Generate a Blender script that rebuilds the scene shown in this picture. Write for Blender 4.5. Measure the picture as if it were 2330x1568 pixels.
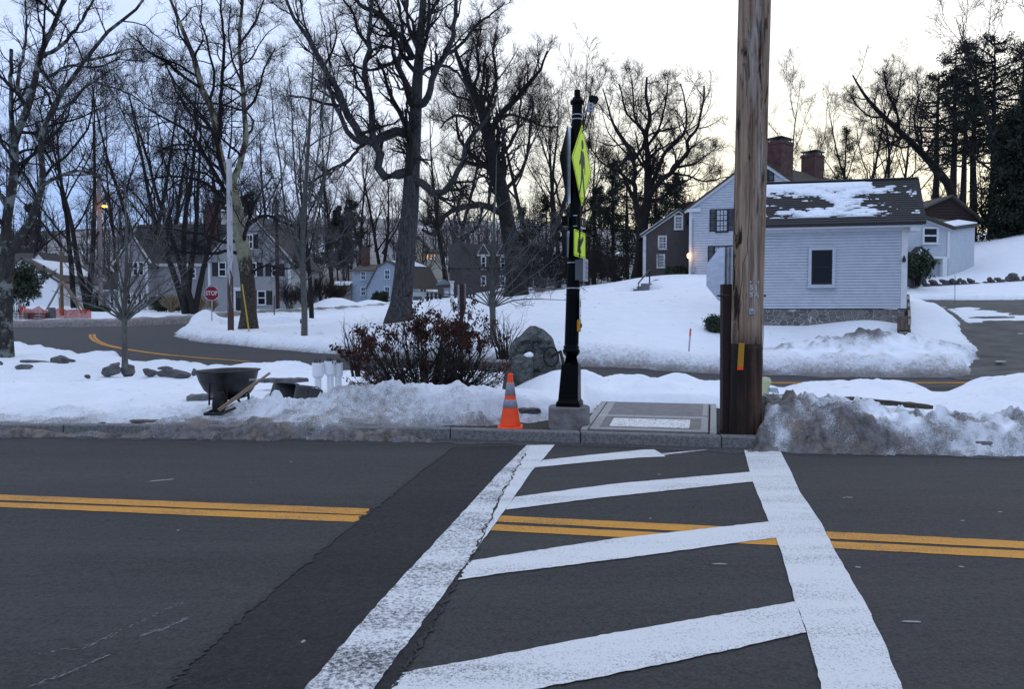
import bpy, math, random
import numpy as np
from mathutils import Vector, Matrix

for _o in list(bpy.data.objects): bpy.data.objects.remove(_o)
SC = bpy.context.scene
COL = SC.collection
R = math.radians

# ------------------------------------------------------------------ camera
CAM_H, FPX, PITCH = 1.6, 1694.0, R(2.164)        # eye height, focal length in the photo's 2330-wide pixels
cam = bpy.data.cameras.new('camera'); camo = bpy.data.objects.new('camera', cam); COL.objects.link(camo)
camo.location = (0, 0, CAM_H); camo.rotation_euler = (R(90) - PITCH, 0, 0)
cam.sensor_width = 36; cam.lens = 36 * FPX / 2330; cam.clip_start = 0.05; cam.clip_end = 3000
SC.camera = camo
SC.view_settings.view_transform = 'Standard'; SC.view_settings.look = 'None'
SC.view_settings.exposure = 0.18; SC.view_settings.gamma = 1.0
SC.render.resolution_x = 1024; SC.render.resolution_y = 690
SC.cycles.max_bounces = 6; SC.cycles.diffuse_bounces = 3; SC.cycles.glossy_bounces = 3
SC.cycles.transparent_max_bounces = 6

# ------------------------------------------------------------------ sky (dusk, thin cloud, bright where the sun went down)
SUN_AZ, SUN_EL = R(27), R(5)                      # azimuth to the right of straight ahead
SUN = Vector((math.sin(SUN_AZ) * math.cos(SUN_EL), math.cos(SUN_AZ) * math.cos(SUN_EL), math.sin(SUN_EL)))
W = bpy.data.worlds.new('World'); SC.world = W; W.use_nodes = True
nt = W.node_tree; nt.nodes.clear()
def wn(t, **k):
    n = nt.nodes.new(t)
    for a, b in k.items(): setattr(n, a, b)
    return n
def wl(a, b): nt.links.new(a, b)
out = wn('ShaderNodeOutputWorld'); bg = wn('ShaderNodeBackground'); bg.inputs['Strength'].default_value = 0.12
wl(bg.outputs[0], out.inputs[0])
sky = wn('ShaderNodeTexSky', sky_type='NISHITA', sun_disc=False)
sky.sun_elevation = SUN_EL; sky.sun_rotation = SUN_AZ; sky.air_density = 1.0; sky.dust_density = 0.6; sky.ozone_density = 2.5
tc = wn('ShaderNodeTexCoord')
nrm = wn('ShaderNodeVectorMath', operation='NORMALIZE'); wl(tc.outputs['Generated'], nrm.inputs[0])
dot = wn('ShaderNodeVectorMath', operation='DOT_PRODUCT'); wl(nrm.outputs[0], dot.inputs[0]); dot.inputs[1].default_value = SUN
glow = wn('ShaderNodeMapRange', interpolation_type='SMOOTHSTEP'); wl(dot.outputs['Value'], glow.inputs[0])
glow.inputs[1].default_value = 0.62; glow.inputs[2].default_value = 1.02
sep = wn('ShaderNodeSeparateXYZ'); wl(nrm.outputs[0], sep.inputs[0])
elev = wn('ShaderNodeMapRange', interpolation_type='SMOOTHSTEP'); wl(sep.outputs['Z'], elev.inputs[0])
elev.inputs[1].default_value = 0.0; elev.inputs[2].default_value = 0.42
# cloud sheet: colours are radiance / 0.12
def mixc(fac, a, b):
    m = wn('ShaderNodeMix', data_type='RGBA')
    if fac is not None: wl(fac, m.inputs[0])
    for s, v in ((6, a), (7, b)):
        if isinstance(v, tuple): m.inputs[s].default_value = (*v, 1)
        else: wl(v, m.inputs[s])
    return m.outputs[2]
k = 1 / 0.12
low = mixc(glow.outputs[0], (.36 * k, .555 * k, 1.04 * k), (1.30 * k, 1.16 * k, .72 * k))
high = mixc(glow.outputs[0], (.73 * k, .865 * k, 1.16 * k), (1.36 * k, 1.36 * k, 1.38 * k))
cloud = mixc(elev.outputs[0], low, high)
mp = wn('ShaderNodeMapping'); mp.inputs['Scale'].default_value = (2.2, 2.2, 7.0); wl(nrm.outputs[0], mp.inputs[0])
noi = wn('ShaderNodeTexNoise'); noi.inputs['Scale'].default_value = 1.7; noi.inputs['Detail'].default_value = 5
noi.inputs['Roughness'].default_value = .5; wl(mp.outputs[0], noi.inputs['Vector'])
nr = wn('ShaderNodeMapRange'); wl(noi.outputs[0], nr.inputs[0]); nr.inputs[1].default_value = .3; nr.inputs[2].default_value = .7
nr.inputs[3].default_value = .76; nr.inputs[4].default_value = 1.0
wl(mixc(nr.outputs[0], sky.outputs[0], cloud), bg.inputs['Color'])

sl = bpy.data.lights.new('sun', 'SUN'); sl.energy = 0.5; sl.angle = R(20); sl.color = (1, .9, .74)
so = bpy.data.objects.new('sun', sl); COL.objects.link(so)
so.rotation_euler = (-SUN).to_track_quat('-Z', 'Y').to_euler()

# ------------------------------------------------------------------ helpers
rng = np.random.default_rng(7)
random.seed(7)
CF, SF = math.cos(PITCH), math.sin(PITCH)
def P(px, py, Y):
    """world point seen at photo pixel (px,py) at distance Y along the view"""
    xc, yc = (px - 1165) / FPX, (784 - py) / FPX
    d = np.array([xc, CF + yc * SF, yc * CF - SF]); d = d * (Y / d[1])
    return np.array([d[0], Y, CAM_H + d[2]])
def G(px, py, z=0.0):
    xc, yc = (px - 1165) / FPX, (784 - py) / FPX
    d = np.array([xc, CF + yc * SF, yc * CF - SF]); s = (z - CAM_H) / d[2]
    return np.array([d[0] * s, d[1] * s, z])

def _hash(ix, iy, s):
    n = (ix * 374761393 + iy * 668265263 + s * 974634577) & 0x7fffffff
    n = ((n ^ (n >> 13)) * 1274126177) & 0x7fffffff
    return ((n ^ (n >> 16)) & 0xffff) / 65535.0
def vnoise(x, y, s=0):
    x = np.asarray(x, float); y = np.asarray(y, float)
    ix = np.floor(x).astype(np.int64); iy = np.floor(y).astype(np.int64); fx = x - ix; fy = y - iy
    fx = fx * fx * fx * (fx * (fx * 6 - 15) + 10); fy = fy * fy * fy * (fy * (fy * 6 - 15) + 10)
    a, b, c, d = _hash(ix, iy, s), _hash(ix + 1, iy, s), _hash(ix, iy + 1, s), _hash(ix + 1, iy + 1, s)
    return (a * (1 - fx) + b * fx) * (1 - fy) + (c * (1 - fx) + d * fx) * fy - .5
def fbm(x, y, s=0, o=4, g=.5):
    t, a, f = 0, 1.0, 1.0
    for i in range(o):
        t = t + a * vnoise(x * f + 17.3 * i, y * f - 9.1 * i, s + i); a *= g; f *= 2.03
    return t
def sstep(a, b, x):
    t = np.clip((np.asarray(x, float) - a) / (b - a), 0, 1); return t * t * (3 - 2 * t)

# ---- mesh building
class MB:
    def __init__(s): s.v = []; s.f = []; s.n = 0; s.m = []
    def add(s, v, f, mi=0):
        v = np.asarray(v, float).reshape(-1, 3)
        s.v.append(v); s.f.append((np.asarray(f, dtype=object) if not isinstance(f, np.ndarray) else f, s.n, mi)); s.n += len(v); return s
    def hexa(s, c, mi=0):          # 8 corners: bottom 4 ccw, top 4 ccw
        return s.add(c, np.array([[3, 2, 1, 0], [4, 5, 6, 7], [0, 1, 5, 4], [1, 2, 6, 5], [2, 3, 7, 6], [3, 0, 4, 7]]), mi)
    def box(s, x0, x1, y0, y1, z0, z1, mi=0):
        return s.hexa([(x0, y0, z0), (x1, y0, z0), (x1, y1, z0), (x0, y1, z0), (x0, y0, z1), (x1, y0, z1), (x1, y1, z1), (x0, y1, z1)], mi)
    def prism(s, poly, ext, mi=0):
        p = np.asarray(poly, float); n = len(p); e = np.asarray(ext, float)
        f = [tuple(range(n)), tuple(range(2 * n - 1, n - 1, -1))] + [(i, i + n, (i + 1) % n + n, (i + 1) % n) for i in range(n)]
        s.v.append(np.vstack([p, p + e])); s.f.append((f, s.n, mi)); s.n += 2 * n; return s
    def tubes(s, pts, rad, sides=6, mi=0, cap=False):
        v, f = tube_arr(pts, rad, sides); s.add(v, f, mi)
        if cap:
            pts = np.asarray(pts, float)
            K = pts.shape[-2]; n = pts.reshape(-1, K, 3).shape[0]
            base = s.n - len(v)
            fc = []
            for i in range(n):
                o = i * K * sides
                fc.append(tuple(o + j for j in range(sides))[::-1]); fc.append(tuple(o + (K - 1) * sides + j for j in range(sides)))
            s.f.append((fc, base, mi))
        return s
    def lathe(s, prof, c, sides=24, axis=None, mi=0):     # prof [(r,z)]
        c = np.asarray(c, float); a = np.linspace(0, 2 * np.pi, sides, endpoint=False)
        if axis is None: ex, ey, ez = np.eye(3)
        else:
            ez = np.asarray(axis, float); ez = ez / np.linalg.norm(ez)
            h = np.array([1., 0, 0]) if abs(ez[0]) < .8 else np.array([0, 1., 0])
            ex = np.cross(h, ez); ex /= np.linalg.norm(ex); ey = np.cross(ez, ex)
        rings = [c + z * ez + r * (np.cos(a)[:, None] * ex + np.sin(a)[:, None] * ey) for r, z in prof]
        K = len(prof); f = []
        for i in range(K - 1):
            for j in range(sides):
                f.append((i * sides + j, i * sides + (j + 1) % sides, (i + 1) * sides + (j + 1) % sides, (i + 1) * sides + j))
        f.append(tuple(range(sides))[::-1]); f.append(tuple((K - 1) * sides + j for j in range(sides)))
        s.v.append(np.vstack(rings)); s.f.append((f, s.n, mi)); s.n += K * sides; return s
    def build(s, name, mats, parent=None, smooth=False, attr=None):
        off = np.zeros(3) if parent is None else np.array(parent['_w'])
        V = np.vstack(s.v) - off
        loops, starts, tot, mis = [], [], [], []; p = 0
        for f, o, mi in s.f:
            if isinstance(f, np.ndarray) and f.dtype != object and f.ndim == 2:
                k = f.shape[1]; loops.append((f + o).ravel()); n = len(f)
                starts.append(p + np.arange(n) * k); p += n * k; mis.append(np.full(n, mi))
            else:
                for q in f:
                    loops.append(np.asarray(q, int) + o); starts.append(np.array([p])); p += len(q); mis.append(np.array([mi]))
        L = np.concatenate(loops).astype(np.int32); S = np.concatenate(starts).astype(np.int32); M = np.concatenate(mis).astype(np.int32)
        me = bpy.data.meshes.new(name)
        me.vertices.add(len(V)); me.vertices.foreach_set('co', V.astype(np.float32).ravel())
        me.loops.add(len(L)); me.loops.foreach_set('vertex_index', L)
        me.polygons.add(len(S)); me.polygons.foreach_set('loop_start', S)
        if not isinstance(mats, (list, tuple)): mats = [mats]
        for m in mats: me.materials.append(m)
        if len(mats) > 1: me.polygons.foreach_set('material_index', M)
        me.polygons.foreach_set('use_smooth', np.full(len(S), bool(smooth)))
        me.update(calc_edges=True); me.validate()
        if attr:
            for an, av in attr.items():
                a = me.attributes.new(an, 'FLOAT', 'POINT'); a.data.foreach_set('value', np.asarray(av, np.float32))
        o = bpy.data.objects.new(name, me); COL.objects.link(o)
        if parent is not None: o.parent = parent; o['_w'] = list(parent['_w'])
        else: o['_w'] = [0., 0., 0.]
        return o

def tube_arr(pts, rad, sides):
    pts = np.asarray(pts, float)
    if pts.ndim == 2: pts = pts[None]
    N, K, _ = pts.shape; rad = np.broadcast_to(np.asarray(rad, float), (N, K))
    t = np.empty_like(pts); t[:, 1:-1] = pts[:, 2:] - pts[:, :-2]; t[:, 0] = pts[:, 1] - pts[:, 0]; t[:, -1] = pts[:, -1] - pts[:, -2]
    t /= np.linalg.norm(t, axis=2, keepdims=True) + 1e-9
    avg = pts[:, -1] - pts[:, 0]; avg /= np.linalg.norm(avg, axis=1, keepdims=True) + 1e-9
    ref = np.where(np.abs(avg[:, 2:3]) > .75, np.array([[0.83, .55, 0.1]]), np.array([[0.1, .12, .98]]))[:, None]
    a = np.cross(np.broadcast_to(ref, t.shape), t); a /= np.linalg.norm(a, axis=2, keepdims=True) + 1e-9
    b = np.cross(t, a); th = np.linspace(0, 2 * np.pi, sides, endpoint=False)
    v = pts[:, :, None] + rad[:, :, None, None] * (np.cos(th)[None, None, :, None] * a[:, :, None] + np.sin(th)[None, None, :, None] * b[:, :, None])
    i = np.arange(N)[:, None, None] * K * sides; kk = np.arange(K - 1)[None, :, None] * sides; j = np.arange(sides)[None, None, :]
    j2 = (j + 1) % sides
    f = np.stack([i + kk + j, i + kk + j2, i + kk + sides + j2, i + kk + sides + j], -1).reshape(-1, 4)
    return v.reshape(-1, 3), f

def tag(o, label=None, cat=None, group=None, kind=None):
    if label: o['label'] = label
    if cat: o['category'] = cat
    if group: o['group'] = group
    if kind: o['kind'] = kind
    return o
def thing(name, label, cat, loc, group=None):
    o = bpy.data.objects.new(name, None); COL.objects.link(o); o.location = [float(v) for v in loc]; o['_w'] = [float(v) for v in loc]
    o.empty_display_size = .2
    return tag(o, label, cat, group)
def copy_tree(o, loc, rz=0.0, sc=1.0, label=None, parent=None):
    c = o.copy(); COL.objects.link(c)
    if parent is None:
        c.location = [float(v) for v in loc]; c.rotation_euler = (0, 0, rz); c.scale = (sc, sc, sc)
        if label: c['label'] = label
    else: c.parent = parent
    for ch in o.children: copy_tree(ch, None, parent=c)
    return c

# ---- materials
MATS = {}
def mat(name, col=(.5, .5, .5), rough=.8, metal=0.0, col2=None, scale=8.0, contrast=(.35, .65), bump=0.0, bscale=40.0, bdist=.01, detail=4.0, stretch=None, spec=.35, emit=None, estr=0):
    if name in MATS: return MATS[name]
    m = bpy.data.materials.new(name); m.use_nodes = True; MATS[name] = m
    t = m.node_tree; b = t.nodes['Principled BSDF']
    b.inputs['Base Color'].default_value = (*col, 1); b.inputs['Roughness'].default_value = rough; b.inputs['Metallic'].default_value = metal
    b.inputs['Specular IOR Level'].default_value = spec
    if emit: b.inputs['Emission Color'].default_value = (*emit, 1); b.inputs['Emission Strength'].default_value = estr
    if col2 or bump:
        tcn = t.nodes.new('ShaderNodeTexCoord'); vec = tcn.outputs['Object']
        if stretch:
            mpn = t.nodes.new('ShaderNodeMapping'); mpn.inputs['Scale'].default_value = stretch; t.links.new(vec, mpn.inputs[0]); vec = mpn.outputs[0]
    if col2:
        n = t.nodes.new('ShaderNodeTexNoise'); n.inputs['Scale'].default_value = scale; n.inputs['Detail'].default_value = detail; n.inputs['Roughness'].default_value = .62
        t.links.new(vec, n.inputs['Vector'])
        r = t.nodes.new('ShaderNodeMapRange'); r.inputs[1].default_value, r.inputs[2].default_value = contrast; t.links.new(n.outputs[0], r.inputs[0])
        x = t.nodes.new('ShaderNodeMix'); x.data_type = 'RGBA'; x.inputs[6].default_value = (*col, 1); x.inputs[7].default_value = (*col2, 1)
        t.links.new(r.outputs[0], x.inputs[0]); t.links.new(x.outputs[2], b.inputs['Base Color'])
    if bump:
        n2 = t.nodes.new('ShaderNodeTexNoise'); n2.inputs['Scale'].default_value = bscale; n2.inputs['Detail'].default_value = 5
        t.links.new(vec, n2.inputs['Vector'])
        bn = t.nodes.new('ShaderNodeBump'); bn.inputs['Strength'].default_value = bump; bn.inputs['Distance'].default_value = bdist
        t.links.new(n2.outputs[0], bn.inputs['Height']); t.links.new(bn.outputs[0], b.inputs['Normal'])
    return m
class NM:
    """small helper to wire a custom material"""
    def __init__(s, name, rough=.8, spec=.35):
        s.m = bpy.data.materials.new(name); s.m.use_nodes = True; s.t = s.m.node_tree; s.b = s.t.nodes['Principled BSDF']
        s.b.inputs['Roughness'].default_value = rough; s.b.inputs['Specular IOR Level'].default_value = spec; MATS[name] = s.m
        s.obj = s.t.nodes.new('ShaderNodeTexCoord').outputs['Object']
    def n(s, t, ins=None, **k):
        x = s.t.nodes.new(t)
        for a, b in k.items(): setattr(x, a, b)
        for a, b in (ins or {}).items():
            if hasattr(b, 'links') or isinstance(b, bpy.types.NodeSocket): s.t.links.new(b, x.inputs[a])
            else: x.inputs[a].default_value = b
        return x
    def mapv(s, sc, v=None, loc=(0, 0, 0)): return s.n('ShaderNodeMapping', {0: v or s.obj, 'Scale': sc, 'Location': loc}).outputs[0]
    def noise(s, scale, v=None, det=4, ro=.6, dist=0): return s.n('ShaderNodeTexNoise', {'Vector': v or s.obj, 'Scale': scale, 'Detail': det, 'Roughness': ro, 'Distortion': dist}).outputs[0]
    def rng(s, x, a, b, c=0., d=1.): return s.n('ShaderNodeMapRange', {0: x, 1: a, 2: b, 3: c, 4: d}).outputs[0]
    def math(s, op, a, b=0.): return s.n('ShaderNodeMath', {0: a, 1: b}, operation=op).outputs[0]
    def mix(s, f, a, b):
        c = lambda v: (*v, 1) if isinstance(v, tuple) else v
        return s.n('ShaderNodeMix', {0: f, 6: c(a), 7: c(b)}, data_type='RGBA').outputs[2]
    def attr(s, a): return s.n('ShaderNodeAttribute', attribute_name=a).outputs['Fac']
    def col(s, c): s.t.links.new(c, s.b.inputs['Base Color'])
    def bump(s, h, st=.5, d=.01):
        s.t.links.new(s.n('ShaderNodeBump', {'Height': h, 'Strength': st, 'Distance': d}).outputs[0], s.b.inputs['Normal'])

def text_mb(mb, txt, size, O, U, V, mi=0, bold=0.0, sx=1.0):
    """flat lettering laid on the plane O,U,V (centre O)"""
    cu = bpy.data.curves.new('t', 'FONT'); cu.body = txt; cu.size = size; cu.align_x = 'CENTER'; cu.align_y = 'CENTER'; cu.offset = bold; cu.resolution_u = 3
    o = bpy.data.objects.new('t', cu); COL.objects.link(o)
    dg = bpy.context.evaluated_depsgraph_get(); me = bpy.data.meshes.new_from_object(o.evaluated_get(dg))
    O, U, V = (np.asarray(q, float) for q in (O, U, V))
    vs = [O + v.co.x * sx * U + v.co.y * V for v in me.vertices]; fs = [tuple(p.vertices) for p in me.polygons]
    mb.add(vs, fs, mi); bpy.data.objects.remove(o); bpy.data.curves.remove(cu); bpy.data.meshes.remove(me)
# ------------------------------------------------------------------ terrain heights
_tp = [(1500,855,20.5),(1120,835,22),(700,820,24),(450,800,26),(280,790,28),(100,780,30),(400,765,34),(482,752,40),(200,745,46),(20,745,46),
       (430,726,55),(565,757,36),(692,775,30),(908,740,33),(1122,790,25),(565,712,75),(380,712,75),(60,697,75),(880,705,60),(1060,687,70),(1180,678,78),
       (1400,690,32),(1400,765,25),(1600,640,50),(1450,650,44),(1300,665,42),(1735,757,26),(1900,747,26),(2060,722,26.5),(2195,765,25.5),
       (2190,740,27),(2150,705,30),(2100,686,35),(2330,694,30),(2140,640,41),(2300,640,40),(2330,552,47),(2230,590,47),(2160,615,46),(2420,530,47),(900,690,100),(1150,662,92),
       (1510,632,58),(1900,640,45),(2150,630,42),(1250,672,55),(629,747,41),(882,726,46),(1070,708,44),(1290,690,43),(1420,676,42),(1445,662,42.4),(2250,560,60),(1174,677,50)]
CP = [P(*q) for q in _tp]
CP += [np.array(q, float) for q in [(11.3,22.7,.22),(8,22.6,.2),(13.2,22.5,.2),(5,22.8,.25),(-60,20,.3),(-90,60,1.5),(-70,90,3),(0,120,6),(-60,120,6),(60,120,14),(-110,170,14),(-30,170,15),(50,170,17),(100,120,14),(120,60,12),
       (-150,230,27),(-80,230,31),(0,230,30),(70,230,27),(140,200,24),(-200,330,36),(0,330,36),(180,330,32),(50,35,4.5),(60,20,1),(30,20.5,0),(15,20.8,0),(0,19,0),(-10,20,.1),(-25,22,.25),(-250,120,10),(250,120,18),(-250,400,36),(250,400,34)]]
CP = np.array(CP)
def _tps(r2): return r2 * np.log(r2 + 1e-6) * .5
def _fit():
    x = CP[:, :2] / 40; n = len(x); r2 = ((x[:, None] - x[None]) ** 2).sum(-1)
    A = np.zeros((n + 3, n + 3)); A[:n, :n] = _tps(r2) + np.eye(n) * .003; A[:n, n] = 1; A[:n, n + 1:] = x; A[n:, :n] = A[:n, n:].T
    return np.linalg.solve(A, np.concatenate([CP[:, 2], [0, 0, 0]]))
_TW = _fit()
def T(x, y):
    x = np.asarray(x, float); y = np.asarray(y, float); sh = np.broadcast(x, y).shape
    x = np.broadcast_to(x, sh).ravel(); y = np.broadcast_to(y, sh).ravel(); o = np.empty(len(x)); c = CP[:, :2] / 40
    for i in range(0, len(x), 100000):
        q = np.stack([x[i:i + 100000], y[i:i + 100000]], 1) / 40
        r2 = ((q[:, None] - c[None]) ** 2).sum(-1)
        o[i:i + 100000] = _tps(r2) @ _TW[:len(c)] + _TW[len(c)] + q @ _TW[len(c) + 1:]
    o = np.clip(o, -.2, 40) * sstep(17.0, 22.0, y)
    return o.reshape(sh)
def sdist(poly, x, y):
    """signed distance, negative inside the polygon"""
    poly = np.asarray(poly, float); x = np.asarray(x, float); y = np.asarray(y, float)
    d = np.full(np.broadcast(x, y).shape, 1e18); ins = np.zeros(d.shape, bool); n = len(poly)
    for i in range(n):
        ax, ay = poly[i]; bx, by = poly[(i + 1) % n]; ex, ey = bx - ax, by - ay
        t = np.clip(((x - ax) * ex + (y - ay) * ey) / (ex * ex + ey * ey + 1e-12), 0, 1)
        d = np.minimum(d, (x - ax - t * ex) ** 2 + (y - ay - t * ey) ** 2)
        c = ((ay > y) != (by > y)) & (x < ex * (y - ay) / (ey if abs(ey) > 1e-12 else 1e-12) + ax); ins ^= c
    d = np.sqrt(d); return np.where(ins, -d, d)

ROAD2 = [(-70,34),(-30,30),(-18,26),(-13.6,22.7),(-8.8,20),(-5.5,18.9),(0,16.6),(4,15.4),(10,14.8),(45,14.8),(45,21),(11.5,20.8),(6,21.0),(2,21.4),(-1.5,22.7),(-4.85,24.3),(-9.8,27.6),
         (-13.5,31),(-15.5,34),(-17.2,38),(-18.2,42),(-19,47),(-17.5,51),(-13,55),(-9.8,58),(-4.2,67),(.7,76),(6,95),(1,96),(-5,76),(-12,65),(-17,57),(-21.5,49.5),(-24,46.8),(-31,46),(-70,46)]
DRIVE = [(13.0,20.7),(14.6,23.5),(15.5,25.5),(16.3,27),(17.3,30),(18,33.5),(19.4,35.3),(21.5,33.6),(24.5,31.6),(28,30.4),(45,28),(45,20.7)]
PATH = [(-15.5,40),(-13,41),(-7.7,45.2),(-2.5,44),(3,42.4),(5.9,41.2),(7.1,42),(6.6,43.2),(3,43.6),(-2.5,45.2),(-7.7,46.4),(-13.5,42),(-16,41)]
CURB = np.array([(-40,12.2),(-20,10.8),(-6.85,9.95),(-3,9.74),(-.8,9.58),(.85,9.28),(2.55,8.96),(5.8,8.5),(20,7.0),(40,5.0)])
def yc(x): return np.interp(x, CURB[:, 0], CURB[:, 1])

def grid_mesh(name, X, Y, Z, keep, m, attr=None, kind='structure'):
    ny, nx = X.shape; idx = np.arange(nx * ny).reshape(ny, nx)
    f = np.stack([idx[:-1, :-1], idx[:-1, 1:], idx[1:, 1:], idx[1:, :-1]], -1).reshape(-1, 4)
    if keep is not None:
        kq = keep[:-1, :-1] | keep[:-1, 1:] | keep[1:, 1:] | keep[1:, :-1]; f = f[kq.ravel()]
    used = np.zeros(nx * ny, bool); used[f.ravel()] = True; re = np.cumsum(used) - 1
    V = np.stack([X.ravel(), Y.ravel(), Z.ravel()], 1)[used]; mb = MB(); mb.add(V, re[f])
    at = {a: v.ravel()[used] for a, v in (attr or {}).items()}
    o = mb.build(name, m, smooth=True, attr=at); tag(o, kind=kind); return o
def geo(a, b, n, p=1.0): return a + (b - a) * np.linspace(0, 1, n) ** p

# ------------------------------------------------------------------ materials of the ground
def asphalt(name, c1, c2, bump, sc, tone=(1, 1, 1)):
    q = NM(name, .82, .3)
    fine = q.math('ADD', q.math('MULTIPLY', q.noise(sc * .55, det=3, ro=.75), .75), q.math('MULTIPLY', q.noise(sc * .2, det=3, ro=.7), .45)); big = q.noise(.7, q.mapv((.12, 1.3, 1)), det=5); mid = q.noise(9, q.mapv((.3, 1, 1)), det=3)
    v = q.math('ADD', q.math('MULTIPLY', fine, 1.5), q.math('ADD', q.math('MULTIPLY', big, .5), q.math('MULTIPLY', mid, .25)))
    c = q.mix(q.rng(v, .92, 1.62), c1, c2)
    spk = q.rng(q.noise(sc * 1.7, det=1), .70, .78); c = q.mix(q.math('MULTIPLY', spk, .5), c, (.19, .18, .18))
    q.col(c); q.bump(fine, bump, .006); return q.m
M_ASPH = asphalt('asphalt', (.010, .0096, .0094), (.070, .066, .063), .9, 100)
M_PATCH = asphalt('asphalt_patch', (.003, .0028, .003), (.034, .0315, .032), 1.0, 60)
M_SIDE = asphalt('side_asphalt', (.030, .029, .030), (.070, .067, .067), .3, 90)
q = NM('driveway_asphalt', .85); v = q.noise(2.0, q.mapv((.5, 1, 1)), det=6); fi = q.noise(60)
q.col(q.mix(q.rng(q.math('ADD', v, q.math('MULTIPLY', fi, .4)), .5, .95), (.055, .053, .048), (.14, .135, .122))); q.bump(fi, .5, .01); M_DRIVE = q.m
def paint(name, c, wear, base=(.05, .05, .055), sc=130):
    q = NM(name, .75); f = q.noise(sc * .6, det=4, ro=.8); g = q.noise(1.5, q.mapv((.35, 1.7, 1)), det=6, ro=.65)
    q.col(q.mix(q.rng(q.math('ADD', f, q.math('MULTIPLY', g, .55)), wear, wear + .22), base, c)); q.bump(f, .5, .006); return q.m
M_WHITE = paint('white_road_paint', (.68, .68, .675), .53)
M_WHITE2 = paint('white_road_paint_worn', (.68, .68, .68), .61, sc=75)
M_YEL = paint('yellow_road_paint', (.60, .27, .035), .56)
M_SEAM = mat('tar_seam', (.012, .012, .013), .7, col2=(.03, .03, .03), scale=60)
q = NM('snow', .6, .25)
d = q.attr('dirt'); n1 = q.noise(70, det=4, ro=.75); n2 = q.noise(9, det=5, ro=.65); n3 = q.noise(2.0, det=3)
s = q.math('ADD', q.math('MULTIPLY', n1, 1.9), q.math('ADD', q.math('MULTIPLY', n2, 1.3), q.math('MULTIPLY', n3, .7)))
fac = q.n('ShaderNodeMapRange', {0: q.math('ADD', q.math('SUBTRACT', s, 1.95), d), 1: .30, 2: .85}).outputs[0]
clean = q.mix(q.rng(n3, .3, .7), (.80, .835, .89), (.88, .895, .93))
q.col(q.mix(fac, clean, q.mix(q.rng(q.noise(3.2, det=4), .46, .62), q.mix(q.rng(n2, .38, .62), (.115, .108, .11), (.31, .29, .285)), q.mix(q.rng(n2, .38, .62), (.15, .118, .095), (.36, .30, .25)))))
q.bump(q.math('ADD', q.math('MULTIPLY', q.math('MULTIPLY', n1, q.math('ADD', q.math('MULTIPLY', d, 3.0), .35)), 1.0), q.math('MULTIPLY', n2, .8)), .7, .035); M_SNOW = q.m
M_GRANITE = mat('granite', (.10, .097, .094), .85, col2=(.21, .205, .20), scale=30, bump=.5, bscale=70, bdist=.008)
M_CONC = mat('concrete', (.125, .118, .12), .7, col2=(.19, .18, .18), scale=6, bump=.3, bscale=120, bdist=.004)
M_CONC_L = mat('concrete_edge', (.36, .355, .34), .85, col2=(.27, .26, .26), scale=20, bump=.25, bscale=120, bdist=.004)
M_SOIL = mat('soil', (.022, .02, .018), .95, col2=(.07, .06, .052), scale=30, bump=.9, bscale=45, bdist=.03)
M_GRIT = mat('gutter_grit', (.030, .029, .032), .9, col2=(.10, .095, .095), scale=45, bump=.8, bscale=60, bdist=.012)

# ------------------------------------------------------------------ ground sheets
xs = np.concatenate([-geo(40, 420, 40, 1.6)[::-1], np.linspace(-39, 39, 118), geo(40, 420, 40, 1.6)])
ys = np.concatenate([geo(-18, 8.2, 12), np.linspace(8.6, 60, 104), geo(60.8, 520, 90, 1.5)])
X, Y = np.meshgrid(xs, ys); Z = T(X, Y) - .06 - .12 * (Y > yc(X) + .3) * 0
grid_mesh('ground', X, Y, Z, None, M_SOIL)

def sheet(name, poly, m, z=0.0, kind='structure', jit=0.0):
    mb = MB(); p = np.array([(a, b, z) for a, b in poly], float); mb.add(p, [tuple(range(len(p)))]); o = mb.build(name, m); tag(o, kind=kind); return o
# main road: flat, from behind the camera to the kerb
xs = np.concatenate([np.linspace(-60, -12, 25), np.linspace(-11.8, 11.8, 90), np.linspace(12, 60, 25)])
tt = np.linspace(0, 1, 24); X, TT = np.meshgrid(xs, tt); Yv = -16 + TT * (yc(X) + 16 + .06)
grid_mesh('road', X, Yv, np.zeros_like(X), None, M_ASPH)
# verge soil beside the kerb, under the snow
xs = np.linspace(-40, 40, 241); X, TT = np.meshgrid(xs, np.linspace(0, 1, 30)); Yv = yc(X) + .14 + TT * (18 - yc(X))
grid_mesh('verge_soil', X, Yv, .11 - .15 * TT ** 2 + fbm(X * 3, Yv * 3, 5) * .02, None, M_SOIL)

# side road and driveway follow the terrain
xs = np.concatenate([np.linspace(-70, -34, 40), np.linspace(-33.7, 46, 320)]); ys = np.concatenate([np.linspace(16, 50, 180), np.linspace(50.4, 97, 110)])
X, Y = np.meshgrid(xs, ys); grid_mesh('side_road', X, Y, T(X, Y) + .0, sdist(ROAD2, X, Y) < .5, M_SIDE)
xs = np.linspace(12, 46, 150); ys = np.linspace(20.4, 36, 90); X, Y = np.meshgrid(xs, ys)
grid_mesh('driveway', X, Y, T(X, Y) + .012, (sdist(DRIVE, X, Y) < .6), M_DRIVE)

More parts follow.
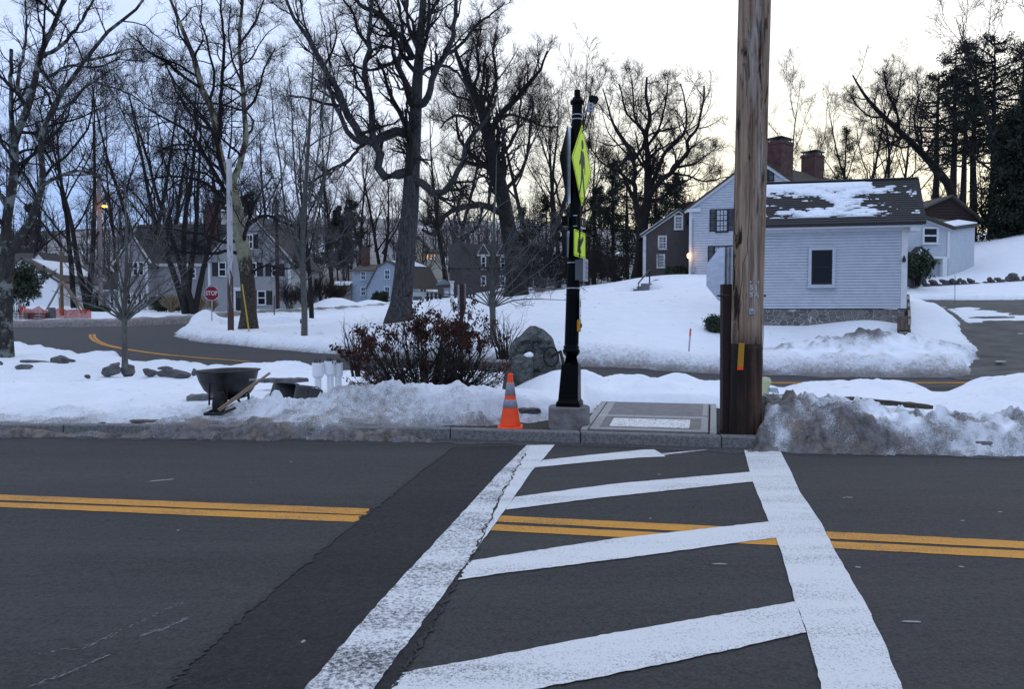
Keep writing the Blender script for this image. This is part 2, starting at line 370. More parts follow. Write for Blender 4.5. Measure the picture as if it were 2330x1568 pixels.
# ------------------------------------------------------------------ snow
PAD = [(.88, 9.40), (1.52, 12.6), (3.36, 12.2), (2.53, 9.08)]
GRAVEL = [(-1.0, 9.6), (.9, 9.2), (1.25, 11.2), (.75, 10.55), (.2, 10.35), (-.25, 10.35), (-.7, 10.05), (-1.2, 9.75)]
POLEHOLE = [(2.45, 8.8), (2.82, 8.8), (3.02, 9.15), (3.12, 9.55), (2.72, 9.72), (2.6, 9.6)]
FOOT = (.765, 9.93)
def bump(x, y, px, py, Y, rx, ry, z0, h=None, p=2.0):
    """a heap whose top shows at photo pixel (px,py) at distance Y, standing on height z0"""
    c = P(px, py, Y); h = max(.05, c[2] - z0 - (float(T(c[0], c[1])) if Y > 17 else 0)) if h is None else h
    return h * np.exp(-(((np.abs(x - c[0]) / rx) ** p) + ((np.abs(y - c[1]) / ry) ** p)))
def smax(a, b, k=.10): q_ = np.maximum(k - np.abs(a - b), 0) / k; return np.maximum(a, b) + q_ * q_ * k * .25
def heap(x, y, px, py, Y, rx, ry, p=2.0):
    """a heap that peaks exactly where photo pixel (px,py) lies at distance Y; height above the ground"""
    c = P(px, py, Y); g_ = float(T(c[0], c[1])) if Y > 17 else 0.; return (c[2] - g_) * np.exp(-(((np.abs(x - c[0]) / rx) ** p) + ((np.abs(y - c[1]) / ry) ** p)))
def snow_near(x, y):
    t = y - yc(x); d2 = sdist(ROAD2, x, y)
    lump = fbm(x * 1.5, y * 1.8, 11, 3, .45); fine = fbm(x * 8, y * 9, 21, 4, .6); chunk = np.clip(fbm(x * 3.2, y * 3.8, 31, 3, .5) + .1, -.2, .4)
    roll = fbm(x * .45, y * .6, 41, 3)
    base = .30 + .07 * roll + .10 * sstep(-6, -14, x) + .03 * lump + .006 * fine
    # ploughed banks
    left = sstep(-.3, -1.2, x)
    fr = np.exp(-((t - .75) / .55) ** 2)
    base = base - left * .10 * np.exp(-((t - .9) / .9) ** 2) + fr * (.05 * lump + .06 * chunk + .06 * fine + .03 * fbm(x * 17, y * 19, 54, 3))
    h = base.copy()
    h += bump(x, y, 870, 889, 10.55, 1.0, .55, .26) * (1 + .5 * lump + .5 * chunk)
    h += bump(x, y, 1040, 897, 10.9, .9, .5, .27) * (1 + .5 * lump + .3 * chunk)
    h += bump(x, y, 1180, 884, 11.3, .7, .6, .28) * (1 + .4 * lump)
    h += bump(x, y, 1265, 842, 12.6, .55, .6, .30) * (1 + .3 * lump)
    h += bump(x, y, 610, 905, 10.9, .6, .4, .25) * (1 + .8 * chunk + .6 * fine)
    for q_ in ((1421, 852, 14.0, 1.0, .8), (1330, 850, 13.6, .8, .9), (1536, 853, 14.1, .9, .8), (1480, 862, 13.4, 1.3, .7), (1600, 866, 13.6, .8, .7)): h = smax(h, heap(x, y, *q_) * (1 + .18 * lump + .12 * chunk))
    for q_ in ((1995, 864, 13.2, 1.2, .9), (1900, 866, 14.0, .8, .7), (1842, 871, 14.2, .5, .6), (1750, 874, 13.5, .7, .7), (2255, 860, 12.9, .9, 1.0), (2340, 850, 12.5, 1.0, 1.2), (2330, 880, 11.0, 1.6, .8), (2480, 846, 11.5, 1.7, 1.8)): h = smax(h, heap(x, y, *q_) * (1 + .14 * lump + .06 * fine), .16)
    rb = sstep(2.5, 3.3, x)                                   # dirty bank right of the pole
    prof = np.interp(x, [2.6, 3.0, 3.4, 3.9, 4.3, 5.0, 6.0, 9.0, 14], [.20, .23, .24, .27, .20, .12, .07, .05, .05])
    h += rb * prof * np.exp(-np.abs((t - .62 - .12 * lump) / .46) ** 2.4) * (.94 + .25 * lump + .15 * chunk) + rb * np.exp(-((t - .55) / .6) ** 2) * (.10 * np.abs(fbm(x * 5.5, y * 6.5, 51, 3)) + .075 * fine + .05 * fbm(x * 16, y * 18, 52, 3))
    h *= 1 - .72 * np.exp(-(((x - .577 * y) / .42) ** 2)) * sstep(12.6, 13.6, y) - .45 * np.exp(-(((x - .362 * y) / .30) ** 2)) * sstep(12.8, 13.8, y)   # the saddle where the side road shows
    h += .10 * np.exp(-(((x + 5.2) / 2.4) ** 2 + ((y - 18.3) / 1.5) ** 2)) + .02 * fine * np.exp(-((d2 - .6) / .5) ** 2)
    h += .05 * np.exp(-((d2 - .7) / .5) ** 2) * (1 + lump) * sstep(2, -1, x)
    # edges
    mf = sstep(-.16, .14, t + .20 * lump + .10 * fine + .07)
    mf = np.where(x > 2.6, sstep(-.16, .34, t + .22 * lump + .10 * fine + .13), mf)
    me = sstep(-.05, .45, d2 + .15 * lump + .05 * fine)
    mp = sstep(.0, .30, sdist(PAD, x, y) + .06 * lump + .03 * fine)
    mg = sstep(-.05, .35, sdist(GRAVEL, x, y) + .30 * lump + .12 * fine)
    mh = sstep(.0, .16, sdist(POLEHOLE, x, y) + .06 * fine)
    mo = sstep(.27, .42, np.hypot(x - FOOT[0], y - FOOT[1]) + .05 * fine)
    mf = np.where(x < 0, np.clip(.50 + .75 * fbm(x * .8, y * .8, 57, 3), .22, .72) * sstep(-.26, .02, t + .20 * lump + .14 * fine) + .46 * sstep(.15, 1.0, t + .35 * lump + .12 * fine), mf)
    m = mf * me * mp * mg * mh * mo
    gapfix = np.where((x > -1.0) & (x < 2.75), sstep(.16, .34, t), 1.0)
    m = m * gapfix
    z = T(x, y) + np.where(t > .16, .085, -.02) * (1 - m) - .03 * (1 - m) + m * h
    dirt = (.50 + .6 * lump) * (1 - .55 * rb) * np.exp(-(np.maximum(t, 0) / .42)) * (t < 3) + .30 * np.exp(-(np.maximum(t, 0) / .9)) * (t < 4)
    dirt += rb * (.10 + 1.3 * lump + .8 * fbm(x * 5, y * 6, 53, 3)) * np.exp(-((t - .35) / .7) ** 2) + .30 * np.exp(-(np.maximum(d2, 0) / .35))
    dirt += .22 * np.exp(-(((x + 1.6) / 1.0) ** 2 + ((t - .7) / .45) ** 2))
    dirt += .22 * (1 - sstep(.2, .9, m)) * (t < 3) + .25 * np.maximum(lump, 0) * (t < 1.5) + np.clip(.12 * fine * (t < 1.6), 0, 1)
    return z, m, dirt
def snow_far(x, y):
    d2 = sdist(ROAD2, x, y); dd = sdist(DRIVE, x, y); dp = sdist(PATH, x, y); de = np.minimum(d2, dd)
    lump = fbm(x * .9, y * 1.0, 12, 3, .45); fine = fbm(x * 5, y * 5, 22, 3, .6); chunk = np.clip(fbm(x * 2.2, y * 2.4, 32, 3, .5) + .1, -.2, .4); roll = fbm(x * .16, y * .2, 42, 3)
    far = sstep(43, 46, y) * sstep(-8, -14, x)
    h = .20 + .09 * roll + .02 * lump + .006 * fine
    bank = np.exp(-((d2 - .9) / .65) ** 2)
    h += bank * (.20 + .05 * far + .05 * sstep(40, 50, y)) * (1 + .5 * lump + .4 * chunk)
    h += .14 * np.exp(-((d2 - 1.6) / 1.0) ** 2) * sstep(6, 9, x) * sstep(14, 12, x)
    c = heap(x, y, 2010, 762, 22.7, 2.6, 1.1, 2.4) * (.92 + .25 * lump + .35 * chunk + .2 * fine); c = np.maximum(c, heap(x, y, 1870, 773, 22.5, 1.7, .9, 2.2) * (.92 + .25 * lump + .4 * chunk + .2 * fine)); c = np.maximum(c, heap(x, y, 2140, 798, 22.2, 1.5, .8, 2.2) * (.95 + .3 * chunk + .2 * fine))
    h = smax(h, c)
    h += bump(x, y, 1975, 722, 25.6, 1.3, .7, .25) + bump(x, y, 2110, 712, 27.6, .8, 2.6, .25)
    h += bump(x, y, 450, 733, 41, 2.4, 1.6, .2, .5) * (1 + .5 * lump) + bump(x, y, 610, 722, 43, 3, 1.4, .2, .4) * (1 + .4 * lump)
    h += bump(x, y, 760, 690, 78, 2.5, 2, .2, 1.1) + bump(x, y, 840, 697, 74, 2, 2, .2, .7)
    h += bump(x, y, 1610, 655, 43, 4, 1.0, .2, .35) + bump(x, y, 1380, 672, 41.0, 2.4, .5, .2, .25) + bump(x, y, 1530, 642, 48, 4.5, 1.5, .2, .35)
    sc_ = P(1443, 664, 41.8); stp = sstep(.75, 1.25, np.hypot((x - sc_[0]) / 1.35, (y - sc_[1]) / 1.7) + .1 * lump)
    m = stp * sstep(-.05, .55, d2 + .22 * lump + .06 * fine) * sstep(-.10, .35, dd + .30 * lump + .15 * fine) * (.15 + .85 * sstep(-.05, .22, dp + .03 * lump))
    ice = sstep(.0, .14, fbm(x * .5, y * 1.6, 77, 4) + .26 - .22 * np.abs((y - (27.9 + .05 * (x - 17))) / .75)) * (dd < -.2)
    z = T(x, y) - .05 * (1 - m) + m * h
    z = np.where(ice > .02, np.maximum(z, T(x, y) - .005 + .03 * ice), z)
    mm = np.maximum(m, ice)
    dirt = .40 * np.exp(-(np.maximum(d2, 0) / .55)) + .22 * np.exp(-np.maximum(d2, 0) / 1.6) * (x > -6) * (y < 30) + far * .55 * np.exp(-(np.maximum(d2 - .6, 0) / .5)) + .35 * (1 - sstep(.2, .9, m)) * (dp > .3)
    dirt += np.clip(c, 0, .5) * (.45 + 2.2 * lump + 1.2 * fine) + .25 * sstep(40, 50, y) * np.exp(-(np.maximum(d2 - .6, 0) / .7))
    dirt = np.where(ice > m, .12, dirt)
    return z, mm, dirt
xs = np.concatenate([np.linspace(-30, -9.1, 200), np.linspace(-9, 7.5, 560), np.linspace(7.55, 22, 150)])
ss = np.concatenate([np.linspace(-.3, 2.6, 110), np.linspace(2.65, 21, 190)])
X, S_ = np.meshgrid(xs, ss); Y = yc(X) + S_
z, m, dr = snow_near(X, Y)
o = grid_mesh('snow_verge', X, Y, z, (m > .03) & (sdist(ROAD2, X, Y) > -.4) & (Y < np.interp(X, [-70, -30, -18, -8, 0, 45], [40, 38, 34, 24, 19.5, 18.8])), M_SNOW, {'dirt': dr})
xs = np.concatenate([np.linspace(-60, -26, 70), np.linspace(-25.8, 24, 430), np.linspace(24.2, 60, 90)]); ys = np.concatenate([np.linspace(20.2, 30, 110), np.linspace(30.15, 62, 170)])
X, Y = np.meshgrid(xs, ys); z, m, dr = snow_far(X, Y)
isl = (sdist(ROAD2, X, Y) > -.5) & ~((X < -13) & (Y < 40 + 0 * X) & (X < -15.2 - .0 * Y)) 
side = (Y > np.interp(X, [-70, -30, -18, -8, 0, 45], [40, 38, 34, 24, 19.5, 18.8]))
grid_mesh('snow_lawn', X, Y, z, (m > .03) & side, M_SNOW, {'dirt': dr})
xs = np.linspace(-130, 130, 300); ys = np.concatenate([np.linspace(61.6, 110, 120), geo(111, 330, 80, 1.3)]); X, Y = np.meshgrid(xs, ys); z, m, dr = snow_far(X, Y)
z = z - .35 * sstep(95, 140, Y) * 0
wood = fbm(X * .09, Y * .09, 91, 4) + .25 * fbm(X * .6, Y * .6, 92, 3)
grid_mesh('snow_far', X, Y, z, m > .03, M_SNOW, {'dirt': dr + sstep(95, 125, Y) * np.clip(1.0 + 1.0 * wood, .3, 1.4)})
def SZ(x, y):
    """top of the snow (or of the bare ground) at a spot"""
    x = float(x); y = float(y)
    z = snow_near(np.array([x]), np.array([y]))[0][0] if sdist(ROAD2, x, y) > 0 and y < np.interp(x, [-70, -30, -18, -8, 0, 45], [40, 38, 34, 24, 19.5, 18.8]) else snow_far(np.array([x]), np.array([y]))[0][0]
    return float(z)

# ------------------------------------------------------------------ kerb stones, landing, road markings
def strip_along(x0, x1, n=8):
    xx = np.linspace(x0, x1, n); return xx, yc(xx)
mb = MB(); joints = [-30, -26, -22, -18, -14, -11, -8.4, -6, -3.6, -2.1, -.80, .86, 2.54, 4.1, 6, 8.5, 12, 16, 20, 25, 30]
for a, b in zip(joints[:-1], joints[1:]):
    xx, yy = strip_along(a + .008, b - .008, 5); zt = .15; dz = random.uniform(-.006, .006)
    prof = [(0.0, -.05), (.004, zt - .015 + dz), (.018, zt + dz), (.155, zt + dz), (.16, -.05)]
    K = len(prof); V = []; F = []
    for i in range(5):
        for (o_, zz) in prof: V.append((xx[i], yy[i] + o_, zz + .002 * math.sin(xx[i] * 9 + zz * 40)))
    for i in range(4):
        for j in range(K - 1): F.append((i * K + j, (i + 1) * K + j, (i + 1) * K + j + 1, i * K + j + 1))
    F.append(tuple(range(K))); F.append(tuple(range(4 * K, 5 * K))[::-1]); mb.add(V, F)
tag(mb.build('kerb', M_GRANITE), kind='structure')
# grit lying in the gutter
mb = MB(); xx = np.linspace(-14, 14, 281); w = .22 + .16 * fbm(xx * 1.3, xx * 0, 3) + .12 * fbm(xx * 6, xx * 0, 4)
V = np.concatenate([np.stack([xx, yc(xx) + .003, 0 * xx + .012], 1), np.stack([xx, yc(xx) - np.clip(w, .04, .6), 0 * xx + .004], 1)])
i = np.arange(280); mb.add(V, np.stack([i + 281, i + 282, i + 1, i], 1)); tag(mb.build('gutter_grit', M_GRIT), kind='structure')

def px_sheet(mb, pts, z, mi=0, sub=True):
    p = [G(a, b, z) for a, b in pts]; mb.add(p, [tuple(range(len(p)))], mi)
def rough(pts, amp=.8, step=14, seed=0):
    """roughen an outline given in photo pixels"""
    o = []; n = len(pts); rr = random.Random(seed)
    for i in range(n):
        a, b = np.array(pts[i], float), np.array(pts[(i + 1) % n], float); L = np.hypot(*(b - a)); k = max(1, int(L / step))
        for j in range(k):
            q_ = a + (b - a) * j / k; s_ = (q_[1] - 900) / 500
            o.append((q_[0] + rr.uniform(-amp, amp) * s_ * 2, q_[1] + rr.uniform(-amp, amp) * s_))
    return o
# repaved trench across the road
patch = [(1035,1016),(925,1101),(814,1187),(660,1312),(515,1438),(378,1568),(190,1760),(740,1800),(895,1568),(940,1500),(1040,1325),(1087,1246),(1143,1124),(1196,1033),(1206,1014)]
mb = MB(); px_sheet(mb, rough(patch, 2.2, 12, 1), .004); tag(mb.build('trench_patch', M_PATCH), kind='structure')
mb = MB()
for pl, w in (([(1035,1016),(925,1101),(814,1187),(660,1312),(515,1438),(378,1568),(190,1760)], .014), ([(1196,1033),(1143,1124),(1087,1246),(1040,1325),(940,1500),(895,1568),(740,1800)], .008)):
    pl2 = rough(pl + [], 1.6, 9, 3)[:-12] if False else pl
    p = np.array([G(*q_) for q_ in pl2]); d_ = np.linspace(0, len(p) - 1, 160); pp = np.stack([np.interp(d_, np.arange(len(p)), p[:, j]) for j in range(3)], 1)
    n_ = np.gradient(pp, axis=0); n_ = np.stack([-n_[:, 1], n_[:, 0]], 1); n_ /= np.linalg.norm(n_, axis=1, keepdims=True)
    jit = (np.array([rng.normal(0, .011) for _ in range(160)]))[:, None]; ww = np.clip(w * (1 + rng.normal(0, .5, 160)), .003, .05)[:, None]
    A = pp[:, :2] + n_ * (jit + ww); B = pp[:, :2] + n_ * (jit - ww); z_ = np.full((160, 1), .0085)
    i = np.arange(159); mb.add(np.vstack([np.hstack([A, z_]), np.hstack([B, z_])]), np.stack([i, i + 160, i + 161, i + 1], 1))
tag(mb.build('trench_seam', M_SEAM), kind='structure')
mb = MB()
def ex(a, b, y): return (a[0] + (b[0] - a[0]) * (y - a[1]) / (b[1] - a[1]), y)
px_sheet(mb, rough([(0,1126),(841,1158),(834,1172),(0,1138.5),(-900,1104),(-900,1092)], .7, 30, 4), .004)
px_sheet(mb, rough([(0,1143),(829,1174),(814,1189),(0,1154),(-900,1117),(-900,1108)], .7, 30, 5), .004)
px_sheet(mb, rough([(1128,1173),(2330,1232),(3200,1275),(3200,1293),(2330,1249),(1120,1187)], .7, 30, 6), .004)
px_sheet(mb, rough([(1116,1193),(2330,1254),(3200,1298),(3200,1316),(2330,1271),(1108,1207)], .7, 30, 7), .004)
tag(mb.build('yellow_centre_lines', M_YEL), kind='structure')
mb = MB()
px_sheet(mb, rough([(1200,1012),(1143,1068),(1060,1158),(940,1288),(878,1354),(692,1568),(500,1790),(705,1790),(868,1543),(955,1425),(1035,1315),(1087,1246),(1143,1126),(1194,1034),(1206,1013)], 1.2, 12, 8), .008, 1)
px_sheet(mb, rough([(1206,1013),(1194,1034),(1143,1126),(1090,1243),(1143,1169),(1171,1130),(1209,1073),(1235,1046),(1263,1012)], 1.0, 10, 9), .008, 0)
px_sheet(mb, rough([(1236,1047),(1347,1035),(1469,1023),(1489,1023),(1515,1039),(1449,1042),(1347,1051),(1216,1064)], .8, 12, 10), .0075)
px_sheet(mb, rough([(1172,1131),(1398,1101),(1706,1074),(1713,1096),(1561,1112),(1347,1135),(1150,1160)], .8, 12, 11), .0075)
px_sheet(mb, rough([(1065,1278),(1143,1264.5),(1398,1226),(1652,1198),(1749,1187),(1767,1224),(1683,1234),(1449,1267),(1143,1305),(1041,1320)], .9, 12, 12), .0075)
px_sheet(mb, rough([(917,1531),(1143,1489),(1398,1440),(1652,1397),(1810,1369),(1836,1439),(1652,1481),(1398,1534),(1209,1570),(1000,1612),(780,1700),(830,1640)], .9, 14, 13), .0075)
px_sheet(mb, rough([(1693,1023),(1706,1074),(1713,1096),(1749,1187),(1767,1224),(1810,1369),(1836,1439),(1871,1568),(1930,1790),(2155,1790),(2055,1568),(1999,1435),(1963,1359),(1945,1333),(1894,1242),(1869,1191),(1820,1119),(1795,1063),(1775,1025)], 1.0, 14, 14), .0085, 0)
px_sheet(mb, rough([(1500,1033),(1560,1027),(1622,1021.5),(1622,1023),(1560,1030),(1510,1036)], .4, 10, 15), .006, 1)
tag(mb.build('crosswalk_markings', [M_WHITE, M_WHITE2]), kind='structure')
# scuffs, old paint flecks
mb = MB(); rr = random.Random(5)
def fleck(px, py, w, h, ang=0, z=.005):
    c = G(px, py, z); a = np.linspace(0, 2 * np.pi, 9)[:-1]
    mb.add([c + np.array([math.cos(t) * w * rr.uniform(.7, 1.2) * math.cos(ang) - math.sin(t) * h * math.sin(ang), math.cos(t) * w * math.sin(ang) + math.sin(t) * h * rr.uniform(.6, 1.2) * math.cos(ang), 0]) for t in a], [tuple(range(8))])
for px, py, w in [(662,1051,.018),(405,1207,.014),(1640,1284,.05),(1932,1132,.05),(1953,1291,.02),(2188,1290,.02),(2000,1240,.02),(2275,1165,.02),(2075,1415,.05),(690,1460,.012),(1500,1080,.02),(1582,1202,.02),(2190,1185,.02),(1920,1133,.012),(1480,1180,.01)]: fleck(px, py, w, .016)
c0, c1 = G(337,1097,.005), G(392,1092,.005); mb.add([c0, c0 + [.01, .06, 0], c1 + [0, .05, 0], c1], [(0, 1, 2, 3)])
def scuff(pts, w=.010, n=70):
    p = np.array([G(a, b, .0045) for a, b in pts])
    for k_ in range(n):
        u = rr.random() ** .9 * (len(p) - 1); i = min(int(u), len(p) - 2); c = p[i] + (p[i + 1] - p[i]) * (u - i); t_ = (p[i + 1] - p[i]) / np.linalg.norm(p[i + 1] - p[i]); nn = np.array([-t_[1], t_[0], 0]); c = c + nn * rr.gauss(0, w); L_ = rr.uniform(.004, .022); h_ = rr.uniform(.0008, .0024)
        mb.add([c - t_ * L_, c - nn * h_, c + t_ * L_, c + nn * h_], [(0, 1, 2, 3)])
scuff([(90,1487),(190,1476),(260,1445),(330,1410),(415,1370)]); scuff([(315,1447),(370,1432),(430,1405)], .01); scuff([(60,1566),(160,1530),(250,1490)], .007)
M_SCUFF = paint('old_paint_scuff', (.26, .26, .26), .50, sc=90)
tag(mb.build('road_scuffs', M_SCUFF), kind='structure')
def GT(px, py, lift=.012):
    """where the line of sight through a photo pixel meets the terrain"""
    ys_ = np.linspace(18, 60, 1500); p = np.array([P(px, py, 1.0)]) ; d_ = (p[0] - [0, 0, CAM_H]); xs_ = d_[0] * ys_; zs_ = CAM_H + d_[2] * ys_; h_ = T(xs_, ys_) + lift; i = np.argmax(zs_ < h_); return np.array([xs_[i], ys_[i], h_[i]])
mb = MB()
for off_ in (0, 1):
    cl_ = np.array([GT(a + 9 * off_, b - .5 * off_) for a, b in [(205, 761), (206, 768), (214, 776), (235, 785), (265, 792), (300, 798), (335, 803), (380, 808.5), (430, 813), (490, 818), (560, 823)]]); d_ = np.linspace(0, len(cl_) - 1, 60); pp = np.stack([np.interp(d_, np.arange(len(cl_)), cl_[:, j]) for j in range(3)], 1); tn = np.gradient(pp, axis=0); nn_ = np.stack([-tn[:, 1], tn[:, 0], 0 * tn[:, 0]], 1); nn_ /= np.linalg.norm(nn_, axis=1, keepdims=True); i = np.arange(59); mb.add(np.vstack([pp + nn_ * .06, pp - nn_ * .06]), np.stack([i + 60, i + 61, i + 1, i], 1))
for off_ in (17.65, 17.85): mb.box(2.0, 16, off_ - .05, off_ + .05, .004, .012)
tag(mb.build('side_road_centre_lines', M_YEL), kind='structure')
mb = MB(); a, b = GT(195, 760.5), GT(400, 752.5); w_ = np.array([0, .07, 0]); k_ = [a + (b - a) * i / 12 for i in range(13)]; k_ = [np.array([q_[0], q_[1], float(T(q_[0], q_[1])) + .012]) for q_ in k_]; i = np.arange(12); mb.add(np.vstack([[q_ - w_ for q_ in k_], [q_ + w_ for q_ in k_]]), np.stack([i, i + 1, i + 14, i + 13], 1)); tag(mb.build('worn_stop_line', M_SCUFF), kind='structure')
# landing with its edge bands and the wet tactile field with its painted sky sheen
pad = np.array(PAD); mb = MB()
def padp(u, v, z): a = pad[0] + (pad[3] - pad[0]) * u; b = pad[1] + (pad[2] - pad[1]) * u; q_ = a + (b - a) * v; return (q_[0], q_[1] + .08 * (1 - v), z)
def padbox(mb, u0, u1, v0, v1, z0, z1, mi=0): mb.hexa([padp(u0, v0, z0), padp(u1, v0, z0), padp(u1, v1, z0), padp(u0, v1, z0), padp(u0, v0, z1), padp(u1, v0, z1), padp(u1, v1, z1), padp(u0, v1, z1)], mi)
padbox(mb, .06, .94, .0, .965, .0, .160, 0)
padbox(mb, 0, .05, 0, 1, 0, .158, 1); padbox(mb, .952, 1, 0, 1, 0, .158, 1); padbox(mb, .05, .952, .972, 1, 0, .156, 0)
padbox(mb, .064, .13, .02, .95, .15, .1635, 1); padbox(mb, .885, .936, .02, .40, .15, .1635, 1); padbox(mb, .89, .93, .5, .95, .15, .1632, 1)
padbox(mb, .07, .93, .408, .428, .15, .1638, 2); padbox(mb, .07, .93, .445, .455, .15, .1637, 2)
padbox(mb, .062, .94, .006, .055, .15, .1634, 1)
M_CHALK = mat('chalk_line', (.62, .62, .62), .8, col2=(.3, .3, .3), scale=60)
tag(mb.build('pavement_landing', [M_CONC, M_CONC_L, M_CHALK]), kind='structure')
q = NM('wet_tactile_painted_sheen', .12, .6); n1 = q.noise(16, q.mapv((1, 3.2, 1)), det=3); n2 = q.noise(60, q.mapv((1, 2, 1)))
q.col(q.mix(q.rng(n1, .34, .46), (.10, .095, .095), (.88, .86, .83))); q.bump(q.math('ADD', n1, q.math('MULTIPLY', n2, .4)), .7, .02)  # white streaks put the wet surface's sky reflection into the base colour
M_TACT = q.m
mb = MB(); padbox(mb, .20, .80, .10, .34, .155, .166)
for i in range(26):
    for j in range(9):
        c = np.array(padp(.22 + .56 * i / 25, .115 + .205 * j / 8, .166)); mb.lathe([(.014, 0), (.011, .005), (.004, .006)], c, 6)
tag(mb.build('tactile_paving', M_TACT), kind='structure')
# ------------------------------------------------------------------ buildings
M_WHITE_CLAP = mat('white_clapboard', (.48, .51, .56), .6, col2=(.42, .45, .50), scale=3, bump=.15, bscale=60)
M_TRIM = mat('white_trim', (.66, .67, .68), .6, col2=(.58, .59, .60), scale=5)
M_GREYSH = mat('grey_shingle', (.38, .38, .39), .85, col2=(.25, .25, .26), scale=14, stretch=(1, 1, 2.5), bump=.3, bscale=30)
M_BLUECLAP = mat('pale_blue_clapboard', (.34, .41, .50), .7, col2=(.28, .34, .42), scale=4)
M_BROWNSH = mat('brown_shingle', (.105, .088, .085), .9, col2=(.065, .055, .054), scale=16, bump=.3, bscale=30)
M_REDSH = mat('russet_shingle', (.055, .032, .029), .9, col2=(.032, .022, .021), scale=10)
M_CREAM = mat('cream_clapboard', (.55, .52, .42), .7, col2=(.46, .44, .36), scale=4)
M_YELLOW = mat('pale_yellow_clapboard', (.42, .40, .26), .75)
M_ROOF = mat('dark_roof_shingle', (.030, .029, .030), .9, col2=(.062, .058, .056), scale=22, stretch=(1, 1, 2), bump=.6, bscale=25, bdist=.02)
M_ROOFM = mat('mossy_roof_shingle', (.045, .040, .030), .9, col2=(.080, .068, .050), scale=9, bump=.6, bscale=25, bdist=.02)
M_ROOFB = mat('brown_roof_shingle', (.070, .055, .045), .9, col2=(.13, .115, .10), scale=12, bump=.5, bscale=25, bdist=.02)
M_BLACK = mat('black_paint', (.010, .010, .011), .45)
M_SHUT = mat('black_shutter', (.008, .008, .009), .55)
q = NM('window_glass', .08, .22); q.b.inputs['Base Color'].default_value = (.006, .0065, .008, 1); M_GLASS = q.m
q = NM('curtained_glass', .15, .6); n1 = q.noise(2.2, q.mapv((3, 3, .6))); q.col(q.mix(q.rng(n1, .35, .65), (.20, .23, .25), (.34, .38, .40))); M_GLASSC = q.m
q = NM('brick', .9); bt = q.n('ShaderNodeTexBrick', {'Vector': q.n('ShaderNodeMapping', {0: q.obj, 'Rotation': (R(90), 0, 0)}).outputs[0], 'Color1': (.15, .045, .036, 1), 'Color2': (.075, .030, .027, 1), 'Mortar': (.17, .14, .13, 1), 'Scale': 1.0, 'Mortar Size': .008, 'Brick Width': .22, 'Row Height': .075})
q.col(q.mix(q.rng(q.noise(3.5, det=5), .35, .7), bt.outputs[0], (.055, .03, .028))); M_BRICK = q.m
q = NM('rubble_stone', .9); vo = q.n('ShaderNodeTexVoronoi', {'Vector': q.mapv((1, 1, 1.5)), 'Scale': 4.6}); ve = q.n('ShaderNodeTexVoronoi', {'Vector': q.mapv((1, 1, 1.5)), 'Scale': 4.6}, feature='DISTANCE_TO_EDGE')
st = q.mix(q.n('ShaderNodeSeparateColor', {0: vo.outputs['Color']}).outputs[0], (.07, .065, .065), (.22, .205, .185)); st = q.mix(q.rng(q.noise(30), .35, .7), st, (.14, .135, .125))
q.col(q.mix(q.rng(ve.outputs[0], .02, .05), (.40, .39, .37), st)); q.bump(q.rng(ve.outputs[0], 0, .12), .8, .04); M_STONE = q.m
M_RSNOW = mat('roof_snow', (.82, .85, .90), .6, col2=(.74, .77, .82), scale=6, bump=.4, bscale=18, bdist=.02)

class Fr:
    """a wall plane: u to the right, v up, d outwards"""
    def __init__(s, O, U, v0=None):
        s.O = np.array(O, float); U = np.array([U[0], U[1], 0.]); s.U = U / np.linalg.norm(U); s.N = np.array([s.U[1], -s.U[0], 0.]); s.Z = np.array([0, 0, 1.])
    def p(s, u, v, d=0.): return s.O + s.U * u + s.Z * v + s.N * d
    def px(s, x, y):
        """wall coordinates of what shows at photo pixel (x,y)"""
        a = P(x, y, 10.) - np.array([0, 0, CAM_H]); o = np.array([0, 0, CAM_H]); t = ((s.O - o) @ s.N) / (a @ s.N); w = o + a * t - s.O
        return w @ s.U, w[2]
    def box(s, mb, u0, u1, v0, v1, d0, d1, mi=0):
        return mb.hexa([s.p(u0, v0, d1), s.p(u1, v0, d1), s.p(u1, v0, d0), s.p(u0, v0, d0), s.p(u0, v1, d1), s.p(u1, v1, d1), s.p(u1, v1, d0), s.p(u0, v1, d0)], mi)
    def bar(s, mb, a, b, w, d0, d1, mi=0):
        """a board from a to b (u,v), w wide"""
        a, b = np.array(a, float), np.array(b, float); t = (b - a) / np.linalg.norm(b - a); n = np.array([-t[1], t[0]]) * w / 2
        c = [a - n, b - n, b + n, a + n]
        return mb.hexa([s.p(*c[0], d1), s.p(*c[1], d1), s.p(*c[1], d0), s.p(*c[0], d0), s.p(*c[3], d1), s.p(*c[2], d1), s.p(*c[2], d0), s.p(*c[3], d0)], mi)
def ulim(poly, v):
    us = []; n = len(poly)
    for i in range(n):
        (a, b), (c, d_) = poly[i], poly[(i + 1) % n]
        if (b - v) * (d_ - v) <= 0 and abs(b - d_) > 1e-9: us.append(a + (c - a) * (v - b) / (d_ - b))
    return (min(us), max(us)) if len(us) > 1 else None
def siding(mb, fr, poly, ex=.1, gap=.016, dep=.02, mi=0, d0=0.0, lap=0.0, rnd=0):
    v0 = min(p[1] for p in poly); v1 = max(p[1] for p in poly); v = v0
    while v < v1 - 1e-3:
        t = min(v + ex - gap, v1 - .004); a, b = ulim(poly, v + .002), ulim(poly, t)
        if a and b and a[1] - a[0] > .02:
            mb.hexa([fr.p(a[0], v, d0 + dep), fr.p(a[1], v, d0 + dep), fr.p(a[1], v, d0), fr.p(a[0], v, d0),
                     fr.p(b[0], t, d0 + dep - lap), fr.p(b[1], t, d0 + dep - lap), fr.p(b[1], t, d0), fr.p(b[0], t, d0)], mi)
        v += ex
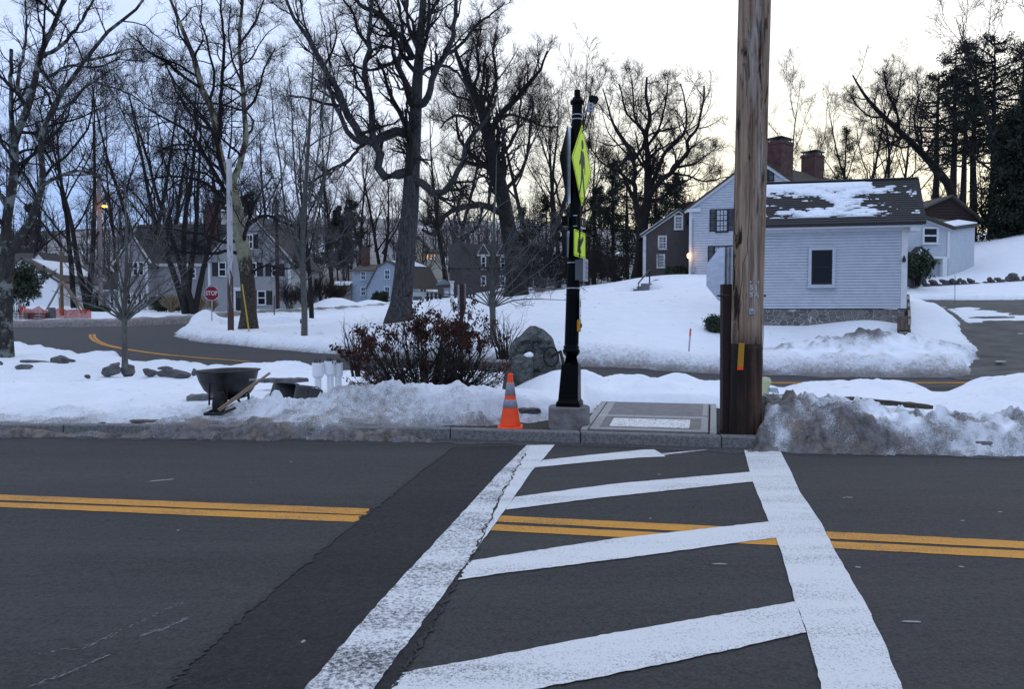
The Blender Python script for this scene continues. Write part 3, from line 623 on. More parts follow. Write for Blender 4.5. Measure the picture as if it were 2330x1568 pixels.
def solid(mb, fr, poly, depth, mi=0, d=0.0):
    """wall outline extruded inwards"""
    p = [fr.p(u, v, d) for u, v in poly]; return mb.prism(p[::-1], -fr.N * depth, mi)
def window(root, fr, rect, nx=2, ny=4, fw=.10, muntin=.022, glass=None, frame=None, sill=True, shut=None, proud=.05, base=.02, label=None):
    """rect in wall coordinates u0,v0,u1,v1 of the whole frame"""
    u0, v0, u1, v1 = rect; m = MB(); F_ = frame or M_TRIM
    fr.box(m, u0, u0 + fw, v0, v1, base, base + proud); fr.box(m, u1 - fw, u1, v0, v1, base, base + proud)
    fr.box(m, u0 + fw, u1 - fw, v1 - fw, v1, base, base + proud - .002); fr.box(m, u0 + fw, u1 - fw, v0, v0 + fw * .7, base, base + proud - .002)
    a0, a1, b0, b1 = u0 + fw, u1 - fw, v0 + fw * .7, v1 - fw
    for i in range(1, nx): c = a0 + (a1 - a0) * i / nx; fr.box(m, c - muntin / 2, c + muntin / 2, b0, b1, base + .012, base + .03)
    for j in range(1, ny): c = b0 + (b1 - b0) * j / ny; w = muntin * (1.7 if j * 2 == ny else 1); fr.box(m, a0, a1, c - w / 2, c + w / 2, base + .013, base + .032)
    w = m.build('window', F_, root)
    if sill: s = MB(); fr.box(s, u0 - .04, u1 + .04, v0 - .05, v0, base, base + proud + .05); s.build('sill', F_, w)
    g = MB(); fr.box(g, a0, a1, b0, b1, base + .002, base + .010); g.build('pane', glass or M_GLASS, w)
    if shut:
        for sgn in shut:
            m = MB(); c0 = u0 - shut[sgn] if sgn < 0 else u1; c1 = u0 if sgn < 0 else u1 + shut[sgn]
            fr.box(m, c0 + .01, c0 + .06, v0, v1, base, base + .045); fr.box(m, c1 - .06, c1 - .01, v0, v1, base, base + .045)
            for q_ in np.arange(v0 + .03, v1 - .03, .07): fr.box(m, c0 + .06, c1 - .06, q_, q_ + .05, base, base + .03)
            m.build('shutter', M_SHUT, root)
    return w
def pxrect(fr, x0, y0, x1, y1):
    u0, v1 = fr.px(x0, y0); u1, v0 = fr.px(x1, y1); return (u0, v0, u1, v1)
def slab(mb, a, b, c, d_, th=.12, mi=0):
    """roof slope through four corners, th thick"""
    a, b, c, d_ = (np.array(q_, float) for q_ in (a, b, c, d_)); n = np.cross(b - a, d_ - a); n /= np.linalg.norm(n); n = n if n[2] > 0 else -n
    mb.hexa([a - n * th, b - n * th, c - n * th, d_ - n * th, a, b, c, d_], mi)
def courses(mb, a, b, c, d_, n, th=.02, lift=.004, mi=0, seed=1):
    """shingle courses on a slope: a-b eave, d-c ridge"""
    a, b, c, d_ = (np.array(q_, float) for q_ in (a, b, c, d_)); nn = np.cross(b - a, d_ - a); nn /= np.linalg.norm(nn); nn = nn if nn[2] > 0 else -nn
    for i in range(n):
        t0, t1 = i / n, (i + 1) / n; p0, p1 = a + (d_ - a) * t0, b + (c - b) * t0; q0, q1 = a + (d_ - a) * t1, b + (c - b) * t1
        mb.hexa([p0 + nn * .0, p1 + nn * .0, q1, q0, p0 + nn * (th + lift), p1 + nn * (th + lift), q1 + nn * lift, q0 + nn * lift], mi)
def chimney(root_part, c, w, d_, z0, z1, U=(1, 0), cap=True, nm='chimney'):
    U = np.array([U[0], U[1], 0.]); U /= np.linalg.norm(U); V = np.array([-U[1], U[0], 0]); m = MB()
    def bx(w_, dd, a, b, mi=0):
        k = [(-w_, -dd), (w_, -dd), (w_, dd), (-w_, dd)]; m.hexa([np.array([c[0], c[1], a]) + U * x + V * y for x, y in k] + [np.array([c[0], c[1], b]) + U * x + V * y for x, y in k], mi)
    bx(w / 2, d_ / 2, z0, z1 - .22); bx(w / 2 + .05, d_ / 2 + .05, z1 - .22, z1 - .08); bx(w / 2 + .01, d_ / 2 + .01, z1 - .08, z1)
    o = m.build(nm, M_BRICK, root_part)
    if cap:
        m = MB()
        for sx in (-1, 1):
            for sy in (-1, 1):
                cc = np.array([c[0], c[1], 0]) + U * sx * w * .4 + V * sy * d_ * .4; m.box(cc[0] - .03, cc[0] + .03, cc[1] - .03, cc[1] + .03, z1, z1 + .18)
        bx(w / 2 + .06, d_ / 2 + .06, z1 + .18, z1 + .24); m.build('chimney_cap', M_BLACK, root_part)
    return o

# ---- white annex in front on the right
wl_, wr_ = P(1690, 757, 26.35), P(2062, 757, 25.3)
fr = Fr((wl_[0], wl_[1], 0.9), (wr_[0] - wl_[0], wr_[1] - wl_[1]))
ann = thing('white_annex', 'low white clapboard annex on a rubble stone foundation, dark shingle roof with patchy snow', 'outbuilding', fr.O)
uL = fr.px(1728, 600)[0]; uR = fr.px(2062, 600)[0]; vS = fr.px(1900, 702)[1]; vE = fr.px(1900, 520)[1]; D_ = 4.4
m = MB(); solid(m, fr, [(uL, vS), (uR, vS), (uR, vE), (uL, vE)], D_)
siding(m, fr, [(uL, vS), (uR - .16, vS), (uR - .16, vE - .12), (uL, vE - .12)], .1015, .020, .030, lap=.012)
m.build('wall', M_WHITE_CLAP, ann)
m = MB(); fr.box(m, uR - .16, uR + .03, vS, vE - .02, .0, .035); fr.box(m, uL, uR + .3, vE - .12, vE, .0, .05); fr.box(m, uL, uR + .40, vE - .02, vE + .12, .05, .32)
fr.box(m, uR + .032, uR + .34, vE - .16, vE + .02, -.3, .3)
m.build('corner_board', M_TRIM, ann)
m = MB(); fr.box(m, uL, uR - .02, -.4, vS - .03, -D_ + .1, -.03); m.build('foundation', M_STONE, ann)
ridge_v = vE + 2.0; rd = -D_ / 2
pa, pb = fr.p(uL, vE + .12, .42), fr.p(uR + .47, vE + .12, .42); pc, pd = fr.p(uR + 1.02, ridge_v, rd), fr.p(uL, ridge_v, rd); pe, pf = fr.p(uR + .6, vE + .1, -D_ - .3), fr.p(uL, vE + .1, -D_ - .3)
m = MB(); slab(m, pa, pb, pc, pd, .10); slab(m, pf, pd, pc, pe, .10); courses(m, pa, pb, pc, pd, 21, .022)
m.add([fr.p(uL, ridge_v - .02, rd - .14), fr.p(uR + 1.02, ridge_v - .02, rd - .14), fr.p(uR + 1.02, ridge_v + .05, rd), fr.p(uL, ridge_v + .05, rd), fr.p(uR + 1.02, ridge_v - .0, rd + .12), fr.p(uL, ridge_v - .0, rd + .12)], [(0, 1, 2, 3), (3, 2, 4, 5)])
roof = m.build('roof', M_ROOF, ann)
nn = np.cross(pb - pa, pd - pa); nn /= np.linalg.norm(nn); nu, nv = 420, 168; U_, V_ = np.meshgrid(np.linspace(.0, .97, nu), np.linspace(.06, .90, nv)); T_ = 1 - V_
ph = (V_ * 21) % 1.0                                        # place within a shingle course, 1 at its lower lip
nz = fbm(U_ * 6.0, V_ * 5.0, 61, 4) + .75 * fbm(U_ * 20, np.floor(V_ * 21) * 1.7, 66, 3) + .16 * fbm(U_ * 80, V_ * 60, 67, 2)
topb = sstep(.05, .09, V_) * (1 - sstep(.17, .23, V_ + .05 * nz)) * sstep(.74, .66, U_ + .06 * nz) * 1.2
mid = .0 + .60 * nz - 1.5 * np.clip(U_ - .56 - .45 * np.clip(V_ - .5, 0, 1), 0, 1) + .22 * np.exp(-((V_ - .30) / .10) ** 2) + .30 * np.exp(-((V_ - .79) / .06) ** 2) - .40 * np.exp(-(((U_ - .18) / .09) ** 2 + ((V_ - .50) / .10) ** 2)) - .36 * np.exp(-(((U_ - .40) / .12) ** 2 + ((V_ - .56) / .07) ** 2))
mid = np.where((V_ > .17) & (V_ < .86), mid + .42 * (.5 - ph) - .04, -1); hh_ = np.maximum(topb * .055, np.clip(mid * .30, -1, .045)); hh_ = hh_ * sstep(.90, .85, V_) - .012
e_ = (pa[None, None] + (pd - pa) * T_[..., None]) * (1 - U_[..., None]) + (pb[None, None] + (pc - pb) * T_[..., None]) * U_[..., None]; e_ = e_ + nn * (np.maximum(hh_, -.012)[..., None] + .027)
kp = hh_ > -.010; idx = np.arange(nu * nv).reshape(nv, nu); f_ = np.stack([idx[:-1, :-1], idx[:-1, 1:], idx[1:, 1:], idx[1:, :-1]], -1); kq = kp[:-1, :-1] | kp[:-1, 1:] | kp[1:, 1:] | kp[1:, :-1]
m = MB(); m.add(e_.reshape(-1, 3), f_[kq]); 
m.build('roof_snow', M_RSNOW, roof, smooth=True)
window(ann, fr, pxrect(fr, 1839, 563, 1899, 652), nx=1, ny=1, fw=.10, frame=M_WHITE_CLAP, proud=.06, base=.03)
a0, b0_, a1, b1_ = pxrect(fr, 1846.5, 570, 1891.5, 646); m = MB()
for x0_, x1_, y0_, y1_ in ((a0, a0 + .045, b0_, b1_), (a1 - .045, a1, b0_, b1_), (a0, a1, b0_, b0_ + .06), (a0, a1, b1_ - .045, b1_), (a0, a1, (b0_ + b1_) / 2 - .02, (b0_ + b1_) / 2 + .02)): fr.box(m, x0_, x1_, y0_, y1_, .042, .052 + .001 * (x1_ - x0_ > .2))
m.build('window_sash', M_BLACK, ann)
m = MB(); fr.box(m, *[fr.px(1872, 645)[0], fr.px(1882, 645)[0]], fr.px(1877, 648)[1], fr.px(1877, 641)[1], .036, .040); m.build('window_sticker', mat('pale_sticker', (.3, .36, .36), .6), ann)
m = MB(); u, v = fr.px(2055, 591); m.lathe([(.0, -.09), (.05, -.07), (.06, 0), (.035, .07), (.015, .13), (.0, .14)], fr.p(u, v, .10), 12); fr.box(m, u - .02, u + .02, v - .02, v + .06, .03, .10); m.build('wall_lantern', M_BLACK, ann)

# ---- white main house behind it: gable towards us, long block running off to the right
Y0 = 50.0
gl, gr_ = P(1567, 636, 51.2), P(1885, 636, 48.9)
fr = Fr((gl[0], gl[1], 3.6), (gr_[0] - gl[0], gr_[1] - gl[1]))
mh = thing('white_farmhouse', 'tall white clapboard house with black shutters, two brick chimneys and a lit wall lamp', 'house', fr.O)
eL = fr.px(1567, 474); ap = fr.px(1722, 358); eR = (fr.px(1885, 560)[0], fr.px(1885, 474)[1]); Wd = eR[0]
poly = [(0, -.4), (Wd, -.4), eR, ap, (0, eL[1])]
m = MB(); solid(m, fr, poly, 9.0)
siding(m, fr, [(.16, 0.1), (Wd - .16, .1), (Wd - .16, eR[1] - .25), (ap[0], ap[1] - .28), (.16, eL[1] - .2)], .17, .036, .05, lap=.014)
m.build('wall', M_WHITE_CLAP, mh)
m = MB(); fr.box(m, 0, .16, 0, eL[1] - .1, 0, .05); fr.box(m, Wd - .16, Wd, 0, eR[1] - .1, 0, .05)
fr.bar(m, (-.35, eL[1] - .24), (ap[0], ap[1] - .12), .26, .0, .16); fr.bar(m, (ap[0], ap[1] - .12), (Wd + .4, eR[1] - .24), .26, .0, .158); fr.box(m, -.3, .75, eL[1] - .26, eL[1] - .04, .0, .22)
m.build('corner_board', M_TRIM, mh)
m = MB()
for a, b in (((-.45, eL[1] - .18), (ap[0], ap[1] + .10)), ((Wd + .45, eR[1] - .18), (ap[0], ap[1] + .10))):
    slab(m, fr.p(*a, .28), fr.p(*b, .28), fr.p(*b, -9), fr.p(*a, -9), .12)
roofm = m.build('roof', M_ROOFM, mh)
# long rear block, ridge running away to the right
A = P(1735, 369, 52.4); B_ = P(1962, 423, 62.0); B_[2] = A[2]; dv = B_ - A; dv[2] = 0; L_ = np.linalg.norm(dv); dv /= L_; nv = np.array([dv[1], -dv[0], 0])
B_ = A + dv * (L_ + .0); m = MB()
slab(m, A - dv * .5, B_, B_ + nv * 5 + [0, 0, -3.5], A - dv * .5 + nv * 5 + [0, 0, -3.5], .14); slab(m, A - dv * .5, A - dv * .5 - nv * 5 + [0, 0, -3.5], B_ - nv * 5 + [0, 0, -3.5], B_, .14)
m.build('roof', M_ROOFM, mh)
m = MB(); z0 = 3.6; k = [A + nv * 4.7, B_ - dv * .3 + nv * 4.7, B_ - dv * .3 - nv * 4.7, A - nv * 4.7]
pent = lambda c: [c + nv * 4.6 + [0, 0, -3.5], c + nv * .01 - [0, 0, .25], c - nv * 4.6 + [0, 0, -3.5]]
e0 = A; e1 = B_ - dv * .3
P5 = lambda c: [np.array([*(c + nv * 4.5)[:2], 3.2]), np.array([*(c + nv * 4.5)[:2], A[2] - 3.4]), c - [0, 0, .2], np.array([*(c - nv * 4.5)[:2], A[2] - 3.4]), np.array([*(c - nv * 4.5)[:2], 3.2])]
m.prism(P5(e0), e1 - e0); m.build('rear_wall', M_WHITE_CLAP, mh)
c1 = P(1773, 340, 52.0); c2 = P(1849, 370, 56.8)
chimney(mh, (c1[0], c1[1]), 1.55, 1.2, P(1773, 430, 52)[2], P(1773, 324, 52)[2], dv); chimney(mh, (c2[0], c2[1]), 1.35, 1.1, P(1849, 440, 56.8)[2], P(1849, 353, 56.8)[2], dv)
for px, py0, py1, Yv in ((1871, 412, 390, 57.5), (1909, 421, 408, 59)):
    m = MB(); a = P(px, py0, Yv); b = P(px, py1, Yv); m.tubes([a - [0, 0, .6], b], .07, 8, cap=True); m.build('vent_pipe', M_BLACK, mh)
window(mh, fr, pxrect(fr, 1629, 476, 1656, 527), nx=3, ny=4, fw=.07, muntin=.045, glass=M_GLASSC, frame=M_BLACK, shut={-1: .42, 1: .42}, base=.03)
window(mh, fr, pxrect(fr, 1625, 560, 1652, 611), nx=3, ny=4, fw=.07, muntin=.045, glass=M_GLASSC, frame=M_BLACK, shut={-1: .42, 1: .42}, base=.03)
window(mh, fr, pxrect(fr, 1722, 388, 1747, 430), nx=2, ny=4, fw=.07, muntin=.045, frame=M_BLACK, shut={1: .4}, base=.03)
m = MB(); fr.box(m, .22, .30, .5, fr.px(1567, 500)[1], .05, .10); fr.box(m, .14, .42, 1.0, 1.45, .05, .2); m.build('meter_box', mat('grey_paint', (.30, .31, .33), .6), mh)
u, v = fr.px(1568, 582); m = MB(); lp = fr.p(-.02, v, .22); m.lathe([(.0, -.2), (.07, -.15), (.10, .05), (.06, .12), (.0, .16)], lp, 10); lamp = m.build('wall_lamp', mat('lamp_glow', (1, .6, .2), .5, emit=(1, .50, .13), estr=9), mh)
pl = bpy.data.lights.new('wall_lamp_light', 'POINT'); pl.energy = 7; pl.color = (1, .5, .18); pl.shadow_soft_size = .12; plo = bpy.data.objects.new('wall_lamp_light', pl); COL.objects.link(plo); plo.location = fr.p(.15, v, .55)

# ---- brown saltbox house left of it
fr = Fr(P(1460, 640, 58), (1, -.12)); fr.O[2] = 3.6
sb = thing('brown_saltbox_house', 'dark brown shingled saltbox house with white window frames behind the white house', 'house', fr.O)
a0 = fr.px(1467, 534); ap = fr.px(1544, 478); ar = (fr.px(1630, 538)[0], fr.px(1630, 538)[1]); poly = [(fr.px(1463, 600)[0], -.5), (ar[0], -.5), ar, ap, (fr.px(1463, 600)[0], a0[1])]
m = MB(); solid(m, fr, poly, 8); siding(m, fr, [(p[0], max(p[1], 0)) for p in poly], .14, .02, .025, lap=.012); m.build('wall', M_BROWNSH, sb)
u0 = poly[0][0]; m = MB(); fr.box(m, u0, u0 + .22, 0, a0[1] - .1, .02, .06); fr.bar(m, (u0 - .2, a0[1] - .1), (ap[0], ap[1]), .28, .02, .12); fr.bar(m, ap, (ar[0], ar[1]), .26, .02, .118); m.build('corner_board', M_TRIM, sb)
m = MB(); slab(m, fr.p(u0 - .3, a0[1] - .1, .2), fr.p(ap[0], ap[1] + .12, .2), fr.p(ap[0], ap[1] + .12, -8), fr.p(u0 - .3, a0[1] - .1, -8)); slab(m, fr.p(ap[0], ap[1] + .12, .2), fr.p(*ar, .2), fr.p(*ar, -8), fr.p(ap[0], ap[1] + .12, -8)); m.build('roof', M_ROOF, sb)
for rc in ((1534, 490, 1554, 522), (1497, 536, 1517, 567), (1494, 578, 1513, 609)): window(sb, fr, pxrect(fr, *rc), nx=4, ny=4, fw=.13, muntin=.04, base=.026)
cc = P(1577, 470, 61); chimney(sb, (cc[0], cc[1]), 1.0, .8, cc[2] - 2.5, cc[2] + .35, cap=False)

# ---- rear ell at the far right, with a low porch
fr = Fr(P(2055, 640, 41), (1, .05)); fr.O[2] = 3.0
rl = thing('white_rear_cottage', 'small white clapboard cottage with a sloping mossy roof and dark porch beyond the annex', 'house', fr.O)
uA, uB = fr.px(2040, 560)[0], fr.px(2160, 560)[0]; vb = fr.px(2100, 584)[1]; tl = fr.px(2040, 476); tr = fr.px(2163, 521)
tr = (uB, fr.px(2160, 521)[1]); poly = [(uA, vb), (uB, vb), tr, (uA, tl[1])]
m = MB(); solid(m, fr, poly, 5); siding(m, fr, poly, .11, .016, .022, lap=.01)
fr2 = Fr(fr.p(uB, 0, -.02), fr.U + .9 * (-fr.N)); 
wB = fr2.px(2218, 560)[0]; pol2 = [(0, -.6), (wB, -.6), (wB, fr2.px(2217, 514)[1]), (0, tr[1] - .02)]
solid(m, fr2, pol2, 3.5, d=-.03); siding(m, fr2, pol2, .13, .02, .022, d0=-.03, lap=.01); m.build('wall', M_WHITE_CLAP, rl)
m = MB(); fr.box(m, uB - .14, uB, vb, tr[1] - .1, .022, .05); fr.bar(m, (uA, tl[1]), (uB + .1, tr[1]), .22, .0, .14); fr.box(m, uA, uB, vb - .10, vb, -.02, .06)
for x in (2083, 2149): u = fr.px(x, 600)[0]; fr.box(m, u - .13, u + .13, -.6, vb - .1, -.2, .06)
m.build('corner_board', M_TRIM, rl)
m = MB(); rr0, rr1 = fr.p(uA, tl[1] + .12, .35), fr.p(uB + .15, tr[1] + .08, .35)
w1 = fr2.p(wB + .2, pol2[2][1] + .10, .2); slab(m, rr0, rr1, rr1 - fr.N * 5, rr0 - fr.N * 5, .14); slab(m, fr2.p(-.1, tr[1] + .05, .25), w1, w1 - fr2.N * 3.6 + [0, 0, .9], fr2.p(-.1, tr[1] + 1.2, -3.4), .12)
rf = m.build('roof', M_ROOFM, rl)
m = MB(); a = fr2.p(.2, tr[1] + .14, .05); b = fr2.p(wB, pol2[2][1] + .17, .1); m.hexa([a, b, b - fr2.N * 1.0 + [0, 0, .26], a - fr2.N * .7 + [0, 0, .22], a + [0, 0, .05], b + [0, 0, .05], b - fr2.N * 1.0 + [0, 0, .31], a - fr2.N * .7 + [0, 0, .27]]); m.build('roof_snow', M_RSNOW, rf)
window(rl, fr, pxrect(fr, 2098, 516, 2134, 555), nx=1, ny=2, fw=.11, muntin=.05, base=.022)
m = MB(); fr.box(m, uA, uB + .3, -.6, vb - .12, -1.6, -1.5); m.build('porch_back_wall', M_BROWNSH, rl)
m = MB(); g0, g1, g2 = fr.px(2064, 586), fr.px(2104, 586), fr.px(2082, 567); m.prism([fr.p(*g0, .4), fr.p(*g1, .4), fr.p(*g2, .4)], fr.N * .12); 
m.lathe([(.16, 0), (.16, .02)], fr.p(g2[0], g0[1] + .18, .522), 16, axis=fr.N)
m.build('portico_gable', M_TRIM, rl)
m = MB(); slab(m, fr.p(g0[0] - .1, g0[1], .6), fr.p(g2[0], g2[1] + .12, .6), fr.p(g2[0], g2[1] + .12, 0), fr.p(g0[0] - .1, g0[1], 0), .06); slab(m, fr.p(g2[0], g2[1] + .12, .6), fr.p(g1[0] + .1, g1[1], .6), fr.p(g1[0] + .1, g1[1], 0), fr.p(g2[0], g2[1] + .12, 0), .06); m.build('portico_roof', M_ROOF, rl)

fr = Fr(P(2090, 600, 52), (1, .1)); bn = thing('russet_barn', 'dark russet barn with a shingled roof behind the rear cottage', 'barn', fr.O)
g = [fr.px(*q_) for q_ in ((2085, 560), (2222, 560), (2222, 492), (2162, 447), (2093, 478))]
m = MB(); solid(m, fr, g, 7); siding(m, fr, g, .2, .03, .03, lap=.01); m.build('wall', M_REDSH, bn)
m = MB(); slab(m, fr.p(g[4][0] - .5, g[4][1] - .1, .3), fr.p(g[3][0], g[3][1] + .1, .3), fr.p(g[3][0], g[3][1] + .1, -7), fr.p(g[4][0] - .5, g[4][1] - .1, -7)); slab(m, fr.p(g[3][0], g[3][1] + .1, .3), fr.p(g[2][0] + .4, g[2][1] - .3, .3), fr.p(g[2][0] + .4, g[2][1] - .3, -7), fr.p(g[3][0], g[3][1] + .1, -7)); m.build('roof', M_ROOFB, bn)

# ---- grey shingled house, left of centre
fr = Fr(P(475, 716, 75), (1, 0)); gh = thing('grey_shingle_house', 'large grey shingled house with white trim, black shutters and steep gables across the street', 'house', fr.O)
pw = lambda x, y: fr.px(x, y)
L0, R0 = 0.0, pw(662, 650)[0]; ev = pw(475, 596)[1]; ap = pw(566, 486); poly = [(L0, -.6), (R0, -.6), (R0, ev), ap, (L0, ev)]
m = MB(); solid(m, fr, poly, 11); siding(m, fr, [(L0, .25), (R0, .25), (R0, ev), ap, (L0, ev)], .19, .022, .03, lap=.014)
dw = -1.5                                                    # link wing set back between the two gables
k0 = pw(336, 650)[0]; po2 = [(k0, -.6), (0, -.6), (0, ev - .1), (k0, ev - .1)]; frb = Fr(fr.p(0, 0, dw), fr.U); solid(m, frb, po2, 6); siding(m, frb, [(k0, .25), (0, .25), (0, ev - .1), (k0, ev - .1)], .19, .022, .03, lap=.014)
b0, b1 = pw(270, 650)[0], pw(338, 650)[0]; ba = pw(304, 541); po3 = [(b0, -.6), (b1, -.6), (b1, ev), ba, (b0, ev)]; solid(m, fr, po3, 7); siding(m, fr, [(b0, .25), (b1, .25), (b1, ev), ba, (b0, ev)], .19, .022, .03, lap=.014)
c0 = pw(205, 650)[0]; vv = pw(240, 658)[1]; frc = Fr(fr.p(0, 0, -2.5), fr.U); po4 = [(c0, -.6), (b0 + .5, -.6), (b0 + .5, vv), (c0, vv)]; solid(m, frc, po4, 5); siding(m, frc, [(c0, .2), (b0 + .5, .2), (b0 + .5, vv), (c0, vv)], .19, .022, .03, lap=.014)
m.build('wall', M_GREYSH, gh)
m = MB(); tr_ = .26
for u in (L0, R0 - tr_, b0, b1 - tr_): fr.box(m, u, u + tr_, 0, ev - .1, .03, .08)
fr.bar(m, (L0 - .4, ev - .3), ap, .34, .03, .22); fr.bar(m, ap, (R0 + .4, ev - .3), .34, .03, .218); fr.bar(m, (b0 - .2, ev - .1), ba, .34, .03, .2); fr.bar(m, ba, (b1 + .25, ev - .15), .34, .03, .198)
frb.box(m, k0, -.02, ev - .35, ev - .05, .03, .3); frc.box(m, c0, b0 - .02, vv - .1, vv + .12, .03, .25); fr.box(m, 0, R0, -.1, .24, .0, .05)
m.build('white_trim', M_TRIM, gh)
m = MB()
for (l, r, a) in ((L0, R0, ap), (b0, b1, ba)):
    s_ = (a[1] - ev) / (a[0] - l)
    slab(m, fr.p(l - .45, ev - .45 * s_ + .12, .35), fr.p(a[0], a[1] + .22, .35), fr.p(a[0], a[1] + .22, -11), fr.p(l - .45, ev - .45 * s_ + .12, -11), .14); slab(m, fr.p(a[0], a[1] + .22, .35), fr.p(r + .45, ev - .45 * s_ + .12, .35), fr.p(r + .45, ev - .45 * s_ + .12, -11), fr.p(a[0], a[1] + .22, -11), .14)
rv = pw(400, 492)[1]; slab(m, frb.p(b0 - 1, ev, .35), frb.p(1, ev, .35), frb.p(1, rv, -5), frb.p(b0 - 1, rv, -5), .14); slab(m, frb.p(b0 - 1, rv, -5), frb.p(1, rv, -5), frb.p(1, ev, -10), frb.p(b0 - 1, ev, -10), .14)
slab(m, frc.p(c0 - .2, vv + .12, .3), frc.p(b0, vv + .12, .3), frc.p(b0, vv + 1.9, -2.5), frc.p(c0 - .2, vv + 1.9, -2.5), .12)
rfg = m.build('roof', M_ROOF, gh)
cc = fr.p(pw(437, 500)[0], 0, -5.2); chimney(gh, (cc[0], cc[1]), 1.4, 1.0, fr.O[2] + rv - 2.5, P(437, 466, 81)[2], cap=False)
SH = .62
for rc, nx, ny, sh in (((497, 596, 516, 629), 1, 2, {-1: SH, 1: SH}), ((566, 597, 585, 629), 1, 2, {1: SH}), ((618, 600, 634, 629), 1, 2, {-1: SH, 1: SH}), ((585, 661, 606, 694), 1, 2, {-1: SH, 1: SH}), ((559, 533, 577, 566), 2, 2, {-1: .5, 1: .5})):
    window(gh, fr, pxrect(fr, *rc), nx=nx, ny=ny, fw=.12, muntin=.06, shut=sh, base=.03)
for rc in ((289, 595, 303, 627), (302, 595, 316, 627), (315, 595, 329, 627), (288, 667, 300, 694), (301, 667, 313, 694), (313, 667, 325, 694), (326, 667, 336, 694)): window(gh, fr, pxrect(fr, *rc), nx=1, ny=2, fw=.12, muntin=.05, base=.03, sill=False)
window(gh, frb, pxrect(frb, 348, 671, 371, 697), nx=1, ny=2, fw=.14, muntin=.05, base=.03); window(gh, frb, pxrect(frb, 429, 610, 447, 634), nx=1, ny=2, fw=.14, muntin=.05, base=.03)
window(gh, frc, pxrect(frc, 250, 671, 262, 702), nx=1, ny=2, fw=.12, muntin=.05, base=.03)
x0, v1 = pw(537, 664); x1 = pw(553, 664)[0]; m = MB(); fr.box(m, x0, x1, .2, v1, .03, .08)
dr_ = m.build('door', M_BLACK, gh); m = MB(); fr.box(m, x0 - .45, x0, .2, v1 + .1, .03, .13); fr.box(m, x1, x1 + .35, .2, v1 + .1, .03, .13); fr.box(m, x0 - .5, x1 + .4, v1 + .1, v1 + .45, .03, .2); m.build('door_surround', M_TRIM, gh)
m = MB()
for i in range(3):
    for j in range(2): fr.box(m, x0 + .08 + i * .24, x0 + .26 + i * .24, v1 - .62 + j * .28, v1 - .40 + j * .28, .081, .085)
m.build('door_light', mat('door_glass', (.10, .09, .09), .2), dr_)
m = MB(); fr.box(m, L0 - .45, L0 - .37, .1, ev - .2, .0, .09); fr.box(m, *[pw(631, 680)[0], pw(639, 680)[0]], pw(635, 684)[1], pw(635, 676)[1], .03, .2); m.build('downpipe', mat('grey_green_pipe', (.12, .16, .17), .6), gh)

# ---- white cottage, far left
fr = Fr(P(-24, 694, 75), (1, 0)); wc = thing('white_cottage', 'white clapboard cottage with a snowy roof behind the orange netting', 'house', fr.O)
R0 = fr.px(131, 650)[0]; ev = fr.px(131, 638)[1]; ap = fr.px(54, 590); poly = [(0, -.5), (R0, -.5), (R0, ev), ap, (0, ev)]
m = MB(); solid(m, fr, poly, 9); siding(m, fr, [(0, .2), (R0, .2), (R0, ev), ap, (0, ev)], .17, .018, .025, lap=.012); m.build('wall', mat('bright_white_clapboard', (.84, .85, .87), .65), wc)
m = MB(); fr.bar(m, (-.3, ev - .2), ap, .3, .03, .2); fr.bar(m, ap, (R0 + .3, ev - .2), .3, .03, .198); m.build('white_trim', M_TRIM, wc)
m = MB(); sl_ = (ap[1] - ev) / ap[0]; slab(m, fr.p(-.4, ev - .1, .35), fr.p(ap[0], ap[1] + .2, .35), fr.p(ap[0], ap[1] + .2, -9), fr.p(-.4, ev - .1, -9), .2); slab(m, fr.p(ap[0], ap[1] + .2, .35), fr.p(R0 + .4, ev - .1, .35), fr.p(R0 + .4, ev - .1, -9), fr.p(ap[0], ap[1] + .2, -9), .2); rfc = m.build('roof', M_ROOFB, wc)
m = MB(); slab(m, fr.p(ap[0] + .25, ap[1] + .14, -.9), fr.p(R0 - .5, ev + .66, -1.6), fr.p(R0 - .7, ev + .8, -8), fr.p(ap[0] + .25, ap[1] + .14, -8.6), .12); m.build('roof_snow', M_RSNOW, rfc); m = MB(); slab(m, fr.p(0, ev + .25, -.1), fr.p(ap[0] - .2, ap[1] + .18, -.1), fr.p(ap[0] - .2, ap[1] + .18, -8.6), fr.p(0, ev + .25, -8.6), .05); m.build('roof_snow', M_RSNOW, rfc)
window(wc, fr, pxrect(fr, 74, 647, 95, 678), nx=3, ny=4, fw=.14, muntin=.06, base=.026)
# house with a dark roof behind it
fr = Fr(P(-30, 690, 92), (1, .05)); wb = thing('dark_roofed_house', 'cream house with a long black roof standing behind the white cottage', 'house', fr.O)
R0 = fr.px(124, 650)[0]; ev = fr.px(60, 600)[1]; rv = fr.px(60, 570)[1]; m = MB(); solid(m, fr, [(0, -.5), (R0 - 3.4, -.5), (R0 - 3.4, ev), (0, ev)], 8)
gz = [(R0 - 3.4, 0), (R0, 0), (R0, fr.px(124, 612)[1]), (R0 - 1.65, fr.px(106, 573)[1]), (R0 - 3.4, fr.px(90, 612)[1])]; solid(m, fr, gz, 8, d=.3); m.build('wall', mat('pale_cream_clapboard', (.62, .62, .58), .7), wb)
m = MB(); slab(m, fr.p(-.3, ev, .4), fr.p(R0 - 2.6, ev, .4), fr.p(R0 - 1.9, rv, -4), fr.p(-.3, rv, -4), .14); slab(m, fr.p(-.3, rv, -4), fr.p(R0 - 1.9, rv, -4), fr.p(R0 - 1.9, ev, -8), fr.p(-.3, ev, -8), .14)
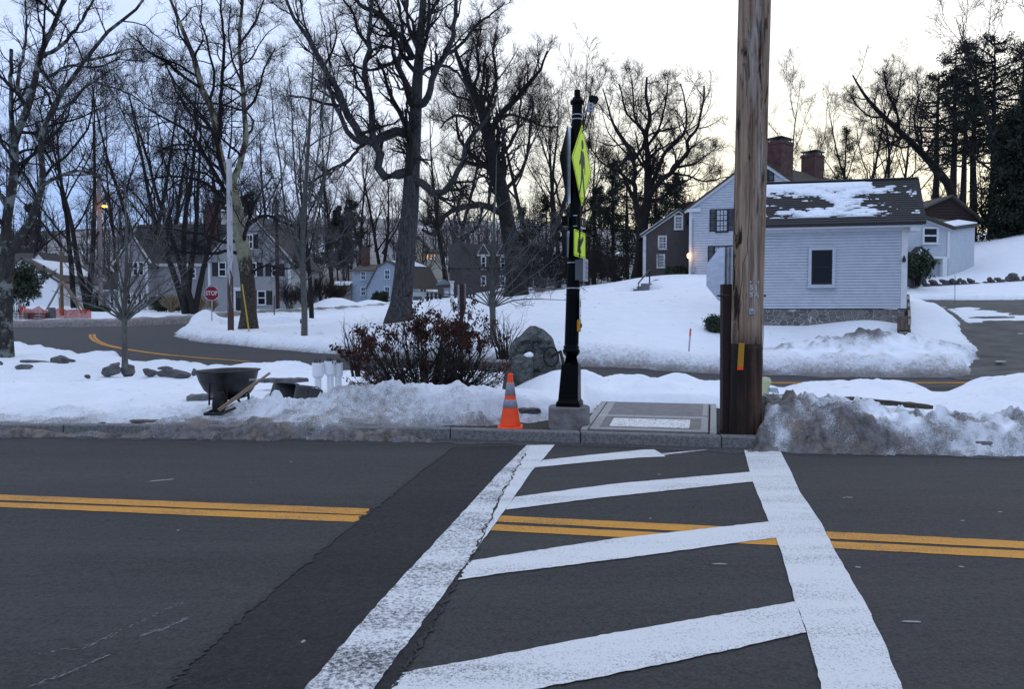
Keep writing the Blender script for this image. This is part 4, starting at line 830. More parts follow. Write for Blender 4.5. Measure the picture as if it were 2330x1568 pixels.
slab(m, fr.p(*gz[3], .5), fr.p(gz[2][0] + .2, gz[2][1], .5), fr.p(gz[2][0] + .2, gz[2][1], -8), fr.p(*gz[3], -8), .14); slab(m, fr.p(*gz[4], .5), fr.p(*gz[3], .5), fr.p(*gz[3], -8), fr.p(*gz[4], -8), .14); m.build('roof', M_ROOF, wb)
for rc in ((99, 597, 105, 607), (107, 597, 113, 607)): window(wb, fr, pxrect(fr, *rc), nx=1, ny=2, fw=.05, muntin=.05, base=.31, sill=False)
# low cream outbuilding
fr = Fr(P(128, 700, 82), (1, 0)); ob = thing('cream_outbuilding', 'low cream outbuilding with a dark roof between the cottage and the grey house', 'outbuilding', fr.O)
R0 = fr.px(208, 650)[0]; ev = fr.px(150, 661)[1]; rv = fr.px(150, 637)[1]; m = MB(); solid(m, fr, [(0, -.5), (R0, -.5), (R0, ev), (0, ev)], 5); u1 = fr.px(154, 650)[0]; solid(m, fr, [(0, -.5), (u1, -.5), (u1, fr.px(140, 641)[1]), (0, fr.px(140, 641)[1])], 3, d=.6); m.build('wall', M_CREAM, ob)
m = MB(); slab(m, fr.p(u1, ev, .4), fr.p(R0 + .3, ev, .4), fr.p(R0 + .3, rv, -3), fr.p(u1, rv, -3), .14); m.build('roof', M_ROOF, ob)
m = MB(); fr.box(m, -.1, u1 + .2, fr.px(140, 641)[1], fr.px(140, 637)[1], -2, .8); m.build('white_fascia', M_TRIM, ob)
window(ob, fr, pxrect(fr, 131, 663, 138, 680), nx=1, ny=2, fw=.1, muntin=.05, base=.6, sill=False)

# ---- pale blue gambrel house
fr = Fr(P(866, 692, 100), (1, 0)); bl = thing('blue_gambrel_house', 'pale blue house with a gambrel end and brown roof beyond the big tree', 'house', fr.O)
pw = lambda x, y: fr.px(x, y); E_ = [(pw(836, 690)[0], -.4), (pw(906, 690)[0], -.4), (pw(906, 660)[0], pw(906, 660)[1]), (pw(908, 648)[0], pw(908, 648)[1]), (pw(900, 606)[0], pw(900, 606)[1]), (pw(880, 596)[0], pw(880, 596)[1]), (pw(861, 607)[0], pw(861, 607)[1]), (pw(836, 655)[0], pw(836, 655)[1])]
E_ = [(pw(835, 690)[0], -.4), (pw(925, 690)[0], -.4), (pw(925, 652)[0], pw(925, 652)[1]), (pw(903, 607)[0], pw(903, 607)[1]), (pw(881, 596)[0], pw(881, 596)[1]), (pw(859, 608)[0], pw(859, 608)[1]), (pw(835, 654)[0], pw(835, 654)[1])]
m = MB(); solid(m, fr, E_, 11); siding(m, fr, E_, .2, .024, .03, lap=.014)
e1 = pw(797, 614)[1]; frb = Fr(fr.p(0, 0, -1.2), fr.U); B4 = [(pw(797, 690)[0], -.4), (pw(852, 690)[0], -.4), (pw(852, 612)[0], e1), (pw(797, 612)[0], e1)]; solid(m, frb, B4, 6); siding(m, frb, B4, .2, .024, .03, lap=.014)
frc = Fr(fr.p(0, 0, -.6), fr.U); s4 = [(pw(749, 690)[0], -.4), (pw(797, 690)[0], -.4), (pw(797, 650)[0], pw(797, 650)[1]), (pw(749, 650)[0], pw(749, 650)[1])]
m.build('wall', M_BLUECLAP, bl); m = MB(); solid(m, frc, s4, 4); m.build('shed_wall', mat('weathered_grey_board', (.16, .16, .165), .85), bl)
# the long side of the block, running off to the right
sd = Fr(fr.p(pw(925, 690)[0], 0, 0), fr.U + 1.0 * (-fr.N) * .55); sw = sd.px(1000, 670)[0]; ve = sd.px(960, 668)[1]; m = MB(); solid(m, sd, [(0, -.4), (sw, -.4), (sw, ve + .3), (0, ve + .3)], 6, d=-.04); siding(m, sd, [(0, -.2), (sw, -.2), (sw, ve + .2), (0, ve + .2)], .2, .024, .03, d0=-.04, lap=.01); m.build('side_wall', M_TRIM, bl)
m = MB()
for x in (945, 955, 972, 983): u = sd.px(x, 670)[0]; sd.box(m, u - .3, u + .3, ve - 2.4, ve - .4, .0, .05)
m.build('side_shutter', mat('slate_shutter', (.10, .12, .14), .7), bl)
m = MB(); q0, q1 = E_[2], E_[3]; top = E_[4]
far = sd.p(sw, 0, 0); dvv = sd.U * sw
slab(m, fr.p(q0[0] + .3, q0[1] - .3, .3), fr.p(q1[0], q1[1] + .15, .3), fr.p(q1[0], q1[1] + .15, .3) + dvv, fr.p(q0[0] + .3, q0[1] - .3, .3) + dvv, .16); slab(m, fr.p(q1[0], q1[1] + .15, .3), fr.p(top[0], top[1] + .15, .3), fr.p(top[0], top[1] + .15, .3) + dvv, fr.p(q1[0], q1[1] + .15, .3) + dvv, .16)
l0, l1 = E_[6], E_[5]; slab(m, fr.p(l0[0] - .2, l0[1] - .2, .2), fr.p(l1[0] - .05, l1[1] + .15, .2), fr.p(l1[0], l1[1] + .15, -11), fr.p(l0[0] - .2, l0[1] - .2, -11), .16); slab(m, fr.p(l1[0], l1[1] + .15, .2), fr.p(top[0], top[1] + .15, .2), fr.p(top[0], top[1] + .15, -11), fr.p(l1[0], l1[1] + .15, -11), .16)
rv = pw(820, 596)[1]; slab(m, frb.p(B4[0][0] - .3, e1, .3), frb.p(B4[1][0] + 2, e1, .3), frb.p(B4[1][0] + 3.5, rv, -3.5), frb.p(B4[0][0] + .6, rv, -3.5), .16)
slab(m, frc.p(s4[0][0] - .2, s4[2][1], .3), frc.p(s4[1][0], s4[2][1], .3), frc.p(s4[1][0], s4[2][1] + .8, -3), frc.p(s4[0][0] - .2, s4[2][1] + .8, -3), .14)
rfb = m.build('roof', M_ROOFB, bl)
m = MB(); a, b = fr.p(q1[0] + .3, q1[1] + .14, .3), fr.p(top[0], top[1] + .2, .3); slab(m, a + dvv * .12, b + dvv * .12, b + dvv * .8, a + dvv * .85, .06); m.build('roof_snow', M_RSNOW, rfb); m = MB(); a2 = frc.p(s4[0][0] + .2, s4[2][1] + .1, .2); b2 = frc.p(s4[1][0] - .2, s4[2][1] + .1, .2); slab(m, a2, b2, b2 + [0, 2.4, .62], a2 + [0, 2.4, .62], .06); m.build('roof_snow', M_RSNOW, rfb)
for f_, rc in ((fr, (874, 613, 888, 636)), (fr, (874, 651, 888, 674)), (frb, (820, 616, 833, 637)), (frb, (820, 652, 833, 673))): window(bl, f_, pxrect(f_, *rc), nx=2, ny=2, fw=.16, muntin=.07, base=.03, frame=mat('blue_grey_frame', (.48, .54, .62), .7))
m = MB(); frc.box(m, pw(769, 670)[0], pw(782, 670)[0], pw(769, 672)[1], pw(769, 650)[1], .0, .05); m.build('shed_door', mat('russet_door', (.14, .08, .05), .8), bl)
m = MB(); frb.box(m, B4[0][0] + .02, B4[1][0], e1 - .2, e1, .03, .25); m.build('eave_board', M_TRIM, bl)
c_ = P(832, 560, 104); chimney(bl, (c_[0], c_[1]), 1.1, .9, c_[2] - 3.5, c_[2] - .2, cap=False)

# ---- brown house with dormers
fr = Fr(P(1092, 668, 92), (1, .1)); db = thing('brown_dormer_house', 'dark brown shingled house with white framed dormer windows right of the small bare tree', 'house', fr.O)
pw = lambda x, y: fr.px(x, y); ev = pw(1150, 610)[1]; Wd = pw(1228, 640)[0]; rv = pw(1150, 548)[1]; m = MB(); solid(m, fr, [(-3.6, -.8), (Wd, -.8), (Wd, ev), (-3.6, ev)], 8); siding(m, fr, [(-3.6, 0), (Wd, 0), (Wd, ev), (-3.6, ev)], .18, .025, .03, lap=.012)
for x in (1100, 1144):
    u0, u1 = pw(x - 13, 600)[0], pw(x + 13, 600)[0]; vb, vt, va = ev - .1, pw(x, 578)[1], pw(x, 556)[1]; d4 = [(u0, vb), (u1, vb), (u1, vt), ((u0 + u1) / 2, va), (u0, vt)]; solid(m, fr, d4, 3.5, d=.08)
m.build('wall', M_BROWNSH, db)
m = MB(); slab(m, fr.p(-3.8, ev, .3), fr.p(Wd + .3, ev, .3), fr.p(Wd + .3, rv, -4), fr.p(-3.8, rv, -4), .15); slab(m, fr.p(-3.8, rv, -4), fr.p(Wd + .3, rv, -4), fr.p(Wd + .3, ev, -8), fr.p(-3.8, ev, -8), .15); m.build('roof', M_ROOF, db)
for x in (1100, 1144):
    u0, u1 = pw(x - 15, 600)[0], pw(x + 15, 600)[0]; vt, va = pw(x, 579)[1], pw(x, 553)[1]; uc = (u0 + u1) / 2; m = MB(); fr.bar(m, (u0, vt), (uc, va), .2, .09, .22); fr.bar(m, (uc, va), (u1, vt), .2, .09, .218); fr.box(m, u0, u1, vt - .2, vt, .09, .2); dm = m.build('dormer_trim', M_TRIM, db)
    m = MB(); slab(m, fr.p(u0 - .1, vt, .3), fr.p(uc, va + .15, .3), fr.p(uc, va + .15, -3), fr.p(u0 - .1, vt, -3), .08); slab(m, fr.p(uc, va + .15, .3), fr.p(u1 + .1, vt, .3), fr.p(u1 + .1, vt, -3), fr.p(uc, va + .15, -3), .08); m.build('dormer_roof', M_ROOF, db)
    window(db, fr, pxrect(fr, x - 6, 583, x + 6, 614), nx=1, ny=2, fw=.15, muntin=.05, base=.085, sill=False)
window(db, fr, pxrect(fr, 1137, 627, 1150, 650), nx=1, ny=2, fw=.15, muntin=.05, base=.03); window(db, fr, pxrect(fr, 1094, 627, 1106, 650), nx=1, ny=2, fw=.15, muntin=.05, base=.03)
window(db, fr, pxrect(fr, 1212, 628, 1223, 652), nx=1, ny=2, fw=.16, muntin=.05, base=.03); m = MB(); fr.box(m, Wd - .25, Wd, -.2, ev, .03, .09); fr.box(m, pw(1169, 640)[0], pw(1170.5, 640)[0], -.2, ev - .4, .03, .09); fr.box(m, pw(1120, 640)[0], pw(1121.5, 640)[0], -.2, ev - .4, .03, .09); m.build('corner_board', M_TRIM, db)

# ---- small kiosk with banner and far hillside houses
fr = Fr(P(996, 681, 88), (1, 0)); kk = thing('dark_kiosk', 'small dark kiosk with a grey gable roof beside the blue house', 'kiosk', fr.O)
w_ = fr.px(1025, 660)[0]; ev = fr.px(1010, 648)[1]; m = MB(); solid(m, fr, [(0, -.5), (w_, -.5), (w_, ev), (0, ev)], 2.5); m.build('wall', M_BROWNSH, kk)
m = MB(); m.prism([fr.p(-.3, ev, .2), fr.p(w_ + .3, ev, .2), fr.p(w_ / 2, fr.px(1010, 635)[1], .2)], -fr.N * 3); m.build('roof', mat('blue_grey_roof', (.16, .19, .21), .8), kk)
m = MB(); fr.box(m, fr.px(1010, 660)[0], fr.px(1024, 660)[0], fr.px(1010, 675)[1], fr.px(1010, 655)[1], .25, .3); b_ = m.build('banner', mat('grey_banner', (.20, .22, .25), .8), kk)
m = MB(); c_ = fr.p(fr.px(1017, 666)[0], fr.px(1017, 667)[1], .31); m.lathe([(.27, 0), (.27, .01), (.2, .012), (.2, .002)], c_, 20, axis=fr.N); m.lathe([(.1, 0), (.1, .01)], c_, 12, axis=fr.N); m.build('banner_emblem', mat('pale_emblem', (.5, .5, .52), .8), b_)
def farhouse(nm, label, x0, x1, yb, ye, yr, Y, mw, mr, wins=(), gable=False, lit=False, rsnow=False):
    fr = Fr(P(x0, yb, Y), (1, 0)); t = thing(nm, label, 'house', fr.O); w = fr.px(x1, yb)[0]; ev, rv = fr.px(x0, ye)[1], fr.px(x0, yr)[1]; m = MB()
    if gable: solid(m, fr, [(0, -4), (w, -4), (w, ev), (w / 2, rv), (0, ev)], 9)
    else: solid(m, fr, [(0, -4), (w, -4), (w, ev), (0, ev)], 9)
    m.build('wall', mw, t); m = MB()
    if gable:
        for s_ in (0, 1): slab(m, fr.p(-.5 if s_ == 0 else w + .5, ev - .4, .4), fr.p(w / 2, rv + .2, .4), fr.p(w / 2, rv + .2, -9), fr.p(-.5 if s_ == 0 else w + .5, ev - .4, -9), .25)
    else: slab(m, fr.p(-.4, ev, .5), fr.p(w + .4, ev, .5), fr.p(w + .4, rv, -4.5), fr.p(-.4, rv, -4.5), .2); slab(m, fr.p(-.4, rv, -4.5), fr.p(w + .4, rv, -4.5), fr.p(w + .4, ev, -9.5), fr.p(-.4, ev, -9.5), .2)
    m.build('roof', M_RSNOW if rsnow else mr, t)
    for rc in wins: window(t, fr, pxrect(fr, *rc), nx=1, ny=2, fw=.15, muntin=.08, base=.02, sill=False, glass=mat('lit_window', (1, .7, .4), .5, emit=(1, .42, .15), estr=1.1) if lit else None)
    return t
farhouse('yellow_house', 'pale yellow house on the wooded hillside right of the big trunk', 938, 966, 606, 556, 538, 150, M_YELLOW, M_ROOF, [(943, 560, 949, 573), (954, 560, 960, 573), (943, 580, 949, 593)], gable=True)
farhouse('hillside_house', 'hillside house with warm lit windows among the trees', 966, 1003, 596, 574, 562, 140, M_CREAM, M_ROOF, [(969, 577, 976, 591), (978, 577, 985, 591), (986, 577, 992, 591)], lit=True)
farhouse('hillside_house', 'small white hillside house left of the big trunk above the blue house', 874, 902, 596, 572, 545, 145, M_TRIM, M_ROOF, [(880, 578, 886, 588), (890, 578, 896, 588)], gable=True)
farhouse('white_hill_house', 'white house with dormer windows above the grey roof and brick chimney', 459, 508, 520, 481, 472, 135, M_TRIM, M_ROOF, [(462, 486, 472, 499), (478, 486, 488, 499), (492, 486, 502, 499)])
farhouse('pale_hill_house', 'pale blue house corner on the hill behind the brown utility pole', 613, 628, 525, 490, 484, 150, M_BLUECLAP, M_ROOF, [])
farhouse('cream_hill_house', 'cream house half hidden by twigs between cottage and weathered pole', 160, 196, 660, 622, 598, 120, M_CREAM, M_ROOFB, [(168, 628, 174, 640), (182, 628, 188, 640)])
# ------------------------------------------------------------------ street furniture and small things
M_GALV = mat('galvanised_steel', (.42, .43, .44), .42, metal=.85, col2=(.30, .31, .32), scale=14)
M_ALU = mat('brushed_aluminium', (.62, .63, .65), .32, metal=.9, col2=(.5, .51, .53), scale=5, stretch=(1, 1, 4))
M_POST = mat('black_gloss_post', (.0025, .0025, .003), .34, spec=.07)
M_FY = mat('fluorescent_yellow_green', (.72, .98, .005), .5, col2=(.66, .92, .005), scale=9, emit=None)
M_FYE = M_FY
M_SIGNBLK = mat('sign_black', (.006, .006, .006), .6)
M_ORANGE = mat('fluorescent_orange', (1.0, .085, .010), .5, col2=(.92, .07, .01), scale=12)
M_REFL = mat('grey_reflective_collar', (.23, .22, .26), .4, col2=(.30, .29, .33), scale=30)
M_WOODG = mat('weathered_wood', (.22, .20, .18), .9, col2=(.11, .095, .08), scale=6, stretch=(4, 4, .6), bump=.4, bscale=14)
M_RUST = mat('brown_steel_post', (.040, .022, .018), .7, col2=(.026, .015, .013), scale=12, bump=.1)
M_PVC = mat('white_pvc', (.86, .87, .89), .4)
M_RUBBER = mat('black_rubber', (.012, .012, .013), .8)
M_BLKPL = mat('black_plastic', (.014, .014, .015), .42, col2=(.03, .03, .031), scale=7)
M_GREYPL = mat('dark_grey_plastic', (.040, .041, .044), .5, col2=(.07, .07, .072), scale=5)
M_ROCK = mat('dark_field_stone', (.055, .054, .055), .9, col2=(.13, .128, .125), scale=7, bump=.7, bscale=14, bdist=.02)
q = NM('lichened_boulder', .92); n1 = q.noise(5, det=6, ro=.7); n2 = q.noise(24, det=4, ro=.7)
cc_ = q.mix(q.rng(n1, .40, .60), (.035, .042, .038), (.13, .135, .13)); cc_ = q.mix(q.rng(n2, .55, .68), cc_, (.22, .225, .215)); q.col(cc_); q.bump(q.math('ADD', n1, q.math('MULTIPLY', n2, .5)), 1.0, .05); M_BOULD = q.m
def Pz(px, Y):                      # spot on the snow under a photo column
    x = (px - 1165) * Y / FPX; return np.array([x, Y, SZ(x, Y)])

# ---- traffic cone
c = G(1161, 970, .15); c[2] = .135
cone = thing('traffic_cone', 'orange traffic cone with two grey reflective collars standing by the kerb', 'traffic cone', c)
s = c[1] / FPX; hgt = lambda y: (970 - y) * s * 1.0
def rr_(y): return np.interp(y, [846, 850, 867, 896, 905, 924, 962, 970], [5.4, 5.8, 7.6, 12.2, 13.5, 17, 23, 24.5]) * s
m = MB(); m.lathe([(rr_(y), hgt(y)) for y in (970, 962, 945, 924, 905, 896, 880, 867, 850, 846.5)] + [(3.6 * s, hgt(846)), (3.4 * s, hgt(850))], c, 32)
m.box(c[0] - .165, c[0] + .165, c[1] - .165, c[1] + .165, c[2] - .02, c[2] + .018); m.build('cone_body', M_ORANGE, cone, smooth=True)
for a, b in ((896, 867), (924, 905)):
    m = MB(); m.lathe([(rr_(a) + .001, hgt(a)), (rr_(a) + .004, hgt(a) + .002), (rr_(b) + .004, hgt(b) - .002), (rr_(b) + .001, hgt(b))], c, 32); m.build('reflective_collar', M_REFL, cone, smooth=True)

# ---- crossing beacon post
b0 = np.array([FOOT[0], FOOT[1], .10]); bp = thing('crossing_beacon_post', 'tall black post with yellow pedestrian crossing signs on a round concrete footing', 'signal post', b0)
m = MB(); m.lathe([(.276, -.1), (.276, .27), (.272, .295), (.262, .302), (.0, .303)], b0, 48)
m.build('concrete_footing', mat('rough_footing', (.24, .23, .225), .9, col2=(.13, .12, .115), scale=5, bump=.5, bscale=40, bdist=.01, stretch=(1, 1, 1.5)), bp)
def ax(y, dx=0.0): return P(np.interp(y, [205, 480, 785, 925], [1314.0, 1308.5, 1300.5, 1296]) + dx, y, FOOT[1])
pz = lambda y: ax(y); s = FOOT[1] / FPX
m = MB(); m.tubes([ax(790), ax(640), ax(480), ax(330), ax(222)], np.array([15.5, 14.2, 12.8, 11.6, 10.6]) * s, 28); m.build('pole_shaft', M_POST, bp, smooth=True)
m = MB()
for k_ in range(12):                                    # shallow flutes read as ribs
    th = 2 * np.pi * k_ / 12; o_ = np.array([math.cos(th), math.sin(th), 0]); m.tubes([ax(y) + o_ * r_ * s for y, r_ in ((783, 15.2), (640, 14.0), (480, 12.6), (330, 11.4), (235, 10.5))], .0055, 5)
m.build('flute', M_POST, bp, smooth=True)
m = MB(); m.lathe([(10.6 * s, -.02), (15.5 * s, 0), (16 * s, .03), (14 * s, .05), (10.8 * s, .062)], ax(236), 28); m.lathe([(7 * s, 0), (7 * s, .13), (6.4 * s, .135)], ax(228), 20); m.build('pole_cap', M_POST, bp, smooth=False)
m = MB(); zb, zt = b0[2] + .303, ax(803)[2]
def octo(r, z, c): a = np.arange(8) * np.pi / 4 + np.pi / 8; return np.stack([c[0] + r * np.cos(a), c[1] + r * np.sin(a), np.full(8, z)], 1)
def sq(r, z, c): k = np.array([[-1, -1], [0, -1], [1, -1], [1, 0], [1, 1], [0, 1], [-1, 1], [-1, 0]]); return np.stack([c[0] + r * k[:, 0], c[1] + r * k[:, 1], np.full(8, z)], 1)
def loft(m, rings, mi=0):
    K, n = len(rings), len(rings[0]); f = [tuple(i * n + j for i, j in ((a, b), (a, (b + 1) % n), (a + 1, (b + 1) % n), (a + 1, b))) for a in range(K - 1) for b in range(n)]; f += [tuple(range(n))[::-1], tuple((K - 1) * n + j for j in range(n))]; m.add(np.vstack(rings), f, mi)
rot = lambda P_, c, a: np.stack([c[0] + (P_[:, 0] - c[0]) * math.cos(a) - (P_[:, 1] - c[1]) * math.sin(a), c[1] + (P_[:, 0] - c[0]) * math.sin(a) + (P_[:, 1] - c[1]) * math.cos(a), P_[:, 2]], 1)
cb, ct = ax(915), ax(803); SQA = R(-14)
loft(m, [rot(sq(.158, zb, cb), cb, SQA), rot(sq(.158, zb + .05, cb), cb, SQA), rot(sq(.135, zb + .085, cb), cb, SQA), rot(sq(.132, zb + .10, cb), cb, SQA), rot(sq(.112, zt - .16, ct), ct, SQA), rot(octo(.118, zt, ct), ct, SQA), rot(octo(.104, zt + .005, ct), ct, SQA)])
m.build('pedestal', M_POST, bp)
m = MB(); m.lathe([(17 * s, 0), (19.5 * s, .012), (19.5 * s, .04), (17 * s, .055), (18 * s, .075), (16 * s, .10), (15.3 * s, .105)], ax(803), 28); m.build('collar_ring', M_POST, bp, smooth=True)
m = MB(); u_ = np.array([math.cos(SQA), math.sin(SQA), 0]); n_ = np.array([math.sin(SQA), -math.cos(SQA), 0]); hc = cb + (ct - cb) * .42 
nR = u_; tR = -n_; hp = hc + nR * .124; m.hexa([hp - tR * .055 - [0, 0, .21], hp + tR * .055 - [0, 0, .21], hp + tR * .055 - [0, 0, .21] - nR * .01, hp - tR * .055 - [0, 0, .21] - nR * .01, hp - tR * .052 + [0, 0, .19] - nR * .008, hp + tR * .052 + [0, 0, .19] - nR * .008, hp + tR * .052 + [0, 0, .19] - nR * .02, hp - tR * .052 + [0, 0, .19] - nR * .02]); m.build('access_door', M_POST, bp)
for y in (262, 272, 340, 437, 523, 580, 598, 656):      # steel straps
    m = MB(); r_ = np.interp(y, [222, 330, 480, 640, 790], [10.6, 11.6, 12.8, 14.2, 15.5]) * s; m.lathe([(r_ + .001, -.009), (r_ + .006, -.008), (r_ + .006, .008), (r_ + .001, .009)], ax(y), 28); m.build('strap', M_GALV if y in (262, 272, 598, 656) else M_POST, bp, smooth=True)
# signs: face right and slightly towards the camera
def sign_plane(px, py, n): c_ = P(px, py, FOOT[1]); n = np.array([n[0], n[1], 0.]); n /= np.linalg.norm(n); U = np.array([-n[1], n[0], 0]); return c_, U, n
Zv = np.array([0, 0, 1.])
def plate(m, c_, U, n, poly, d0, d1, mi=0): m.prism([c_ + U * a + Zv * b + n * d0 for a, b in poly], n * (d1 - d0), mi)
def rpoly(poly, r, k=5):
    o = []; n = len(poly)
    for i in range(n):
        p, a, b = (np.array(poly[j % n], float) for j in (i, i - 1, i + 1)); ua, ub = (a - p) / np.linalg.norm(a - p), (b - p) / np.linalg.norm(b - p); ang = math.acos(np.clip(ua @ ub, -1, 1)); t_ = r / math.tan(ang / 2)
        p0, p1 = p + ua * t_, p + ub * t_
        for j in range(k + 1): w_ = j / k; o.append(tuple((1 - w_) ** 2 * p0 + 2 * w_ * (1 - w_) * p + w_ * w_ * p1))
    return o
def ring_poly(m, c_, U, n, poly, f, d, mi):
    A = np.array([c_ + U * a + Zv * b + n * d for a, b in poly]); B = np.array([c_ + U * a * f + Zv * b * f + n * d for a, b in poly]); k = len(poly); i = np.arange(k); m.add(np.vstack([A, B]), np.stack([i, (i + 1) % k, (i + 1) % k + k, i + k], 1), mi)
H = .545; dia = rpoly([(0, -H), (H, 0), (0, H), (-H, 0)], .035)
ped = [[(-.012, .335), (.045, .335), (.075, .30), (.075, .25), (.045, .215), (-.012, .215), (-.042, .25), (-.042, .30)],
       [(-.07, .19), (.07, .19), (.10, .16), (.095, -.03), (.055, -.03), (-.05, -.05), (-.075, .02), (-.12, -.03), (-.165, .00), (-.10, .09)],
       [(.10, .16), (.135, .12), (.165, .00), (.175, -.09), (.14, -.10), (.12, -.01), (.095, .04)],
       [(-.05, -.03), (.055, -.03), (.10, -.18), (.165, -.36), (.20, -.37), (.20, -.40), (.11, -.40), (.02, -.17), (-.03, -.25), (-.12, -.40), (-.21, -.40), (-.20, -.365), (-.15, -.36), (-.07, -.20)]]
m = MB(); c_, U, n = sign_plane(1324.5, 376, (.945, -.325)); plate(m, c_, U, n, dia, -.004, 0, 0); ring_poly(m, c_, U, n, [(a * .955, b * .955) for a, b in dia], .965, .0012, 1)
for pl_ in ped: m.add([c_ + U * a + Zv * b + n * .0014 for a, b in pl_], [tuple(range(len(pl_)))], 1)
for z_ in (.43, -.43): m.lathe([(.012, 0), (.012, .006), (.0, .007)], c_ + Zv * z_, 8, axis=n, mi=1)
fd = m.build('diamond_sign', [M_FY, M_SIGNBLK], bp)
m = MB(); 
for z_ in (.2, -.36): m.hexa([c_ + Zv * z_ + U * a + n * b + Zv * h_ for h_ in (-.02, .02) for a, b in ((-.02, -.004), (.02, -.004), (.02, -.10), (-.02, -.10))]); 
m.build('sign_bracket', M_POST, bp)
m = MB(); c_, U, n = sign_plane(1291.5, 377, (.965, -.262)); n = -n; U = -U; plate(m, c_, U, n, dia, -.004, 0, 0); fb = m.build('diamond_sign', mat('sign_back', (.010, .010, .012), .5, spec=.1), bp); fb['label'] = 'diamond sign seen from its dark back'
m = MB(); plate(m, c_, U, n, [(-.03, -.50), (.03, -.50), (.03, .50), (-.03, .50)], -.045, -.005, 0); m.build('sign_channel', M_ALU, bp)
# flashing bar
c_, U, n = sign_plane(1319, 504, (.90, -.436)); m = MB(); plate(m, c_ + U * .05, U, n, [(-.16, -.065), (.19, -.065), (.19, .065), (-.16, .065)], -.05, .0); m.build('beacon_bar', M_POST, bp)
m = MB(); plate(m, c_ + U * .05, U, n, [(-.16, .066), (.19, .066), (.19, .073), (-.16, .073)], -.05, .0); plate(m, c_ + U * .05, U, n, [(-.16, -.073), (.19, -.073), (.19, -.066), (-.16, -.066)], -.05, .0); m.build('bar_edge', M_ALU, bp)
m = MB(); plate(m, c_ + U * .10, U, n, [(-.008, -.03), (.008, -.03), (.008, .03), (-.008, .03)], .001, .004); m.build('indicator', mat('pale_indicator', (.5, .5, .5), .4), bp)
c_, U, n = sign_plane(1292, 504, (.95, -.3)); m = MB(); plate(m, c_, U, n, [(-.10, -.065), (.10, -.065), (.10, .065), (-.10, .065)], -.06, 0); m.build('beacon_bar', M_POST, bp)
# arrow plaques
rec = rpoly([(-.305, -.173), (.305, -.173), (.305, .173), (-.305, .173)], .03)
c_, U, n = sign_plane(1319.8, 556, (.95, -.335)); m = MB(); plate(m, c_, U, n, rec, -.004, 0, 0); ring_poly(m, c_, U, n, [(a * .95, b * .93) for a, b in rec], .95, .0012, 1)
arr = [(.215, .13), (.20, .02), (.03, -.035), (.06, -.125), (-.20, -.115), (-.13, .10), (-.05, .035), (.10, .12)]
arr = [(.17, .135), (.19, .075), (.015, -.045), (.075, -.115), (-.155, -.118), (-.10, .095), (-.05, .02)]
m.add([c_ + U * a + Zv * b + n * .0014 for a, b in arr], [tuple(range(len(arr)))], 1)
for z_ in (.15, -.15): m.lathe([(.010, 0), (.010, .006), (.0, .007)], c_ + Zv * z_, 8, axis=n, mi=1)
m.build('arrow_plaque', [M_FY, M_SIGNBLK], bp)
c_, U, n = sign_plane(1290, 556, (.96, -.28)); n = -n; U = -U; m = MB(); plate(m, c_, U, n, rec, -.004, 0); pb_ = m.build('arrow_plaque', MATS['sign_back'], bp); pb_['label'] = 'plaque seen from its dark back'
m = MB(); plate(m, c_, U, n, [(-.03, -.17), (.03, -.17), (.03, .17), (-.03, .17)], -.045, -.005); m.build('sign_channel', M_ALU, bp)
# control cabinet, button, detector
M_CAB = mat('pale_grey_cabinet', (.42, .43, .46), .5); c_, U, n = sign_plane(1322, 615, (.97, -.24)); m = MB(); plate(m, c_, U, n, [(-.12, -.135), (.12, -.135), (.12, .135), (-.12, .135)], -.06, .045); cab = m.build('control_cabinet', mat('dark_cabinet_side', (.09, .09, .10), .5), bp)
m = MB(); plate(m, c_, U, n, [(-.13, -.145), (.13, -.145), (.13, .145), (-.13, .145)], .046, .075); cl = m.build('cabinet_lid', M_CAB, cab)
m = MB(); 
for j in range(4): plate(m, c_, U, n, [(-.10, -.12 + j * .062), (.10, -.12 + j * .062), (.10, -.07 + j * .062), (-.10, -.07 + j * .062)], .076, .080)
m.build('vent', mat('vent_grey', (.20, .205, .22), .5), cab)
c_, U, n = sign_plane(1320.5, 702, (.985, -.17)); m = MB(); plate(m, c_, U, n, rpoly([(-.115, -.145), (.115, -.145), (.115, .145), (-.115, .145)], .02), -.003, 0, 0); plate(m, c_, U, n, [(-.09, .02), (.09, .02), (.09, .11), (-.09, .11)], .0005, .0015, 1); plate(m, c_, U, n, [(-.08, -.10), (.08, -.10), (.08, -.09), (-.08, -.09)], .0005, .0015, 2)
m.build('button_sign', [mat('sign_white', (.62, .66, .64), .5), mat('sign_green', (.06, .16, .12), .5), M_SIGNBLK], bp)
m = MB(); plate(m, c_ - n * .045, U, n, [(-.05, -.16), (.05, -.16), (.05, .10), (-.05, .10)], -.04, .04); m.build('button_mount', M_POST, bp)
c_, U, n = sign_plane(1319, 741, (.985, -.17)); m = MB(); plate(m, c_, U, n, rpoly([(-.07, -.082), (.07, -.082), (.07, .082), (-.07, .082)], .02), -.05, .012, 0); m.lathe([(.03, 0), (.03, .014), (.02, .018), (0, .019)], c_ + n * .012, 16, axis=n, mi=1); m.build('push_button', [mat('safety_yellow', (.55, .25, .012), .5), M_SIGNBLK], bp)
d0 = P(1343, 244, FOOT[1]); m = MB(); m.box(d0[0] - .036, d0[0] + .036, d0[1] - .03, d0[1] + .03, d0[2] - .055, d0[2] + .055); m.tubes([ax(266) + [0, -.03, 0], P(1331, 258, FOOT[1]), d0 - [.05, 0, .03]], .014, 8); dt = m.build('detector_box', M_CAB, bp)
m = MB()
for z_ in (.024, -.024): m.lathe([(.018, 0), (.018, .004), (.012, .005), (.012, .002)], d0 + np.array([.003, -.03, z_]), 14, axis=(0, -1, 0))
